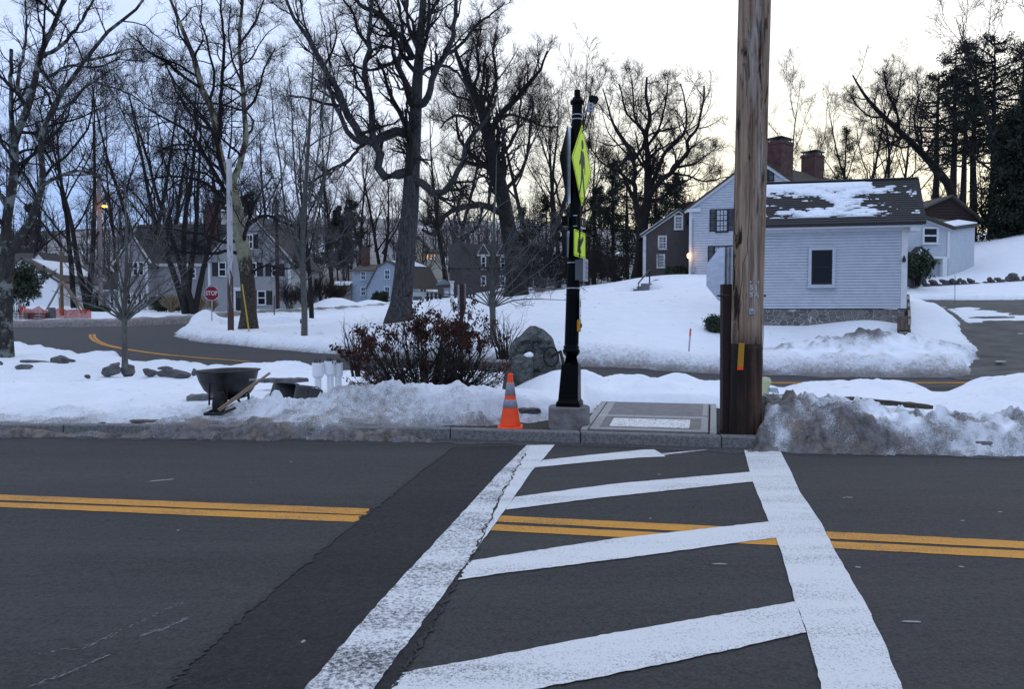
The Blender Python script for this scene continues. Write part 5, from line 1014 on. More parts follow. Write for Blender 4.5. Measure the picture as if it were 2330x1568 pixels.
m.build('lens', mat('lens_grey', (.14, .14, .15), .3), dt)
f0 = P(1351, 226, FOOT[1]); dv_ = np.array([.72, -.45, -.30]); dv_ /= np.linalg.norm(dv_); m = MB(); m.lathe([(.03, -.06), (.05, -.055), (.056, .045), (.050, .048), (.045, .04)], f0, 4, axis=dv_); m.tubes([d0 + [0, 0, .05], d0 + [0, 0, .08], f0 - [0.02, 0, .03]], .013, 8); m.build('camera_head', M_POST, bp)
m = MB(); m.tubes([d0 - [0, 0, .05], d0 - [.0, 0, .12], d0 - [.05, 0, .27], ax(300) + [.06, 0, .0], ax(308)], .008, 6); m.build('cable', M_RUBBER, bp)

# ---- utility pole, foreground right
q = NM('pole_wood', .85, .2); g1 = q.noise(1.0, q.mapv((14, 14, .55)), det=6, ro=.7); g2 = q.noise(1.0, q.mapv((5, 5, .30)), det=4, ro=.6, dist=1.5); g3 = q.noise(1.0, q.mapv((9, 9, 1.6)), det=4, ro=.6, dist=.8); g4 = q.noise(1.0, q.mapv((60, 60, 2.2)), det=3)
w_ = q.mix(q.rng(g1, .32, .66), (.09, .055, .036), (.42, .30, .21)); w_ = q.mix(q.rng(g2, .52, .66), w_, (.42, .375, .345)); w_ = q.mix(q.rng(g3, .54, .64), w_, (.022, .013, .009)); w_ = q.mix(q.math('MULTIPLY', q.rng(g4, .55, .70), .6), w_, (.05, .032, .022))
q.col(w_); q.bump(q.math('ADD', g1, q.math('MULTIPLY', g4, .7)), .8, .02); M_POLEW = q.m
q = NM('pole_butt_wood', .8, .25); g1 = q.noise(1.0, q.mapv((16, 16, .8)), det=6, ro=.7); g2 = q.noise(1.0, q.mapv((4, 4, .8)), det=4)
w_ = q.mix(q.rng(g1, .40, .70), (.014, .009, .007), (.13, .068, .042)); q.col(q.mix(q.rng(g2, .40, .62), (.014, .009, .007), w_)); q.bump(g1, .7, .02); M_BUTT = q.m
pb0 = G(1697, 992, .10); UP_Y = pb0[1]
upole = thing('utility_pole', 'thick brown wooden utility pole numbered 51 5A with a dark stained foot', 'utility pole', pb0)
pax = lambda y: P(np.interp(y, [-900, 0, 780, 990], [1738, 1717, 1699, 1696]), y, UP_Y); s = UP_Y / FPX
ysl = np.linspace(782, -900, 40); m = MB(); th = np.linspace(0, 2 * np.pi, 49)[:-1]
rg = []
for i, y in enumerate(ysl):
    c_ = pax(y); r0 = np.interp(y, [-900, 0, 782], [34.2, 35.0, 34.4]) * s; wob = 1 + .012 * fbm(th * 1.3, np.full(48, y / 160.), 5, 3) + .02 * vnoise(np.full(48, 3.1), np.full(48, y / 90.), 8) - .035 * np.exp(-((((th - 4.22 - .10 * math.sin(y / 120.)) + np.pi) % (2 * np.pi) - np.pi) / .045) ** 2)
    rg.append(np.stack([c_[0] + r0 * wob * np.cos(th), c_[1] + r0 * wob * np.sin(th), np.full(48, c_[2])], 1))
loft(m, rg); m.build('pole', M_POLEW, upole, smooth=True)
m = MB(); rg = []
for y in np.linspace(1010, 779, 14):
    c_ = pax(y); r0 = np.interp(y, [779, 1010], [34.0, 36.0]) * s; wob = 1 + .015 * fbm(th * 1.5, np.full(48, y / 60.), 15, 3); rg.append(np.stack([c_[0] + r0 * wob * np.cos(th), c_[1] + r0 * wob * np.sin(th), c_[2] + (.012 * np.sin(th * 5) if y < 780 else 0 * th)], 1))
loft(m, rg); m.build('dark_pole_foot', M_BUTT, upole, smooth=True)
crk = [(1688, 560), (1683, 600), (1680, 640), (1675, 690), (1668, 720), (1666, 770)]
def onpole(px, py, lift=.003):
    c_ = pax(py); r0 = 34.5 * s + lift; x = P(px, py, UP_Y)[0] - c_[0]; x = np.clip(x * .985, -r0 * .985, r0 * .985); yy = math.sqrt(r0 * r0 - x * x); return np.array([c_[0] + x, c_[1] - yy, P(px, py, UP_Y - yy)[2]])
m = MB()
for crk_ in ([(1696, 420), (1694, 500), (1691, 545), (1690, 575), (1682, 600), (1680, 640), (1674, 690), (1669, 718), (1666, 730)], [(1690, 40), (1692, 130), (1690, 220)], [(1722, 300), (1720, 380), (1723, 440)]): m.tubes([onpole(a, b, .000) for a, b in crk_], .004, 5)
m.build('drying_crack', mat('crack_dark', (.006, .004, .004), .9), upole)
M_NUM = mat('number_metal', (.50, .50, .50), .4, metal=.4, col2=(.36, .36, .36), scale=30)
for tx, px, py in (('5', 1698.6, 655), ('1', 1709, 655), ('5', 1698, 671), ('A', 1709.5, 671)):
    c_ = onpole(px, py, .006); nx = (c_ - pax(py)); nx[2] = 0; nx /= np.linalg.norm(nx); m = MB(); text_mb(m, tx, .088, c_, np.array([-nx[1], nx[0], 0]), Zv, bold=.004); o_ = m.build('number_plate', M_NUM, upole)
a, b = onpole(1695, 641.5, .005), onpole(1716.5, 641.5, .005); m = MB(); m.hexa([a - Zv * .013, b - Zv * .013, b - Zv * .013 + [0, .012, 0], a - Zv * .013 + [0, .012, 0], a + Zv * .012, b + Zv * .012, b + Zv * .012 + [0, .012, 0], a + Zv * .012 + [0, .012, 0]]); m.build('metal_strip', M_NUM, upole)
c_ = onpole(1699, 708, .01); nx = c_ - pax(708); nx[2] = 0; nx /= np.linalg.norm(nx); U = np.array([-nx[1], nx[0], 0]); m = MB(); plate(m, c_, U, nx, [(-.036, -.04), (.038, -.034), (.036, .04), (-.038, .034)], -.01, .002); m.lathe([(.020, 0), (.020, .014), (.012, .016), (.012, .026), (0, .027)], c_, 6, axis=nx); m.build('bolt_plate', M_GALV, upole)
for px in (1637, 1737): m = MB(); a = P(px, 673, UP_Y); d_ = 1 if px > 1700 else -1; m.lathe([(.011, -.12), (.011, .03), (.0, .031)], a, 8, axis=(d_, 0, 0)); m.lathe([(.02, -.045), (.02, -.02)], a, 6, axis=(d_, 0, 0)); m.build('through_bolt', M_RUST, upole)
m = MB(); L_ = [onpole(np.interp(y, [780, 842], [1673, 1670]), y, .008) for y in np.linspace(780, 842, 9)]; R_ = [onpole(np.interp(y, [780, 842], [1684, 1681]), y, .008) for y in np.linspace(780, 842, 9)]; i = np.arange(8); m.add(np.vstack([L_, R_]), np.stack([i, i + 9, i + 10, i + 1], 1)[:7], 0); m.add(np.vstack([[L_[7], L_[8]], [R_[7], R_[8]]]), [(0, 2, 3, 1)], 1); m.build('tape_marker', [mat('amber_tape', (.42, .20, .012), .6), M_ORANGE], upole)
m = MB(); m.tubes([onpole(1731, 700, .01), onpole(1732, 760, .012), P(1735, 800, UP_Y), P(1736, 860, UP_Y)], .004, 5); m.build('ground_wire', mat('pinkish_wire', (.30, .20, .22), .6), upole)

# ---- brown post and the back of a stop sign behind it
c0 = P(1653, 990, 9.5); c0[2] = .0; bpz = P(1652.5, 647, 9.5)[2]
bpost = thing('brown_post', 'square brown post bolted up tight against the left side of the utility pole', 'post', c0)
a, b = P(1651.5, 990, 9.5), P(1652.5, 647, 9.5); w_ = 10.8 * 9.5 / FPX; m = MB(); m.hexa([a + [-w_, -w_, -.15], a + [w_, -w_, -.15], a + [w_, w_, -.15], a + [-w_, w_, -.15], b + [-w_, -w_, 0], b + [w_, -w_, 0], b + [w_, w_, 0], b + [-w_, w_, 0]]); m.build('post', M_RUST, bpost)
m = MB()
for y in (842, 944, 985): cc_ = P(1658, y, 9.5 - w_); m.lathe([(.008, 0), (.008, .003)], cc_, 8, axis=(0, -1, 0))
m.build('bolt_hole', M_SIGNBLK, bpost)
Ys = 10.65; cs = P(1656, 623.5, Ys); gz_ = .2; ss_ = thing('stop_sign', 'bare aluminium back of an octagonal sign half hidden by the utility pole', 'road sign', (cs[0], cs[1], gz_))
nb = np.array([-.81, -.59, 0]); nb /= np.linalg.norm(nb); U = np.array([-nb[1], nb[0], 0]); rO = .381 / math.cos(np.pi / 8); oc = [(rO * math.cos(np.pi / 8 + k * np.pi / 4), rO * math.sin(np.pi / 8 + k * np.pi / 4)) for k in range(8)]
m = MB(); plate(m, cs, U, nb, rpoly(oc, .02, 3), -.003, 0); m.build('sign_panel', M_ALU, ss_)
m = MB(); plate(m, cs, U, -nb, rpoly(oc, .02, 3), .0035, .005); m.build('sign_face', mat('stop_red', (.33, .006, .014), .4), ss_)
m = MB(); 
for du in (-.03, .03): plate(m, cs, U, nb, [(du - .006, -1.75 if True else 0), (du + .006, -1.75), (du + .006, .38), (du - .006, .38)], .002, .034)
plate(m, cs, U, nb, [(-.03, -1.75), (.03, -1.75), (.03, .38), (-.03, .38)], .001, .008); m.build('channel_post', M_GALV, ss_)

# ---- wheelbarrow
wb0 = P(505, 938, 10.75); wb0[2] = SZ(wb0[0], wb0[1]) - .02; wbz = wb0[2]
A_ = np.array([.33, .944, 0]); A_ /= np.linalg.norm(A_); Rr = np.array([A_[1], -A_[0], 0])
ctr = P(518, 843, 10.95); ctr = np.array([ctr[0], ctr[1], 0]); rimz = P(518, 843, 10.8)[2]
wbar = thing('wheelbarrow', 'black plastic wheelbarrow with a wooden handle parked nose first on the snow', 'wheelbarrow', wb0)
def se(a, b, z, sh, n=40, p=3.2):
    t = np.linspace(0, 2 * np.pi, n, endpoint=False); x = np.sign(np.cos(t)) * np.abs(np.cos(t)) ** (2 / p); y = np.sign(np.sin(t)) * np.abs(np.sin(t)) ** (2 / p); return ctr + Rr * (a * x)[:, None] + A_ * (b * y + sh)[:, None] + np.array([0, 0, z])
m = MB(); rings = [se(.17, .20, rimz - .385, .06), se(.235, .28, rimz - .36, .05), se(.285, .335, rimz - .29, .03), se(.315, .39, rimz - .17, .01), se(.340, .435, rimz - .03, 0), se(.368, .465, rimz - .018, 0), se(.368, .465, rimz, 0), se(.343, .44, rimz + .001, 0), se(.330, .43, rimz - .03, 0), se(.305, .38, rimz - .17, .01), se(.275, .325, rimz - .28, .03), se(.16, .19, rimz - .36, .06)]
loft(m, rings); tub = m.build('tub', M_BLKPL, wbar, smooth=True)
lc = P(571.5, 867, 10.72); td = np.array([.62, -.78, 0]); td /= np.linalg.norm(td); tu = np.array([-td[1], td[0], 0]); dd_ = lc - (ctr + [0, 0, lc[2]]); best = None
for ang in np.linspace(0, 2 * np.pi, 200):
    pt = se(.330, .42, lc[2], 0, 200)[int(ang / (2 * np.pi) * 199)]; pr = (pt[0] / pt[1] * FPX + 1165); e_ = abs(pr - 571.5) + (0 if (pt - ctr)[1] < 0.15 else 100)
    if best is None or e_ < best[0]: best = (e_, pt)
pt = best[1]; no = pt - ctr; no[2] = 0; no = Rr * (no @ Rr) / .33 ** 2 * .33 + A_ * (no @ A_) / .42 ** 2 * .42; no /= np.linalg.norm(no); no = no * .7 + np.array([.2, -.98, 0]) * .3; no /= np.linalg.norm(no); m = MB(); text_mb(m, 'BRIGADE', .042, pt + no * .022, np.array([-no[1], no[0], 0]), Zv + no * .10, bold=.001); m.build('lettering', mat('lettering_white', (.5, .5, .5), .6), tub)
gz0 = wbz; hf = P(497, 934, 10.2); hb = P(614, 849, 10.62); off = -Rr * .42
M_HAND = mat('ash_handle_wood', (.30, .215, .15), .7, col2=(.20, .14, .095), scale=5, stretch=(1, 1, 1), bump=.15)
for k_, o_ in ((0, np.zeros(3)),):
    m = MB(); a, b = hf + o_, hb + o_ * 1.15; d_ = (b - a) / np.linalg.norm(b - a); sd_ = np.cross(d_, Zv); sd_ /= np.linalg.norm(sd_); up = np.cross(sd_, d_); e_ = b - d_ * .22
    m.hexa([a + sd_ * x + up * y for x, y in ((-.02, -.022), (.02, -.022), (.02, .022), (-.02, .022))] + [e_ + sd_ * x + up * y for x, y in ((-.02, -.022), (.02, -.022), (.02, .022), (-.02, .022))]); m.tubes([e_, e_ + d_ * .05, b], [.021, .018, .017], 10, cap=True); m.build('handle', M_HAND, wbar)
wc_ = P(499, 914, 10.42); wr = .18; wc_[2] = gz0 + wr * .92; axd = Rr * .93 + A_ * .38; axd /= np.linalg.norm(axd); m = MB(); m.lathe([(wr * .55, -.045), (wr * .8, -.052), (wr * .97, -.04), (wr, -.012), (wr, .012), (wr * .97, .04), (wr * .8, .052), (wr * .55, .045)], wc_, 30, axis=axd); wh = m.build('wheel', M_RUBBER, wbar, smooth=True)
m = MB(); m.lathe([(.03, -.06), (wr * .56, -.03), (wr * .56, .03), (.03, .06)], wc_, 20, axis=axd); m.build('rim', M_BLACK, wh, smooth=False)
M_FRAME = M_BLACK
m = MB(); n0, n1 = P(466, 936, 10.2), P(503, 934, 10.2); n0[2] = n1[2] = gz0 + .05; m.tubes([n0 + A_ * .28 + [0, 0, .05], n0, n1, n1 + A_ * .28 + [0, 0, .05]], .022, 8); m.build('nose_guard', M_FRAME, wbar)
for px in (477, 515): m = MB(); a = P(px, 872, 10.42); b = P(px - 1 if px < 500 else px + 1, 922, 10.5); m.tubes([a, b], .013, 8, cap=True); m.build('front_brace', M_FRAME, wbar)
m = MB(); a = P(478, 900, 10.6); b = P(560, 897, 11.0); m.box(a[0], b[0], a[1], b[1] + .1, rimz - .41, rimz - .385); m.build('frame_plate', M_FRAME, wbar)
for pts in ([(565, 895, 11.0), (567, 925, 11.0), (571, 942, 11.0)], [(540, 905, 10.9), (552, 930, 10.9), (560, 941, 10.9)]):
    m = MB(); m.tubes([P(*q_) - [0, 0, .0] for q_ in pts] + [P(*pts[-1]) - [0, 0, .06]], .019, 8, cap=True); m.build('leg', M_FRAME, wbar)

# ---- tipped bin, pipes, stones
b_ = P(650, 905, 11.2); b_[2] = SZ(b_[0], b_[1]); tb = thing('tipped_bin', 'dark grey plastic bin lying on its side with its mouth open towards the street', 'bin', b_)
op = np.array([P(611, 909, 10.95), P(666, 921, 11.0), P(677, 872, 11.2), P(622, 869, 11.2)]); cen = op.mean(0); back = cen + np.array([.34, .48, -.10])
def rr4(q4, f, c_, k=6):
    o = []
    for i in range(4):
        p, a, b = q4[i], q4[i - 1], q4[(i + 1) % 4]; p0, p1 = p + (a - p) * .18, p + (b - p) * .18
        for j in range(k + 1): w_ = j / k; o.append((1 - w_) ** 2 * p0 + 2 * w_ * (1 - w_) * p + w_ * w_ * p1)
    o = np.array(o); return c_ + (o - cen) * f
vv_ = back - cen
m = MB(); loft(m, [rr4(op, .66, cen + vv_), rr4(op, .70, cen + vv_ * .95), rr4(op, .90, cen + vv_ * .12), rr4(op, .91, cen + vv_ * .10), rr4(op, 1.0, cen + vv_ * .10), rr4(op, 1.02, cen + vv_ * .05), rr4(op, 1.0, cen), rr4(op, .92, cen), rr4(op, .88, cen + vv_ * .03), rr4(op, .84, cen + vv_ * .2), rr4(op, .86, cen + vv_ * .22), rr4(op, .64, cen + vv_ * .9)]); m.build('bin_shell', M_GREYPL, tb)
m = MB(); 
for k_ in range(4): a = rr4(op, .86, cen + vv_ * (.35 + .15 * k_)); m.tubes(np.vstack([a, a[:1]])[8:22], .008, 5)
m.build('rib', M_GREYPL, tb)
pipes = [('widest white pipe of the cluster with a notched sleeve nearest the tipped bin', 724, 826, 857, 906, 13, 7.6, 11.85), ('tallest white plastic pipe with a broad top in the middle of the cluster', 752, 822, 852, 906, 13.5, 7.4, 11.95), ('white plastic pipe partly behind twigs at the right of the trio', 770, 826, 855, 907, 10.5, 7.4, 12.05), ('short plain white pipe standing apart under the brown bush', 801, 868, 870, 908, 7, 6.8, 12.0)]
for lb, px, yt, yn, yb, rt, rb_, Yv in pipes:
    a = P(px, yb, Yv); t = thing('white_pipe', lb, 'pipe', a, 'white plastic pipes in the snow'); s = Yv / FPX; h0, h1 = P(px, yn, Yv)[2] - a[2], P(px, yt, Yv)[2] - a[2]
    m = MB(); pr_ = [(rb_ * s, -.15), (rb_ * s, h0 - .03), (rt * s, h0 + .01), (rt * s, h1), (rt * s - .006, h1), (rt * s - .008, h0 + .03), (.0, h0 + .02)] if yn < 868 else [(rb_ * s, -.15), (rb_ * s, h1), (rb_ * s - .006, h1), (rb_ * s - .008, .1), (0, .1)]
    m.lathe(pr_, a, 24); m.build('pipe_tube', M_PVC, t, smooth=False)
    m = MB(); m.lathe([(rb_ * s + .002, -.1), (rb_ * s + .012, -.1), (rb_ * s + .012, .03), (rb_ * s + .002, .03)], a, 20); m.build('base_collar', M_RUBBER, t)
    if yn < 868:
        m = MB()
        for k_ in range(4): x_ = a + np.array([random.uniform(-.05, .05), random.uniform(-.04, .04), h1 - .05]); m.lathe([(.008, 0), (.007, .07), (.0, .13)], x_, 6)
        m.build('ground_spike', M_RUBBER, t)
def rock_mesh(c, sx, sy, sz, seed, ang=.35, rz=0, ti=0, n=3):
    import bmesh as _b
    bm = _b.new(); _b.ops.create_icosphere(bm, subdivisions=n, radius=1); V = np.sign(np.array([v.co[:] for v in bm.verts])) * np.abs(np.array([v.co[:] for v in bm.verts])) ** .72; F = [tuple(v.index for v in f.verts) for f in bm.faces]; rs = np.random.default_rng(seed); pl = rs.normal(size=(15, 3)); pl /= np.linalg.norm(pl, axis=1, keepdims=True); dd = rs.uniform(.55, .98, 15)
    bm.free()
    for p, d_ in zip(pl, dd): h = V @ p - d_; V = V - np.where(h > 0, h, 0)[:, None] * p * 1.0
    V = V + (fbm(V[:, 0] * 2.2 + seed, V[:, 1] * 2.2 + V[:, 2] * 1.7, seed, 4) * ang * .22)[:, None] * V
    V = V * [sx, sy, sz]; ca, sa = math.cos(ti), math.sin(ti); V = np.stack([V[:, 0] * ca - V[:, 2] * sa, V[:, 1], V[:, 0] * sa + V[:, 2] * ca], 1)
    ca, sa = math.cos(rz), math.sin(rz); V = np.stack([V[:, 0] * ca - V[:, 1] * sa, V[:, 0] * sa + V[:, 1] * ca, V[:, 2]], 1); return V + np.asarray(c), F
def rock(lb, px, py, Y, w, h, seed, dep=None, rz=0., ti=0., group='stones lying in the snow', name='field_stone', m_=None, cat='stone'):
    c = P(px, py, Y); s = Y / FPX; V, F = rock_mesh(c, w / 2 * s * 1.12, (dep or w * .35) * s, h / 2 * s * 1.2, seed, rz=rz, ti=ti); mb = MB(); mb.add(V, F); o = mb.build(name, m_ or M_ROCK); 
    return tag(o, lb, cat, group)
rock('broad dark rock with a peaked top in the snow nearest the left trunk', 135, 824, 18.2, 52, 32, 3, ti=-.12)
rock('long low flat stone edge running left from the peaked dark rock', 88, 826, 18.6, 74, 11, 4, dep=14, ti=-.08)
rock('small squared stone lying lowest at far left of the snow', 53, 838, 16.6, 40, 15, 5)
rock('rounded stone tip right behind the peaked dark rock', 160, 822, 18.8, 20, 14, 6)
rock('squared leaning stone left of the sapling foot', 249, 847, 15.4, 44, 23, 7, ti=.25)
rock('tilted dark stone right against the sapling foot', 291, 842, 15.6, 36, 28, 8, ti=-.2)
rock('small grey stone behind the squared leaning stone', 262, 831, 16.4, 20, 14, 9)
rock('tiny dark stone tip alone left of the sapling stones', 199, 857, 14.9, 14, 9, 10)
rock('low domed dark stone left of the long pair', 340, 848, 15.2, 40, 17, 11)
rock('long flat dark stone with a broken right end above the wheelbarrow', 396, 852, 15.0, 76, 22, 12, dep=18, ti=.05)
rock('flat grey stone tip behind the long flat dark stone', 378, 839, 16.4, 34, 10, 13)
rock('small dark stone peeping out left of the wheelbarrow rim', 443, 847, 14.6, 14, 18, 14)
rock('grey stone fragment at the left edge of the picture', -2, 830, 17.6, 18, 16, 15)
rock('dark jagged rubble lying between the cone and the footing', 1206, 934, 10.6, 52, 16, 16, dep=16)
rock('brown lump frozen into the right snowbank by the road', 1846, 993, 8.75, 22, 12, 17)
def slab_px(nm, lb, a, b, Y0_, Y1_, th, dep, m_, cat, group=None):
    p, q_ = P(*a, Y0_), P(*b, Y1_); d_ = (q_ - p) / np.linalg.norm(q_ - p); sd_ = np.cross(Zv, d_); sd_ /= np.linalg.norm(sd_); up = np.cross(d_, sd_); n = 14; rg = []
    for i in range(n):
        t = i / (n - 1); c = p + (q_ - p) * t; j = lambda k_: .10 * th * vnoise(np.array([t * 9 + k_ * 7.]), np.array([k_ * 3.]), 33)[0] * 2
        f_ = 1 if 0 < i < n - 1 else .8
        rg.append(np.array([c + sd_ * (x * dep / 2 * f_ + j(k_)) + up * (y * th / 2 * f_ + j(k_ + 5)) for k_, (x, y) in enumerate(((-1, -.8), (1, -.8), (1, .8), (.8, 1), (-.8, 1), (-1, .8)))]))
    m = MB(); loft(m, rg); return tag(m.build(nm, m_), lb, cat, group)
slab_px('granite_beam', 'long grey stone beam under snow behind the tipped bin', (598, 866), (690, 866), 13.2, 12.6, .085, .3, M_ROCK, 'stone')
slab_px('stone_block', 'squared grey stone block half buried behind the wheelbarrow', (427, 907), (486, 904), 11.7, 11.8, .12, .3, mat('grey_block', (.13, .128, .125), .9, col2=(.2, .195, .19), scale=9, bump=.4), 'stone')
slab_px('timber_beam', 'long dark weathered timber lying in the snow right of the pole', (1925, 908), (2119, 927), 10.3, 10.15, .075, .16, mat('dark_timber', (.030, .024, .019), .9, col2=(.085, .066, .050), scale=5, stretch=(1, 6, 6), bump=.6, bscale=10), 'timber')
slab_px('timber_beam', 'short end of a grey board showing beside the pale plastic box', (1728, 899), (1795, 902), 10.8, 10.6, .04, .14, M_WOODG, 'timber')
slab_px('kerb_plank', 'thin brown plank frozen into the snow edge at left', (300, 957), (690, 968), 10.25, 10.1, .03, .14, mat('wet_plank', (.10, .075, .055), .85, col2=(.17, .14, .12), scale=6), 'plank')
slab_px('kerb_plank', 'thin brown plank frozen into the snow edge just right of the wheelbarrow', (1060-10, 962), (1340-170, 972), 10.0, 9.9, .03, .14, MATS['wet_plank'], 'plank') if False else None
slab_px('kerb_plank', 'grey brown plank edge showing under the snow heap near the brown bush', (750, 963), (930, 969), 10.05, 9.95, .03, .14, MATS['wet_plank'], 'plank')
# boulder with a snow-capped block in front
def outline_rock(nm, lb, L, Rr_, Y, dep, seed, m_, parent=None, cat='boulder'):
    ys_ = np.linspace(max(L[0][1], Rr_[0][1]), min(L[-1][1], Rr_[-1][1]), 22); a = np.linspace(0, 2 * np.pi, 44, endpoint=False); rg = []; s = Y / FPX
    for y in ys_:
        l = np.interp(y, [p[1] for p in L], [p[0] for p in L]); r = np.interp(y, [p[1] for p in Rr_], [p[0] for p in Rr_]); c = P((l + r) / 2, y, Y); w_ = (r - l) / 2 * s; dp_ = dep * (1 - .55 * max(0, (ys_[-1] - y) / (ys_[-1] - ys_[0])) ** 2)
        n_ = .86 + .55 * np.abs(fbm(a * 1.3 + seed, np.full(44, y / 16.), seed, 3)) + .22 * fbm(a * 4 + seed, np.full(44, y / 5.), seed + 9, 3); rg.append(np.stack([c[0] + w_ * np.cos(a) * (1 + .03 * (n_ - 1)), c[1] + dp_ * np.minimum(1, w_ / .3) * np.sin(a) * n_, np.full(44, c[2]) + .02 * vnoise(a * 3, np.full(44, y / 9.), seed)], 1))
    m = MB(); loft(m, rg[::-1]); o = m.build(nm, m_, smooth=False); return tag(o, lb, cat)
outline_rock('boulder', 'large upright lichen covered boulder standing in the snow left of the black post', [(1206, 742), (1198, 748), (1186, 763), (1166, 775), (1158, 795), (1157, 820), (1150, 850), (1146, 905)], [(1218, 742), (1238, 750), (1250, 760), (1258, 770), (1264, 790), (1271, 806), (1277, 840), (1282, 905)], 13.5, .34, 2, M_BOULD)
o = outline_rock('boulder_block', 'low lichen covered block with a snow cap leaning on the large boulder', [(1190, 806), (1168, 812), (1152, 832), (1146, 860), (1140, 905)], [(1206, 806), (1212, 818), (1214, 840), (1212, 860), (1216, 905)], 13.0, .25, 5, M_BOULD)
V, F = rock_mesh(P(1203, 808, 13.0), .11, .10, .055, 41, ang=.2); mb = MB(); mb.add(V, F); mb.build('snow_cap', M_RSNOW, o, smooth=True)
wq = P(1254, 812, 13.15); wt = thing('old_wheel', 'dark thin rimmed wheel half buried between the boulder and the black post', 'wheel', wq); ang_ = np.linspace(0, 2 * np.pi, 28); nrm_ = np.array([.62, -.78, .1]); e1_ = np.array([.78, .62, 0]); e2_ = np.cross(nrm_, e1_)
m = MB(); m.tubes(np.array([wq + .17 * (e1_ * math.cos(t) + e2_ * math.sin(t)) for t in ang_]), .018, 8); m.build('tyre', M_RUBBER, wt, smooth=True); m = MB(); m.tubes(np.array([wq + .12 * (e1_ * math.cos(t) + e2_ * math.sin(t)) for t in ang_]), .008, 6)
m.lathe([(.03, -.02), (.03, .02)], wq, 10, axis=nrm_); m.build('rim', M_GREYPL, wt); m = MB(); m.tubes([wq, P(1275, 800, 13.0), P(1285, 838, 12.9)], .03, 6); m.build('frame_bar', M_RUST, wt)
# pale plastic box behind the pole, scrap paper
a = P(1738, 889, 11.3); pbx = thing('plastic_box', 'pale yellow plastic box half hidden behind the foot of the utility pole', 'box', a); m = MB(); rgs = [np.array([a + [x * w_, y * w_ * .8, z] for x, y in ((-1, -1), (1, -1), (1, 1), (-1, 1))]) for w_, z in ((.06, -.05), (.075, .12), (.088, .125), (.088, .155), (.07, .20), (.0, .21))]; loft(m, rgs); m.build('box_body', mat('pale_yellow_plastic', (.50, .52, .30), .5), pbx)
m = MB(); b = P(1762, 888, 11.2); m.hexa([b + [-.07, -.05, -.03], b + [.06, -.05, -.05], b + [.06, .05, -.05], b + [-.07, .05, -.03], b + [-.07, -.05, .03], b + [.03, -.05, .035], b + [.03, .05, .035], b + [-.07, .05, .03]]); tag(m.build('plastic_tray', mat('pale_blue_plastic', (.34, .40, .47), .4)), 'pale blue plastic tray on the snow just right of the yellow box', 'tray')
V, F = rock_mesh(P(2275, 822, 22.0) + [0, 0, -.02], .19, .13, .04, 77, n=2); mb = MB(); mb.add(V, F); tag(mb.build('scrap_paper', mat('dirty_paper', (.42, .40, .33), .9)), 'crumpled pale scrap lying on the driveway', 'litter')

# ---- signs and posts beyond the kerb
bs = Pz(1050, 12.6); t = thing('small_road_sign', 'grey back of a narrow sign on a brown post rising through the brown bush', 'road sign', bs)
m = MB(); a, b = P(1050, 880, 12.6), P(1050.5, 646, 12.6); w_ = 3.7 * 12.6 / FPX; m.box(a[0] - w_, a[0] + w_, 12.6 - .03, 12.6 + .03, a[2] - .3, b[2]); m.build('post', M_RUST, t)
m = MB(); nb = np.array([-.80, -.6, 0]); U = np.array([.6, -.80, 0]); cs = P(1050.5, 676, 12.66); plate(m, cs, U, nb, rpoly([(-.13, -.22), (.13, -.22), (.13, .22), (-.13, .22)], .03), -.003, 0); m.build('sign_panel', mat('sign_back_grey', (.24, .235, .25), .5), t)
# stop sign at the far junction
bs = P(482, 753, 40); t = thing('stop_sign', 'red octagonal STOP sign on a grey post at the side road junction', 'road sign', bs); m = MB(); a = P(482, 667.5, 40); m.tubes([bs - [0, .0, .4], P(482, 640, 40)], .03, 8); m.build('post', M_GALV, t)
rO = .385 / math.cos(np.pi / 8); oc = [(rO * math.cos(np.pi / 8 + k * np.pi / 4), rO * math.sin(np.pi / 8 + k * np.pi / 4)) for k in range(8)]; U, nb = np.array([1, .05, 0]), np.array([.05, -1, 0]); a = a + nb * .04
m = MB(); plate(m, a, U, nb, oc, -.003, 0, 0); plate(m, a, U, nb, [(x * .93, y * .93) for x, y in oc], .001, .004, 1); text_mb(m, 'STOP', .335, a + nb * .008, U, Zv, mi=0, bold=.006, sx=.80); m.build('sign_panel', [mat('sign_white_edge', (.62, .60, .62), .5), mat('stop_red_far', (.20, .004, .012), .5)], t)
m = MB(); c_ = P(481, 653, 40); m.box(c_[0] - .10, c_[0] + .10, 39.97, 40.0, c_[2] - .09, c_[2] + .09); m.build('street_name_plate', mat('street_sign_green', (.05, .15, .13), .5), t)
def pole(nm, lb, cat, xb, yb, xt, yt, Y, r0, r1, m_, sides=14, group=None):
    b = P(xb, yb, Y); t = thing(nm, lb, cat, b, group); m = MB(); tp = P(xt, yt, Y); k = 10; m.tubes([b - [0, 0, .5]] + [b + (tp - b) * i / k for i in range(k + 1)], [r0] + [r0 + (r1 - r0) * i / k for i in range(k + 1)], sides, cap=True); m.build('pole', m_, t, smooth=True); return t
q = NM('peeling_pole_wood', .85); g1 = q.noise(1.0, q.mapv((9, 9, .9)), det=5, ro=.65, dist=1); sx_ = q.n('ShaderNodeSeparateXYZ', {0: q.obj}).outputs[2]; f_ = q.math('ADD', q.rng(g1, .3, .7), q.rng(sx_, 4.0, 0.5, -.30, .5)); q.col(q.mix(q.rng(f_, .38, .60), (.50, .49, .50), (.075, .042, .034))); q.bump(g1, .5, .02); M_PEEL = q.m
pole('weathered_pole', 'pale weathered pole with peeling dark foot in front of the sycamore', 'utility pole', 525.5, 765, 521, 362, 33, .135, .115, M_PEEL)
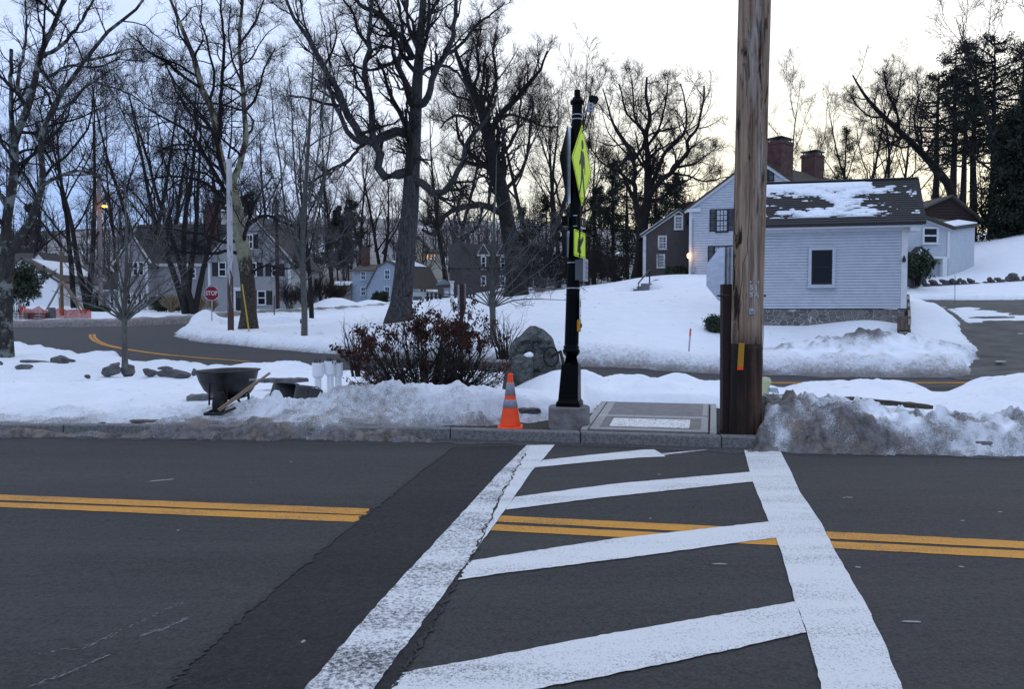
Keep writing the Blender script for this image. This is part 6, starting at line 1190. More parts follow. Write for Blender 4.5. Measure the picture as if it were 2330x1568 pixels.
bpl = pole('dark_utility_pole', 'dark brown utility pole in front of the grey house right corner', 'utility pole', 632, 709, 629, 452, 70, .19, .15, mat('dark_pole', (.030, .018, .014), .9, col2=(.05, .03, .024), scale=3))
lpole = pole('lamp_pole', 'tall pale utility pole carrying a lit orange street lamp', 'street lamp', 230, 714, 225, 395, 70, .20, .17, mat('pinkish_pole', (.27, .22, .22), .85, col2=(.20, .165, .165), scale=4, stretch=(4, 4, .6)))
m = MB(); a, b = P(227, 474, 69.8), P(238, 470, 69.2); m.tubes([a, (a + b) / 2 + [0, 0, .1], b], .04, 6); m.build('lamp_arm', M_BLACK, lpole)
m = MB(); m.lathe([(.06, .12), (.20, .1), (.26, .0), (.14, -.06), (.0, -.07)], b, 14); m.build('lamp_head', mat('street_lamp_glow', (1, .6, .1), .5, emit=(1, .36, .02), estr=3.2), lpole)
pt_ = bpy.data.lights.new('street_lamp_light', 'POINT'); pt_.energy = 40; pt_.color = (1, .5, .12); pt_.shadow_soft_size = .2; po_ = bpy.data.objects.new('street_lamp_light', pt_); COL.objects.link(po_); po_.location = b + np.array([0, -.6, -.25])
for k_, pts in enumerate(([(-120, 548), (0, 544), (66, 543.5), (140, 541), (226, 537)], [(-120, 582), (41, 569), (131, 562), (204, 556), (226, 553)], [(-120, 590), (63, 574), (140, 569), (226, 564)], [(226, 537), (330, 546), (440, 548), (629, 520)], [(226, 553), (330, 560), (440, 560), (629, 533)], [(629, 500), (800, 520), (960, 520), (1200, 490), (1320, 478)], [(629, 510), (800, 532), (960, 533), (1200, 502), (1320, 488)])):
    m = MB(); m.tubes([P(a, b, 70 + .1 * k_) for a, b in pts], .028, 5); tag(m.build('overhead_wire', mat('wire_black', (.012, .012, .014), .7)), ('overhead wire sagging across the far street left of the lamp pole' if k_ < 3 else 'overhead wire running between the two far utility poles' if k_ < 5 else 'overhead wire running right from the dark utility pole into the trees'), 'wire', 'overhead wires along the far street')
t = thing('guy_guard', 'slim yellow guy wire guard leaning beside the sycamore trunk', 'guy wire guard', P(567, 770, 33.5)); m = MB(); m.tubes([P(567.5, 760, 33.5), P(551, 647, 33.5)], .033, 8, cap=True); m.build('yellow_sleeve', mat('guard_yellow', (.50, .33, .05), .5), t); m = MB(); m.tubes([P(569, 772, 33.5), P(567.5, 758, 33.5)], .02, 6); m.build('anchor_rod', M_GALV, t)
for px, y0, y1, Yv, lb in ((624, 736, 673, 44, 'thin dark marker post standing in snow right of the sycamore'), (684, 744, 726, 41, 'short dark marker stub beside the cleared path')):
    m = MB(); m.tubes([P(px, y0, Yv) - [0, 0, .2], P(px, y1, Yv)], .035, 6, cap=True); tag(m.build('marker_post', M_GREYPL), lb, 'marker post', 'dark marker posts')
t = thing('snow_stake', 'white snow stake with an orange top standing in the lawn snow', 'marker stake', P(1568, 797, 21.7)); m = MB(); m.tubes([P(1567.5, 800, 21.7), P(1570, 765, 21.7)], .026, 8); m.build('stake', mat('stake_white', (.55, .52, .54), .6), t); m = MB(); m.tubes([P(1570, 765, 21.7), P(1571.5, 748, 21.7)], .028, 8, cap=True); m.build('stake_top', mat('stake_orange', (.80, .16, .05), .6), t)
m = MB(); m.tubes([P(2173, 682, 33) - [0, 0, .2], P(2173, 626, 33)], .012, 5); tag(m.build('wire_stake', M_GREYPL), 'very thin driveway marker rod by the stone wall', 'marker stake')

# ---- timber fence at the driveway and its sign
fp = [(2056, 720, 765, 24.6, 20), (2056, 698, 740, 26.6, 19), (2055.5, 681, 715, 28.6, 17.5), (2056, 670, 700, 30.8, 15)]
t = thing('timber_rail_fence', 'short heavy timber post and rail fence seen end on beside the annex', 'fence', P(2056, 760, 24.6)); M_TIMB = mat('fence_timber', (.085, .058, .042), .85, col2=(.16, .125, .10), scale=5, stretch=(5, 5, .7), bump=.4, bscale=12)
for x, yt, yb, Yv, w_ in fp:
    a, b = P(x, yb, Yv), P(x, yt, Yv); h = w_ / 2 * Yv / FPX; m = MB(); m.hexa([(a[0] - h, Yv - h, a[2] - .3), (a[0] + h, Yv - h, a[2] - .3), (a[0] + h, Yv + h, a[2] - .3), (a[0] - h, Yv + h, a[2] - .3), (a[0] - h, Yv - h, b[2]), (a[0] + h, Yv - h, b[2]), (a[0] + h, Yv + h, b[2] + .01), (a[0] - h, Yv + h, b[2] + .01)]); m.build('fence_post', M_TIMB, t)
for dz in (-.06, -.5):
    m = MB(); a, b = P(2070, 725, 24.4) + [0, 0, dz - .05], P(2067, 672, 31) + [0, 0, dz - .02]; m.hexa([a + [-.05, 0, -.1], a + [.05, 0, -.1], b + [.05, 0, -.1], b + [-.05, 0, -.1], a + [-.05, 0, .1], a + [.05, 0, .1], b + [.05, 0, .1], b + [-.05, 0, .1]]); m.build('rail', M_TIMB if dz < -.3 else mat('pale_rail', (.34, .32, .30), .9, col2=(.22, .2, .18), scale=6), t)
a = P(2055.5, 762, 24.3); t = thing('entry_sign', 'small dark ENTER ONLY board fixed below the timber fence end', 'sign', a); m = MB(); m.box(a[0] - .18, a[0] + .18, 24.28, 24.31, a[2] - .28, a[2] + .16); m.build('sign_board', mat('dark_green_board', (.016, .022, .022), .6), t)
m = MB(); text_mb(m, 'ENTER', .105, (a[0], 24.275, a[2] + .055), (1, 0, 0), (0, 0, 1), bold=.002); m.build('lettering', mat('gold_lettering', (.40, .36, .24), .6), t); m = MB(); text_mb(m, 'ONLY', .105, (a[0], 24.275, a[2] - .075), (1, 0, 0), (0, 0, 1), bold=.002); m.build('lettering', mat('gold_lettering', (.40, .36, .24), .6), t)

# ---- stone wall below the right-hand slope
t = thing('dry_stone_wall', 'low dry stone wall half under snow below the right hand slope', 'stone wall', P(2070, 655, 38)); m = MB(); rs = random.Random(8)
for i in range(44):
    px = 2055 + i * 7.2; y = np.interp(px, [2055, 2120, 2200, 2330, 2400], [640, 644, 641, 637, 637]); row = i % 3
    if 2222 < px < 2236: continue
    V, F = rock_mesh(P(px + rs.uniform(-3, 3), y - 4 + row * 5, 38.4), rs.uniform(.14, .27), .2, rs.uniform(.09, .17), 100 + i, n=2); m.add(V, F)
V, F = rock_mesh(P(2075, 642, 37.8), .5, .3, .36, 155, n=3); m.add(V, F); V, F = rock_mesh(P(2303, 629, 38.4), .34, .25, .2, 156, n=2); m.add(V, F)
m.build('wall_stones', mat('wall_stone', (.055, .045, .045), .9, col2=(.12, .11, .11), scale=3), t)

# ---- steps and handrail, lawn
t = thing('garden_steps', 'grey concrete steps with a black handrail climbing the snowy lawn', 'steps', P(1440, 677, 41)); m = MB(); n = 6
for i in range(n):
    a = P(1414 + i * 9, 678 - i * 6.2, 41 + i * .36); b = P(1450 + i * 7, 678 - i * 6.2, 41.0 + i * .36); m.hexa([(a[0], a[1], a[2] - .6), (b[0], b[1], a[2] - .6), (b[0], b[1] + .42, a[2] - .6), (a[0] + .05, a[1] + .42, a[2] - .6), (a[0], a[1], a[2] + .05), (b[0], b[1], a[2] + .05), (b[0], b[1] + .42, a[2] + .05), (a[0] + .05, a[1] + .42, a[2] + .05)])
m.build('tread', mat('step_concrete', (.15, .165, .17), .9, col2=(.22, .23, .24), scale=4), t); m = MB(); r0, r1 = P(1453, 644, 41), P(1478, 614, 43); m.tubes([P(1453, 668, 41), r0, r1, P(1478, 650, 43)], .04, 8); m.build('handrail', M_BLACK, t)
m = MB(); a = P(1475, 643, 44.5); m.hexa([P(1478, 645, 44.0), P(1610, 648, 43.6), P(1640, 640, 47), P(1500, 638, 47.5)] + [q_ + [0, 0, .12] for q_ in (P(1478, 645, 44.0), P(1610, 648, 43.6), P(1640, 640, 47), P(1500, 638, 47.5))]); tag(m.build('brick_terrace', mat('terrace_brick', (.14, .075, .065), .9, col2=(.09, .05, .045), scale=5)), kind='structure')
# far side of the street: posts, bollards, banner post, picket fence
for px, lb in ((973, 'round topped black bollard at the left end of the row by the blue house'), (982, 'round topped black bollard in the row by the blue house'), (992, 'round topped black bollard in the row by the blue house'), (1002, 'round topped black bollard in the row by the blue house'), (1037, 'round topped black bollard left of the small grey sign'), (1063, 'round topped black bollard right of the small grey sign'), (1070.5, 'round topped black bollard right of the small grey sign'), (1078, 'round topped black bollard at the right end of the row')):
    a = P(px, 682, 66); m = MB(); m.lathe([(.13, -.6), (.13, .30), (.08, .33), (.08, .38), (.12, .43), (.14, .5), (.11, .6), (.0, .64)], a, 10); tag(m.build('bollard', M_BLACK), lb, 'bollard', 'black bollards along the far street')
def wpost(px, yt, yb, Y, w_, lb):
    a, b = P(px, yb, Y), P(px, yt, Y); t = thing('white_post', lb, 'post', a); m = MB(); m.box(a[0] - w_, a[0] + w_, Y - w_, Y + w_, a[2] - .5, b[2] - .1); m.build('post', M_TRIM, t); m = MB(); m.box(a[0] - w_ - .04, a[0] + w_ + .04, Y - w_ - .04, Y + w_ + .04, b[2] - .1, b[2]); m.build('post_cap', M_TRIM, t)
wpost(1028.5, 639, 694, 48, .10, 'tall square white post left of the small grey road sign'); wpost(1206, 654, 673, 62, .10, 'squat white gate post at the left end of the dark picket fence'); wpost(1213, 655, 673, 62, .13, 'wide squat white box right beside the white gate post')
def picket(nm, lb, x0, x1, yt, yb, Y, n, m_, w_=.03):
    a, b = P(x0, yb, Y), P(x1, yb, Y); t = thing(nm, lb, 'fence', a); h = P(x0, yt, Y)[2] - a[2]; m = MB()
    for i in range(n): x = a[0] + (b[0] - a[0]) * i / (n - 1); m.box(x - w_, x + w_, Y - .02, Y + .02, a[2] - .2, a[2] + h + .03 * math.sin(i * 9))
    m.build('picket', m_, t); m = MB(); m.box(a[0], b[0], Y + .021, Y + .05, a[2] + h * .25, a[2] + h * .35); m.box(a[0], b[0], Y + .021, Y + .05, a[2] + h * .75, a[2] + h * .85); m.build('rail', m_, t)
picket('picket_fence', 'low grey picket fence in front of the brown dormer house', 1126, 1168, 668, 686, 70, 22, mat('grey_picket', (.22, .215, .22), .9), .035)
picket('picket_fence', 'dark rustic picket fence between the white posts and the black beacon post', 1220, 1285, 655, 668, 62, 26, M_WOODG, .03)
picket('iron_fence', 'low black iron fence standing in snow before the orange netting', 14, 112, 712, 724, 50.5, 34, M_BLACK, .016)
# construction corner, far left
a = P(141, 715, 54); t = thing('braced_post', 'brown timber post propped by three slanting braces behind the orange netting', 'post', a); m = MB(); m.tubes([P(141.5, 718, 54), P(139, 573, 54)], [.125, .10], 10, cap=True); m.build('post', mat('raw_timber', (.14, .10, .055), .85, col2=(.10, .07, .04), scale=5), t)
for p0, p1, c_ in (((141, 642), (106, 705), 0), ((142, 640), (186, 712), 1), ((143, 640), (196, 712), 1), ((136, 678), (137, 716), 0)):
    m = MB(); m.tubes([P(*p0, 53.8), P(*p1, 53.4)], .075, 6, cap=True); m.build('brace', mat('brace_timber', (.20, .165, .13), .85) if c_ == 0 else mat('orange_tipped_timber', (.30, .15, .08), .85, col2=(.2, .17, .13), scale=.7), t)
m = MB(); t = thing('orange_netting', 'sagging orange construction netting strung along the far snowbank', 'netting', P(120, 722, 52)); n = 60; xs_ = np.linspace(44, 207, n); top = np.interp(xs_, [44, 50, 58, 75, 88, 100, 118, 135, 150, 175, 207], [708, 694, 703, 704, 697, 706, 709, 701, 706, 705, 706]) + rng.normal(0, .6, n)
tp_ = np.array([P(a, b, 52 + .25 * math.sin(a * .3)) for a, b in zip(xs_, top)]); bt_ = np.array([P(a, 725, 52 + .25 * math.sin(a * .3 + 1)) for a in xs_])
for j in range(9): m.tubes(tp_ + (bt_ - tp_) * j / 8, .024, 4)
for i in range(n): m.tubes([tp_[i], bt_[i]], .017, 4)
m.build('net', mat('netting_orange', (.44, .050, .018), .6), t)
V = P(119.5, 723, 51); m = MB(); m.box(V[0] - .165, V[0] + .165, 50.8, 51.1, V[2] - .3, P(119, 700, 51)[2]); tag(m.build('stone_post', mat('dark_stone_post', (.07, .07, .075), .9, col2=(.11, .11, .11), scale=3)), 'squat dark stone post standing in front of the orange netting', 'post')
# ------------------------------------------------------------------ trees
def bark(name, c1, c2, sc=6, sp=None, c3=None):
    q = NM(name, .92, .15); n1 = q.noise(sc, q.mapv((3, 3, .7)), det=5, ro=.7); c = q.mix(q.rng(n1, .35, .65), c1, c2)
    if c3: c = q.mix(q.rng(q.noise(sp or 2.2, det=4, ro=.65), .52, .60), c, c3)
    q.col(c); q.bump(n1, .8, .03); return q.m
M_BARK = bark('dark_grey_bark', (.009, .008, .0075), (.034, .031, .030))
M_BARKB = bark('big_tree_bark', (.018, .017, .017), (.085, .081, .081), 5)
M_BARKL = bark('lichen_bark', (.020, .018, .017), (.06, .056, .05), 6, 3.0, (.17, .185, .165))
M_BARKS = bark('sapling_bark', (.06, .058, .052), (.135, .14, .125), 10)
q = NM('sycamore_bark', .9, .2); n1 = q.noise(1.5, q.mapv((1.6, 1.6, .8)), det=5, ro=.65); zz = q.n('ShaderNodeSeparateXYZ', {0: q.obj}).outputs[2]; hi = q.math('ADD', q.rng(zz, 1.8, 4.2, -.30, .12), q.rng(zz, 6.0, 9.0, 0., -.20)); f_ = q.rng(q.math('ADD', n1, hi), .44, .52)
q.col(q.mix(f_, q.mix(q.rng(q.noise(9), .4, .6), (.035, .028, .022), (.075, .06, .048)), q.mix(q.rng(q.noise(5), .4, .6), (.30, .29, .18), (.22, .21, .15)))); q.bump(n1, .5, .02); M_SYC = q.m
M_TWIG = mat('dark_twig', (.010, .0085, .0085), .98, col2=(.022, .019, .019), scale=.8)
M_TWIGB = mat('brownish_twig', (.020, .015, .014), .98, col2=(.034, .027, .025), scale=.5)
M_TWIGG = mat('grey_twig', (.070, .068, .066), .95, col2=(.11, .105, .10), scale=.8)
M_FARW = mat('far_wood_twig', (.034, .028, .029), .95, col2=(.052, .044, .044), scale=.05)
M_NEED = mat('pine_needle', (.008, .014, .010), .8, col2=(.022, .032, .020), scale=1.2)
M_NEED2 = mat('spruce_needle', (.010, .015, .010), .8, col2=(.026, .036, .022), scale=1.0)
M_RHODO = mat('evergreen_leaf', (.020, .032, .018), .55, col2=(.045, .062, .035), scale=2.0)
M_BRLEAF = mat('dead_brown_leaf', (.034, .012, .008), .8, col2=(.085, .032, .022), scale=9)

def lerp_path(pts, t):
    """pts [N,K,3], t [N,M] -> positions and tangents"""
    N, K = pts.shape[:2]; u = t * (K - 1); i = np.clip(u.astype(int), 0, K - 2); f = (u - i)[..., None]; r = np.arange(N)[:, None]
    a, b = pts[r, i], pts[r, i + 1]; d = b - a; return a + d * f, d / (np.linalg.norm(d, axis=-1, keepdims=True) + 1e-9), i, f[..., 0]
def grow(pts, rad, per, ratio, ang=(30, 60), t=(.25, .98), K=5, wig=.18, trop=.10, rf=.6, rend=.3, rmin=.006, rg=None, lmin=.0, flat=0., absl=None):
    rg = rg or rng; N = pts.shape[0]; L = np.linalg.norm(np.diff(pts, axis=1), axis=2).sum(1)
    tt = (np.arange(per)[None] + rg.uniform(0, 1, (N, per))) / per * (t[1] - t[0]) + t[0]
    p, d, i, f = lerp_path(pts, tt); r = np.arange(N)[:, None]; rr = rad[r, i] * (1 - f) + rad[r, i + 1] * f
    M = N * per; p = p.reshape(M, 3); d = d.reshape(M, 3); rr = rr.reshape(M)
    v = rg.normal(size=(M, 3)); v[:, 1] *= (1 - flat); v -= (v * d).sum(1, keepdims=True) * d; v /= np.linalg.norm(v, axis=1, keepdims=True) + 1e-9
    a = np.radians(rg.uniform(ang[0], ang[1], M))[:, None]; dr = np.cos(a) * d + np.sin(a) * v
    ln = (L[:, None] * ratio * (1.15 - .65 * (tt - t[0]) / (t[1] - t[0])) * rg.uniform(.55, 1.25, (N, per))).reshape(M) if absl is None else rg.uniform(absl[0], absl[1], M)
    ln = np.maximum(ln, lmin); out = np.empty((M, K, 3)); out[:, 0] = p; st = (ln / (K - 1))[:, None]
    for k_ in range(1, K):
        dr = dr + wig * rg.normal(size=(M, 3)); dr[:, 2] += trop; dr /= np.linalg.norm(dr, axis=1, keepdims=True); out[:, k_] = out[:, k_ - 1] + dr * st
    r0 = np.maximum(rr * rf, rmin); s = np.linspace(0, 1, K)[None]; R_ = np.maximum(r0[:, None] * (1 - s * (1 - rend)), rmin * (1 - .35 * s)); return out, R_
def resample(p, r, K):
    p = np.asarray(p, float); r = np.asarray(r, float); s = np.concatenate([[0], np.cumsum(np.linalg.norm(np.diff(p, axis=0), axis=1))]); u = np.linspace(0, s[-1], K); return np.stack([np.interp(u, s, p[:, j]) for j in range(3)], 1), np.interp(u, s, r)
def smooth_path(p, r, K=14):
    p = np.asarray(p, float)
    n = len(p); P_ = np.vstack([2 * p[0] - p[1], p, 2 * p[-1] - p[-2]]); o = []; rr = []
    for i in range(n - 1):
        for u in np.linspace(0, 1, 5)[:-1]:
            a, b, c, d = P_[i:i + 4]; o.append(.5 * ((2 * b) + (-a + c) * u + (2 * a - 5 * b + 4 * c - d) * u * u + (-a + 3 * b - 3 * c + d) * u ** 3)); rr.append(r[i] + (r[i + 1] - r[i]) * u)
    o.append(p[-1]); rr.append(r[-1]); return resample(o, rr, K)
def hero(name, label, Y, trunk, limbs, mb_, mt_, levels, trunk_r, seed=1, group=None, z0=None, cat='tree', depth=1.0, rootflare=1.5, sides=14, extra=None):
    """trunk and limbs traced as photo pixels at distance Y; limbs carry a sideways depth so the crown is round"""
    rg = np.random.default_rng(seed); tp = np.array([P(x, y, Y) for x, y in trunk]); base = tp[0].copy(); root = thing(name, label, cat, base, group)
    tp = np.vstack([tp[0] - [0, 0, .5], tp]); tr = np.concatenate([[trunk_r[0] * rootflare], trunk_r]); tr[1] *= rootflare ** .75
    p_, r_ = smooth_path(tp, tr, 26); m = MB(); m.tubes(p_, r_, sides); paths, rads = [p_[4:]], [r_[4:]]
    for px, r0, r1, dd in limbs:
        a = np.array([P(x, y, Y) for x, y in px]); n = len(a); s = np.linspace(0, 1, n); dy = dd * depth * s ** 1.1
        a = np.array([P(x, y, Y + d_) for (x, y), d_ in zip(px, dy)]); q_, w_ = smooth_path(a, r0 + (r1 - r0) * s, 20); q_ = q_ + np.concatenate([np.zeros((1, 3)), rg.normal(0, r0 * .18, (19, 3))]); m.tubes(q_, w_, 8, mi=1 if (extra and r0 < .12) else 0); paths.append(q_); rads.append(w_)
    m.build('trunk', [mb_, extra] if extra else mb_, root, smooth=True)
    par = [resample(a, b, 12) for a, b in zip(paths, rads)]; pts = np.array([a for a, _ in par]); rad = np.array([b for _, b in par]); c = MB()
    for i, lv in enumerate(levels):
        lv = dict(lv); sd_ = lv.pop('sides', 3 if i > 1 else 5); keep = lv.pop('keep', None); pts, rad = grow(pts, rad, rg=rg, **lv); c.tubes(pts, rad, sd_)
    c.build('crown', mt_, root); return root
def proc_tree(h, r, nl, seed, levels, spread=(20, 45), fork=(.25, .95), lean=.03, lr=.5, mb_=None, mt_=None, stems=1, ltrop=.10, name='bare_tree', label='', group=None, cat='tree', loc=(0, 0, 0), wig=.12):
    rg = np.random.default_rng(seed); root = thing(name, label, cat, loc, group); o = np.array(loc, float); T0, R0 = [], []
    for s in range(stems):
        d = np.array([rg.normal(0, lean), rg.normal(0, lean), 1.]);
        if stems > 1: a = 2 * np.pi * s / stems + rg.uniform(0, 1); d[:2] += .28 * np.array([math.cos(a), math.sin(a)])
        K = 12; p = [o - [0, 0, .4]]; q_ = o.copy()
        for k_ in range(K): p.append(q_.copy()); d = d / np.linalg.norm(d) + np.array([*rg.normal(0, .05, 2), .03]); q_ = q_ + d / np.linalg.norm(d) * h / K
        p = np.array(p); t = np.linspace(0, 1, len(p)); T0.append(resample(p, r * (1.15 - t * 1.02) / math.sqrt(stems), 14)[0]); R0.append(r * np.maximum(1.1 - np.linspace(0, 1, 14) * 1.02, .05) / stems ** .4)
    pts, rad = np.array(T0), np.array(R0); m = MB(); m.tubes(pts, rad, 9); l1, lr1 = grow(pts, rad, nl, lr, ang=spread, t=fork, K=9, wig=wig, trop=ltrop, rf=.55, rend=.2, rmin=.016, rg=rg); m.tubes(l1, lr1, 6)
    m.build('trunk', mb_ or M_BARK, root, smooth=True); c = MB(); pts, rad = l1, lr1
    for i, lv in enumerate(levels): lv = dict(lv); sd_ = lv.pop('sides', 3); pts, rad = grow(pts, rad, rg=rg, **lv); c.tubes(pts, rad, sd_)
    c.build('crown', mt_ or M_TWIG, root); return root
def leaves(m, C, size, per, spread, rg, mi=0, asp=.5, droop=0., flat=0.):
    """small pointed leaf faces scattered round centres C"""
    C = np.repeat(np.asarray(C, float), per, 0); n = len(C); C = C + rg.normal(0, spread, (n, 3)); a = rg.normal(size=(n, 3)); a[:, 2] -= droop; a /= np.linalg.norm(a, axis=1, keepdims=True); b = rg.normal(size=(n, 3)); b[:, 2] *= (1 - flat); b -= (b * a).sum(1, keepdims=True) * a; b /= np.linalg.norm(b, axis=1, keepdims=True) + 1e-9
    s = (size * rg.uniform(.6, 1.35, n))[:, None]; V = np.stack([C - a * s * .5, C + b * s * asp * .5 + a * s * .05, C + a * s * .5, C - b * s * asp * .5 + a * s * .05], 1).reshape(-1, 3); m.add(V, np.arange(4 * n).reshape(n, 4), mi)
RM = lambda Y: .000135 * Y
LV = lambda Y, a=10, b=7, c=6, d=3, **k: [dict(per=a, ratio=k.get('r1', .34), ang=k.get('a1', (30, 70)), t=(.18, .98), K=8, wig=.20, trop=k.get('t1', .07), rf=.5, rend=.3, rmin=RM(Y) * 1.8),
    dict(per=b, ratio=.42, ang=(28, 65), t=(.15, .98), K=6, wig=.22, trop=k.get('t2', .07), rf=.55, rend=.4, rmin=RM(Y) * 1.35), dict(per=c, ratio=.48, ang=(25, 60), t=(.15, 1), K=4, wig=.22, trop=k.get('t3', .06), rf=.6, rend=.5, rmin=RM(Y) * 1.05, lmin=k.get('lm', .25))] + ([dict(per=d, ratio=.6, ang=(22, 55), t=(.2, 1), K=3, wig=.2, trop=.05, rf=.7, rend=.6, rmin=RM(Y) * .85, lmin=k.get('lm', .25))] if d else [])

# -- the big maple in the middle
hero('big_maple', 'largest bare tree, thick grey trunk with U shaped lower limbs left of the beacon post', 33,
  [(908, 742), (913, 690), (920, 620), (925, 560), (933, 480), (937, 400), (941, 330), (945, 265), (950, 180), (957, 85), (966, -40), (975, -190)],
  [([(925, 392), (905, 396), (886, 408), (868, 390), (859, 352), (851, 324), (848, 297), (842, 243), (834, 189), (829, 162), (840, 116), (846, 60), (846, -20), (840, -110)], .24, .06, -2.5),
   ([(930, 304), (905, 299), (874, 309), (845, 319), (815, 304), (797, 270), (780, 235), (757, 184), (737, 148), (718, 116), (699, 84), (678, 54), (655, 10), (630, -50)], .23, .045, -4.5),
   ([(846, 319), (819, 322), (793, 302), (773, 262), (757, 227), (748, 194), (738, 150), (712, 100), (690, 40), (680, -20)], .14, .04, 3.0),
   ([(936, 214), (916, 178), (907, 151), (913, 108), (915, 54), (904, -10), (898, -80)], .15, .05, 3.5),
   ([(945, 232), (959, 239), (972, 228), (981, 190), (992, 157), (1008, 130), (1027, 89), (1035, 40), (1037, -10), (1048, -90)], .18, .06, -3.0),
   ([(940, 134), (921, 92), (900, 74), (881, 47), (854, 28), (826, 13), (800, -10), (770, -50)], .15, .05, -3.5),
   ([(938, 131), (911, 130), (884, 146), (860, 155), (838, 159), (800, 148), (770, 150)], .11, .035, 4.0),
   ([(930, 404), (958, 415), (985, 442), (1010, 432), (1036, 402), (1052, 366), (1064, 326), (1086, 292), (1112, 262), (1130, 220)], .19, .05, -3.0),
   ([(850, 313), (817, 336), (793, 366), (755, 384), (722, 406), (690, 430)], .09, .03, -2.0),
   ([(952, 170), (975, 155), (1007, 149), (1040, 165), (1062, 200), (1080, 240)], .10, .03, 3.0),
   ([(950, 110), (930, 60), (925, 0), (930, -70)], .10, .04, 3.0), ([(958, 60), (985, 20), (1010, -30), (1030, -100)], .10, .04, 2.0), ([(953, 130), (968, 100), (978, 40), (975, -30)], .10, .04, -3.0), ([(1008, 130), (1050, 100), (1080, 60), (1120, 30), (1150, 5)], .08, .025, -2.0), ([(846, 116), (815, 70), (800, 20), (760, -20)], .08, .03, -3.)],
  M_BARKB, M_TWIG, LV(33, 10, 7, 5, 3), np.array([.56, .48, .44, .42, .38, .35, .32, .28, .23, .18, .13, .08]), seed=3, sides=20)
# -- old tree to its right with an arching lower limb
hero('arching_limb_tree', 'large dark bare tree with a low arching limb right of the big maple', 50,
  [(1176, 682), (1172, 640), (1166, 580), (1155, 510), (1142, 440), (1126, 370), (1112, 310), (1096, 252), (1076, 205), (1055, 165), (1035, 110)],
  [([(1118, 305), (1132, 268), (1162, 236), (1198, 196), (1225, 165), (1246, 118)], .24, .06, -4), ([(1166, 500), (1140, 484), (1112, 471), (1086, 466), (1060, 468), (1036, 474), (1014, 490), (1001, 514), (984, 532), (960, 522)], .26, .09, -6),
   ([(1100, 264), (1120, 220), (1128, 170), (1122, 120), (1130, 70)], .16, .05, 4), ([(1126, 330), (1090, 288), (1050, 262), (1020, 270), (1000, 292)], .14, .04, -5), ([(1130, 395), (1085, 372), (1050, 366), (1020, 350)], .12, .04, 4), ([(1110, 300), (1150, 262), (1190, 268), (1230, 285), (1270, 288)], .12, .04, 3),
   ([(1076, 205), (1090, 160), (1085, 110), (1095, 60)], .12, .04, -4), ([(1142, 440), (1180, 400), (1200, 350), (1205, 290), (1215, 230)], .15, .05, 5), ([(1096, 252), (1060, 225), (1030, 215), (1000, 180)], .12, .04, 4), ([(1126, 372), (1160, 330), (1180, 280), (1186, 220), (1200, 160)], .13, .04, -4)],
  M_BARK, M_TWIG, LV(50, 11, 8, 6, 2, t1=.16, t2=.18, t3=.10, lm=.4), np.array([.75, .62, .56, .52, .48, .44, .38, .32, .24, .18, .12]), seed=5)
# -- lichened tree at the left edge
hero('lichened_tree', 'forked lichen spotted tree at the left edge of the picture, dark trunk in near snow', 20,
  [(6, 812), (8, 740), (9, 660), (14, 600), (16, 560), (14, 520), (20, 470), (29, 421), (34, 351), (33, 321), (46, 286), (62, 248), (78, 189), (90, 130), (106, 92), (131, 38), (146, -10), (166, -70)],
  [([(18, 585), (34, 560), (58, 520), (78, 478), (94, 438), (97, 400), (97, 340), (98, 297), (116, 251), (140, 216), (167, 173), (189, 138), (243, 78), (286, 40), (324, 5), (360, -50)], .105, .022, -2.5),
   ([(30, 400), (28, 330), (26, 260), (25, 200), (26, 112)], .075, .045, 1.0), ([(20, 470), (0, 440), (-30, 400), (-60, 330)], .10, .04, 1.0), ([(97, 421), (150, 395), (190, 390), (240, 410), (290, 440)], .05, .015, -1.5),
   ([(62, 248), (40, 200), (50, 140), (60, 70), (58, 0)], .06, .02, 1.5), ([(86, 150), (110, 175), (150, 150), (200, 152), (230, 150), (270, 135), (330, 140)], .05, .015, 1.5), ([(90, 130), (130, 110), (170, 70), (200, 20), (230, -30)], .055, .02, -1.5),
   ([(78, 189), (100, 200), (118, 240), (122, 300), (118, 330)], .045, .012, 1.0), ([(116, 251), (160, 236), (200, 190), (230, 190), (300, 215), (340, 250)], .045, .012, -2), ([(189, 138), (240, 128), (300, 110), (350, 130)], .04, .012, 1.5), ([(34, 351), (70, 340), (100, 348), (140, 330)], .04, .012, 1.2), ([(130, 38), (100, 10), (60, -30)], .05, .02, -1)],
  M_BARKL, M_TWIG, LV(20, 9, 6, 5, 2, lm=.14), np.array([.24, .22, .21, .20, .16, .125, .115, .105, .10, .098, .094, .088, .08, .072, .062, .052, .042, .03]), seed=7, rootflare=1.25)
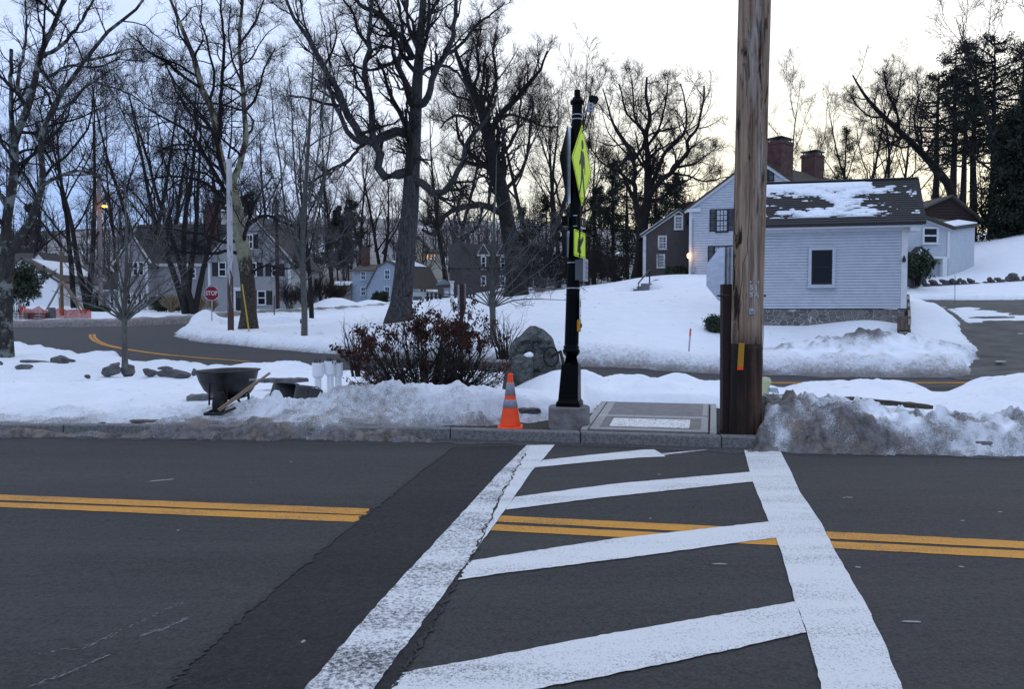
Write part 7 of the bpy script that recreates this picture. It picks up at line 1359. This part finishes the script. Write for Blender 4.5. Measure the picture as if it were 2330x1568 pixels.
# -- sycamore
hero('sycamore', 'sycamore with peeling cream and brown mottled bark behind the weathered pole', 36,
  [(565, 757), (566, 715), (565, 660), (560, 610), (553, 570), (546, 525), (540, 485), (534, 445), (516, 405), (502, 360), (494, 324), (489, 270), (474, 230), (459, 202), (450, 165), (443, 135), (421, 81), (405, 40), (385, -10), (370, -70)],
  [([(537, 460), (533, 430), (531, 400), (551, 364), (559, 310), (556, 256), (552, 189), (548, 148), (545, 81), (553, 0), (560, -80)], .18, .06, 2.5), ([(497, 335), (500, 270), (505, 189), (510, 94), (502, 30), (500, -40)], .11, .035, -2.5), ([(538, 478), (510, 450), (459, 412), (410, 402), (365, 402), (325, 412)], .10, .03, -3),
   ([(550, 578), (518, 572), (480, 578), (442, 576), (410, 572), (385, 566)], .09, .03, -2), ([(548, 545), (515, 551), (471, 535), (430, 527), (397, 523), (345, 518), (305, 517)], .10, .025, 2), ([(551, 560), (563, 510), (577, 470), (590, 440), (620, 400)], .10, .03, -2.5), ([(556, 520), (600, 490), (640, 505), (690, 520), (730, 545)], .09, .025, 2.5),
   ([(567, 625), (590, 610), (615, 605), (650, 612), (690, 606)], .06, .02, -2), ([(494, 300), (455, 282), (420, 240), (395, 190), (380, 150)], .09, .03, 3), ([(556, 256), (585, 215), (600, 160), (625, 110)], .07, .025, -2), ([(459, 202), (420, 175), (380, 140), (340, 120), (310, 80)], .08, .025, -3), ([(516, 400), (470, 360), (430, 330), (390, 330), (350, 350)], .09, .03, 3), ([(552, 189), (530, 140), (520, 80), (525, 10)], .06, .025, 2), ([(545, 100), (580, 50), (600, 0), (620, -50)], .06, .025, 2)],
  M_SYC, M_TWIG, LV(36, 10, 7, 6, 2, lm=.3), np.array([.44, .37, .345, .335, .325, .30, .28, .25, .2, .19, .18, .165, .15, .145, .135, .125, .10, .08, .06, .04]), seed=9, rootflare=1.3, sides=18, extra=M_BARK)
# -- thin street tree, small fan tree, sapling
hero('thin_street_tree', 'slim grey street tree with upswept branches standing in snow between sycamore and maple', 30, [(692, 778), (693, 720), (691, 660), (688, 600), (689, 540), (692, 470), (697, 400), (702, 320), (707, 230), (713, 140), (716, 70)],
  [([(690, 620), (670, 560), (650, 480), (640, 390), (625, 290), (615, 190)], .06, .018, -1.5), ([(689, 570), (712, 500), (735, 420), (750, 320), (762, 220), (775, 130)], .06, .018, 1.5), ([(690, 520), (676, 440), (668, 350), (664, 250), (655, 150)], .05, .018, 1.5), ([(694, 470), (715, 400), (730, 300), (737, 200), (740, 100)], .05, .015, -1.5), ([(690, 640), (650, 590), (615, 570), (590, 540)], .04, .012, 1.), ([(689, 600), (730, 560), (770, 540), (800, 500)], .04, .012, -1.), ([(688, 560), (650, 520), (620, 470), (600, 400)], .04, .012, -1.5), ([(692, 640), (730, 610), (770, 600), (810, 570)], .035, .012, 1.5)],
  M_BARKS, M_TWIGG, LV(30, 9, 6, 5, 2, t1=.14, t2=.1, lm=.22), np.array([.125, .12, .115, .11, .10, .09, .08, .065, .05, .035, .02]), seed=11, rootflare=1.15)
fan = lambda x, y, k, L, sx, a0, a1, up: [([(x, y + 10)] + [(x + math.sin(R(a + ja * s)) * L * lj * s * sx * (1 - .25 * s * up), y - math.cos(R(a + ja * s)) * L * lj * s) for ja, lj in [(random.uniform(-14, 14), random.uniform(.72, 1.15))] for s in (.25, .5, .75, 1)], .025, .006, random.uniform(-1, 1) * 1.4) for a in np.linspace(a0, a1, k)]
hero('small_fan_tree', 'small bare tree with a low fan of grey branches right of the brown bush', 25, [(1122, 795), (1122, 750), (1121, 710), (1120, 680), (1122, 630), (1124, 570), (1124, 500), (1128, 430), (1130, 350)],
  fan(1121, 690, 5, 215, 1.05, -75, -18, .4) + fan(1121, 690, 6, 225, 1.1, 16, 80, .4) + fan(1123, 630, 4, 200, 1, -50, 50, .3), M_BARKS, M_TWIGG, LV(25, 7, 5, 4, 1, t1=.09, lm=.16), np.array([.115, .105, .10, .11, .07, .055, .04, .025, .012]), seed=13, rootflare=1.15)
hero('sapling', 'young bare tree with a thin grey green trunk rising from the stones in near snow', 17.2, [(284, 838), (284, 790), (283, 750), (283, 725), (284, 680), (287, 620), (288, 550), (286, 480), (284, 400), (286, 320)],
  fan(283, 722, 6, 200, 1.0, -70, -10, .35) + fan(283, 722, 6, 200, .95, 10, 68, .35) + fan(284, 660, 4, 220, .9, -45, 45, .3), M_BARKS, M_TWIGG, LV(17, 6, 5, 3, 0, t1=.10, lm=.14), np.array([.066, .060, .056, .06, .042, .036, .028, .02, .012, .006]), seed=15, rootflare=1.15)
# -- tall tree before the brown saltbox
hero('tall_spreading_tree', 'tall spreading bare tree left of the brown saltbox house against the bright sky', 60, [(1452, 645), (1456, 600), (1460, 550), (1464, 500), (1474, 450), (1473, 400), (1474, 355), (1469, 304), (1480, 268), (1470, 222), (1472, 175)],
  [([(1470, 470), (1478, 446), (1500, 416), (1528, 393), (1543, 370), (1561, 345), (1568, 314), (1584, 294), (1597, 248), (1602, 195)], .26, .06, -5), ([(1460, 520), (1446, 470), (1444, 427), (1441, 365), (1421, 325), (1400, 294), (1385, 250), (1372, 200)], .24, .05, 4), ([(1480, 440), (1492, 401), (1515, 345), (1551, 309), (1561, 284), (1561, 250), (1550, 190)], .2, .05, 5), ([(1441, 365), (1462, 335), (1467, 299), (1441, 274), (1423, 250), (1410, 190)], .14, .05, -4), ([(1543, 380), (1580, 372), (1605, 355), (1635, 330)], .11, .03, 3), ([(1528, 393), (1565, 400), (1600, 412), (1640, 405), (1665, 400)], .10, .03, -3), ([(1475, 330), (1500, 290), (1515, 230), (1520, 180)], .12, .04, -4), ([(1470, 310), (1445, 270), (1440, 210), (1435, 170)], .10, .04, 4), ([(1443, 420), (1405, 390), (1370, 370), (1340, 330)], .12, .04, -3)],
  M_BARK, M_TWIG, LV(60, 11, 7, 6, 2, lm=.45, t1=.1), np.array([.55, .47, .44, .42, .36, .25, .22, .19, .16, .12, .08]), seed=17)
# -- leaning tree and slim trunks at the right
hero('leaning_tree', 'dark bare tree leaning sharply left out of the pines at right', 62, [(2185, 520), (2172, 470), (2160, 425), (2140, 395), (2110, 362), (2080, 330), (2046, 298), (2012, 266), (1985, 238), (1960, 205), (1940, 170)],
  [([(2110, 362), (2090, 320), (2080, 270), (2090, 220), (2085, 170)], .14, .04, 3), ([(2046, 298), (2040, 250), (2020, 210), (2010, 160)], .12, .04, -3), ([(2010, 264), (1980, 265), (1950, 240), (1935, 215)], .10, .03, 3), ([(2080, 330), (2050, 335), (2015, 320), (1990, 300)], .10, .03, -3)],
  M_BARK, M_TWIG, LV(62, 10, 7, 5, 2, lm=.4, t1=.14), np.array([.42, .37, .33, .29, .27, .25, .22, .19, .15, .10, .06]), seed=19, rootflare=1.1)

# -- background trees: a few different ones, copied about
PROT = []
for k_, (h, r, nl, st, sp) in enumerate(((17, .19, 9, 1, (22, 45)), (19, .21, 10, 1, (18, 38)), (16, .25, 7, 2, (22, 48)), (20, .17, 11, 1, (25, 55)), (17, .34, 6, 3, (20, 45)))):
    PROT.append(dict(h=h, kw=dict(h=h, r=r, nl=nl, seed=50 + k_, stems=st, spread=sp, levels=[dict(per=9, ratio=.40, ang=(28, 60), t=(.2, .98), K=6, wig=.2, trop=.10, rf=.5, rend=.3, rmin=.014), dict(per=6, ratio=.45, ang=(25, 58), t=(.2, 1), K=4, wig=.22, trop=.08, rf=.6, rend=.4, rmin=.009, lmin=.4), dict(per=5, ratio=.55, ang=(22, 55), t=(.15, 1), K=3, wig=.2, trop=.06, rf=.7, rend=.5, rmin=.0062, lmin=.4)]), first=None))
def bg_tree(px, yb, yt, Y, k_, label, group, rz=None, tw=None):
    b = P(px, yb, Y); 
    b[2] = min(b[2], float(T(b[0], b[1])) + .3); hh = P(px, yt, Y)[2] - b[2]; pr = PROT[k_]; sc = hh / (pr['h'] * 1.0)
    if pr['first'] is None:
        pr['first'] = proc_tree(loc=(0, 0, 0), label=label, group=group, mb_=M_BARK, mt_=M_TWIGB, **pr['kw']); o = pr['first']; o.location = b; o.scale = (sc, sc, sc); o.rotation_euler = (0, 0, rz if rz is not None else random.uniform(0, 6.28)); o['label'] = label; o['group'] = group; return o
    o = copy_tree(pr['first'], b, rz if rz is not None else random.uniform(0, 6.28), sc, label); o['group'] = group; return o
GL, GM, GR = 'bare trees behind the far street at left', 'bare trees behind the far street in the middle', 'bare trees on the ridge behind the white house'
LBL, LBM, LBR = 'bare brown tree in the tangle behind the far street at left', 'bare brown tree in the tangle behind the far street in the middle', 'bare tree silhouetted on the ridge behind the white house'
for i, (px, yb, yt, Y) in enumerate([(66, 690, 260, 95), (168, 700, 150, 72), (200, 705, 130, 70), (262, 705, 190, 88), (340, 690, 150, 90), (505, 690, 230, 104), (28, 690, 290, 110)]): bg_tree(px, yb, yt, Y, i % 5, LBL, GL)
bg_tree(424, 712, 130, 62, 4, 'dark multi stemmed tree with thick forked trunks before the grey house', None); bg_tree(443, 712, 150, 61.5, 2, 'dark two stemmed tree right beside the thick forked trunks before the grey house', None)
bg_tree(709, 722, 230, 46, 1, 'dark bare tree standing just behind the slim street tree', None)
for i, (px, yb, yt, Y) in enumerate([(620, 690, 210, 100), (752, 690, 180, 92), (812, 680, 270, 118), (1020, 680, 180, 100), (1232, 665, 120, 78), (1272, 665, 160, 84), (1312, 662, 190, 84), (1372, 660, 240, 96), (870, 680, 280, 120)]): bg_tree(px, yb, yt, Y, (i * 2 + 1) % 5, LBM, GM)
bg_tree(1793, 470, 150, 80, 3, 'tall slim bare tree rising behind the two brick chimneys', None, rz=.5)
for i, (px, yb, yt, Y) in enumerate([(1690, 470, 320, 95), (1838, 470, 290, 95), (1885, 470, 310, 100), (1962, 480, 190, 85), (2005, 480, 150, 80), (2055, 480, 160, 82), (2330, 560, -80, 56)]): bg_tree(px, yb, yt, Y, (i + 1) % 5, LBR, GR)

# -- pines and spruces
def pine(name, label, px, yb, yt, Y, w, seed, group=None, crown0=.35, needle=M_NEED, dens=1.0, r=.3, cone=False, cat='pine', nb=40, size=.24):
    rg = np.random.default_rng(seed); b = P(px, yb, Y); h = P(px, yt, Y)[2] - b[2]; root = thing(name, label, cat, b, group); m = MB(); K = 12; t = np.linspace(0, 1, K); pth = np.stack([b[0] + np.cumsum(rg.normal(0, .04, K)), b[1] + 0 * t, b[2] - .4 + (h + .2) * t], 1); rad = r * (1.05 - t) + .02; m.tubes(pth, rad, 10)
    tt = np.linspace(crown0, .985, nb) + rg.normal(0, .01, nb); az = rg.uniform(0, 2 * np.pi, nb); p0 = np.stack([np.interp(tt, t, pth[:, j]) for j in range(3)], 1); u = (tt - crown0) / (1 - crown0)
    L = w * ((1 - u) ** .8 * 1.0 + .08 if cone else np.clip(np.sin(np.pi * np.clip(u * .74 + .20, 0, 1)), .12, 1)) * (rg.uniform(.6, 1.1, nb) if cone else rg.uniform(.3, 1.15, nb)); K2 = 7; s = np.linspace(0, 1, K2); up = -.30 if cone else .12
    br = p0[:, None] + L[:, None, None] * np.stack([np.cos(az)[:, None] * s, np.sin(az)[:, None] * s, up * s + .22 * s ** 2 * (1 if cone else .8) + 0 * az[:, None]], -1) + rg.normal(0, .05, (nb, K2, 3)) * s[None, :, None]
    rr = np.maximum(.10 * r / .3 * (1 - s), .012)[None] * np.ones((nb, 1)); m.tubes(br, rr, 5); sub, sr = grow(br, rr, 9, .34, ang=(35, 70), t=(.22, .98), K=4, wig=.15, trop=.05, rmin=.010, rg=rg); m.tubes(sub, sr, 3); m.build('trunk', M_BARK, root, smooth=True)
    C = np.concatenate([sub[:, 1:].reshape(-1, 3), br[:, 3:].reshape(-1, 3)]); C = C[rg.random(len(C)) < .92 * dens]; c = MB(); leaves(c, C, size, 9 if cone else 5, .22 if cone else .20, rg, asp=.30 if cone else .22, flat=.5); c.build('crown', needle, root); return root
PG = 'tall pines on the right hand slope'
for i, (px, yb, yt, Y, w) in enumerate([(2128, 520, 160, 70, 4.6), (2166, 525, 105, 66, 5.2), (2214, 530, 85, 68, 5.4), (2258, 540, 80, 64, 5.2), (2318, 545, 95, 66, 5.4), (2190, 520, 150, 76, 4.6)]): pine('pine', 'tall dark pine with a ragged crown on the right hand slope', px, yb, yt, Y, w, 70 + i, PG, crown0=.40, r=.34, nb=34, size=.34)
pine('small_pine', 'small dark pine on the ridge right of the chimneys', 1918, 480, 285, 85, 2.2, 81, crown0=.2, r=.16)
pine('spruce', 'broad dense dark spruce at the right edge above the snowy slope', 2296, 595, 250, 52, 3.1, 82, crown0=.03, needle=M_NEED2, cone=True, r=.22, dens=1, nb=90, size=.30, cat='spruce'); pine('spruce', 'second dense spruce overlapping the right edge of the picture', 2345, 595, 200, 50, 3.0, 83, crown0=.03, needle=M_NEED2, cone=True, r=.22, nb=90, size=.30, cat='spruce')
HG = 'dark hemlocks behind the brown saltbox house'
for i, (px, yb, yt, Y, w) in enumerate([(1350, 640, 420, 82, 4), (1395, 640, 360, 78, 4.2), (1430, 640, 330, 84, 4.4), (1490, 600, 350, 80, 4.4), (1535, 560, 390, 76, 3.6), (1240, 650, 440, 86, 4.2), (1290, 650, 470, 90, 4.0), (1195, 655, 470, 96, 4.2)]): pine('hemlock', 'dark evergreen hemlock in the mass behind the brown saltbox house', px, yb, yt, Y, w, 90 + i, HG, crown0=.06, cone=True, r=.22, nb=46, size=.32, dens=.55, cat='hemlock')
for i, (px, yb, yt, Y, w) in enumerate([(72, 640, 462, 140, 3.2), (560, 600, 440, 140, 5), (800, 610, 455, 135, 5), (770, 610, 470, 140, 4.5), (500, 610, 430, 145, 4.5)]): pine('far_pine', 'dark evergreen among the bare trees of the far hillside', px, yb, yt, Y, w, 110 + i, 'evergreens on the far hillside', crown0=.12, cone=True, r=.2, nb=40, size=.5, dens=.8, cat='pine')

# -- the wooded hill as one mass
rg = np.random.default_rng(33); m = MB(); n = 430; bx = rg.uniform(-130, 95, n); by = 104 + 170 * rg.uniform(0, 1, n) ** 1.2; bz = T(bx, by) - .3; hh = rg.uniform(8, 13, n); ok = (np.abs(bx) < by * .80)
o_ = np.stack([bx, by, bz], 1)[ok]; hh = hh[ok]; n = len(o_); K = 6; s = np.linspace(0, 1, K); tr = o_[:, None] + np.stack([rg.normal(0, .05, (n, 1)) * hh[:, None] * s, rg.normal(0, .03, (n, 1)) * hh[:, None] * s, hh[:, None] * s], -1); rr = .16 * (1.05 - s)[None] * np.ones((n, 1)) + .03; m.tubes(tr, rr, 4)
a, b = grow(tr, rr, 12, .42, ang=(20, 50), t=(.22, .98), K=4, wig=.12, trop=.10, rf=.6, rmin=.04, rg=rg); m.tubes(a, b, 3); a, b = grow(a, b, 7, .55, ang=(25, 60), t=(.15, 1), K=3, wig=.2, trop=.06, rf=.6, rmin=.022, rg=rg); m.tubes(a, b, 3)
tag(m.build('hillside_wood', M_FARW), 'brownish bare wood covering the far hillside', 'wood', kind='stuff')

# -- shrubs
def shrub(name, label, px, yb, Y, w, h, n, seed, mt_=M_TWIGB, lv=(7, 5), group=None, upr=.10, cat='shrub', rm=None):
    rg = np.random.default_rng(seed); b = P(px, yb, Y); root = thing(name, label, cat, b, group); s = Y / FPX; W_, H_ = w / 2 * s, h * s; a = rg.uniform(0, 2 * np.pi, n); rr = rg.uniform(0, .35, n) * W_; K = 6; t = np.linspace(0, 1, K); e = rg.uniform(.3, 1.0, n) * W_; p0 = np.stack([b[0] + rr * np.cos(a), b[1] + .6 * rr * np.sin(a), np.full(n, b[2] - .15)], 1)
    st = p0[:, None] + np.stack([np.cos(a)[:, None] * e[:, None] * t, .7 * np.sin(a)[:, None] * e[:, None] * t, (H_ * rg.uniform(.65, 1.05, n))[:, None] * t ** .8], -1) + rg.normal(0, .03 * H_, (n, K, 3)) * t[None, :, None]; r_ = np.maximum(.014 * (1.1 - t), RM(Y))[None] * np.ones((n, 1)); m = MB(); m.tubes(st, r_, 4); pts, rad = st, r_
    for per in lv: pts, rad = grow(pts, rad, per, .42, ang=(20, 50), t=(.2, 1), K=4, wig=.2, trop=upr, rmin=rm or RM(Y), rg=rg); m.tubes(pts, rad, 3)
    m.build('stems', mt_, root); return root, pts
for i, (px, yb, Y, w, h) in enumerate([(660, 706, 66, 40, 60), (700, 700, 70, 60, 50), (735, 690, 84, 50, 55), (765, 690, 88, 60, 50), (1265, 660, 66, 60, 70), (1310, 655, 66, 80, 80), (1360, 650, 62, 70, 80), (1405, 645, 58, 60, 70), (215, 712, 74, 50, 50), (1340, 655, 70, 60, 90)]): shrub('bare_shrub', 'leafless brown brush along the far side of the street', px, yb, Y, w, h, 46, 200 + i, lv=(8, 5), group='leafless brush beyond the lawn')
shrub('small_bare_tree', 'small twiggy bare shrub in front of the brown saltbox house wall', 1508, 632, 54, 60, 110, 6, 231, mt_=M_TWIGG, lv=(7, 6)); shrub('forsythia', 'thin upright twigs standing in snow around the brown bush', 1150, 800, 14, 120, 110, 22, 232, lv=(4,), upr=.04); shrub('forsythia', 'sparse thin twigs rising at the left edge of the brown bush', 812, 838, 13, 70, 130, 16, 233, lv=(4,), upr=.03)
def evergreen(name, label, px, yb, Y, w, h, seed, size=.10, per=10, m_=M_RHODO, group=None):
    root, tips = shrub(name, label, px, yb, Y, w, h, 34, seed, mt_=M_TWIG, lv=(8, 4), group=group); rg = np.random.default_rng(seed); c = MB(); leaves(c, tips[:, 1:].reshape(-1, 3), size, per, .07, rg, asp=.45); c.build('foliage', m_, root)
evergreen('rhododendron', 'dark green rhododendron bush between the lichened tree and the white cottage', 36, 716, 62, 100, 110, 301, .22, 4); evergreen('evergreen_shrub', 'small dark round evergreen shrub in the lawn snow left of the pole', 1628, 757, 25.5, 38, 36, 302, .07, 5); evergreen('rhododendron', 'dark green bush beside the annex corner in front of the rear cottage', 2086, 644, 37, 58, 62, 303, .14, 4)
evergreen('evergreen_shrub', 'low dark shrub against the foot of the brown saltbox house', 1540, 634, 53, 46, 26, 304, .14, 4); evergreen('evergreen_shrub', 'small green shrub in front of the blue gambrel house', 866, 694, 92, 26, 26, 305, .22, 4); evergreen('evergreen_shrub', 'dark low shrub beside the lamp pole foot', 222, 722, 68, 44, 24, 306, .18, 4); evergreen('evergreen_shrub', 'low dark hedge shrub under the small lower window of the grey house', 382, 714, 72, 60, 36, 307, .2, 4)
M_TAN = mat('tan_grass', (.22, .16, .10), .9, col2=(.30, .23, .15), scale=3)
for i, (px, yb, Y, w, h) in enumerate([(390, 716, 66, 56, 50), (455, 712, 66, 34, 40), (484, 712, 68, 34, 34)]):
    b = P(px, yb, Y); rg = np.random.default_rng(400 + i); n = 260; s = Y / FPX; a = rg.uniform(0, 2 * np.pi, n); e = rg.uniform(.1, 1, n) * w / 2 * s; hh = h * s * rg.uniform(.6, 1.05, n) * (1 - .35 * (e / (w / 2 * s)) ** 2); t = np.linspace(0, 1, 5); st = b + np.stack([np.cos(a)[:, None] * e[:, None] * t ** 1.6, np.sin(a)[:, None] * e[:, None] * t ** 1.6, hh[:, None] * (t * 1.25 - .25 * t ** 3)], -1); m = MB(); m.tubes(st, np.array([.014, .012, .01, .03, .008]), 3)
    tag(m.build('ornamental_grass', M_TAN), ('widest clump of tan ornamental grass left of the forked trunks', 'tan ornamental grass between the forked trunks and the grey house corner', 'small tan grass clump at the grey house corner')[i], 'grass clump', 'clumps of tan ornamental grass')

# -- the brown-leaved bush by the kerb
rg = np.random.default_rng(71); Yb = 12.0; b = P(975, 893, Yb); b[2] = SZ(b[0], b[1]) - .05; root = thing('brown_leaved_bush', 'wide bush of tangled dark stems topped with withered brown leaves left of the boulder', 'bush', b); s = Yb / FPX; m = MB()
tr_ = [([(1092, 884), (1068, 876), (1046, 864), (1030, 836), (1012, 800), (995, 770)], .045, .016, .2), ([(950, 896), (965, 860), (985, 830), (1000, 800)], .036, .012, -.1), ([(905, 898), (940, 880), (980, 868), (1030, 866)], .04, .02, .1), ([(880, 896), (900, 868), (930, 840), (975, 800)], .03, .012, .2), ([(1040, 880), (1035, 850), (1010, 830), (980, 790)], .04, .014, -.2), ([(900, 892), (960, 888), (1020, 874), (1060, 870)], .035, .02, -.25), ([(985, 892), (990, 850), (1000, 800), (1010, 750)], .03, .012, .0)]
ps, rs_ = [], []
for pts_, r0, r1, dd in tr_:
    a = np.array([P(x, y, Yb + dd * i / 3) for i, (x, y) in enumerate(pts_)]); q_, w_ = smooth_path(a, np.linspace(r0, r1, len(a)), 12); m.tubes(q_, w_, 7); ps.append(q_); rs_.append(w_)
n = 120; a = rg.uniform(0, 2 * np.pi, n); tx = rg.uniform(-1, 1, n); edge = 1 - .45 * np.abs(tx) ** 2.2; p0 = np.stack([b[0] + tx * 55 * s, b[1] + rg.normal(0, .12, n), np.full(n, b[2]) + .02], 1)
ex_ = b[0] + tx * 174 * s + rg.normal(0, .10, n); ez = b[2] + (50 + 158 * edge * rg.uniform(.12, 1, n)) * s - .25 * np.abs(tx) ** 3 * 60 * s; ey = b[1] + rg.normal(0, .42, n) * edge; t = np.linspace(0, 1, 9)[None, :, None]; e = np.stack([ex_, ey, ez], 1); md = p0 + (e - p0) * [.62, .6, .36] + rg.normal(0, .05, (n, 3)); st = (1 - t) ** 2 * p0[:, None] + 2 * t * (1 - t) * md[:, None] + t * t * e[:, None] + rg.normal(0, .014, (n, 9, 3)); sr = np.linspace(.013, .0045, 9)[None] * rg.uniform(.7, 1.5, (n, 1)); m.tubes(st, sr, 5)
l1, w1 = grow(st, sr, 7, .42, ang=(20, 55), t=(.25, 1), K=6, wig=.20, trop=.04, rf=.7, rmin=.0032, rg=rg); m.tubes(l1, w1, 4); l2, w2 = grow(l1, w1, 4, .55, ang=(20, 55), t=(.2, 1), K=4, wig=.2, trop=.05, rmin=.0022, rg=rg); m.tubes(l2, w2, 3)
m.build('stems', mat('bush_stem', (.012, .009, .009), .9, col2=(.035, .026, .023), scale=9), root)
C = np.concatenate([l2[:, 1:].reshape(-1, 3), l1[:, 3:].reshape(-1, 3)]); top = b[2] + (62 + 150 * (1 - .5 * np.abs((C[:, 0] - b[0]) / (190 * s)) ** 2.2)) * s
w_ = np.clip((C[:, 2] - (top - .62)) / .40, 0.0, 1) ** 1.2 * .85 + .03; cl = fbm(C[:, 0] * 3.2, C[:, 2] * 3.2 + C[:, 1] * 2.1, 17, 2); C = C[(rg.random(len(C)) < w_) & (cl > -.24)]
c = MB(); leaves(c, C, .058, 5, .024, rg, asp=.46, droop=1.0); c.build('withered_leaves', M_BRLEAF, root)

# -- twigs and leaf bits lying on the snow
rg = np.random.default_rng(91); m = MB()
for fn_, nn__, xr, yr, sz in ((snow_near, 420, (-13, 11), (10.2, 18), .018), (snow_far, 320, (-16, 14), (22.5, 44), .04)):
    x = rg.uniform(*xr, nn__); y = rg.uniform(*yr, nn__); z, mm_, _d = fn_(x, y); ok = (mm_ > .93) & ((fn_ is snow_far) | (y < np.interp(x, [-14, -8, 0, 12], [22, 18, 16, 14.5]))); x, y, z = x[ok], y[ok], z[ok]; a = rg.uniform(0, 6.28, len(x)); L_ = sz * rg.lognormal(0, .7, len(x)); d_ = np.stack([np.cos(a), np.sin(a), 0 * a], 1) * L_[:, None]; c = np.stack([x, y, z + .006], 1)
    tw = np.stack([c - d_, c + np.array([0, 0, .004]), c + d_], 1); m.tubes(tw, np.array([.3, .4, .25])[None] * (.16 * sz) * rg.uniform(.6, 2.2, (len(x), 1)), 4)
tag(m.build('twig_litter', mat('litter_brown', (.030, .021, .015), .95, col2=(.06, .04, .028), scale=3)), 'dark twigs and leaf bits scattered on the snow', 'twigs', kind='stuff')
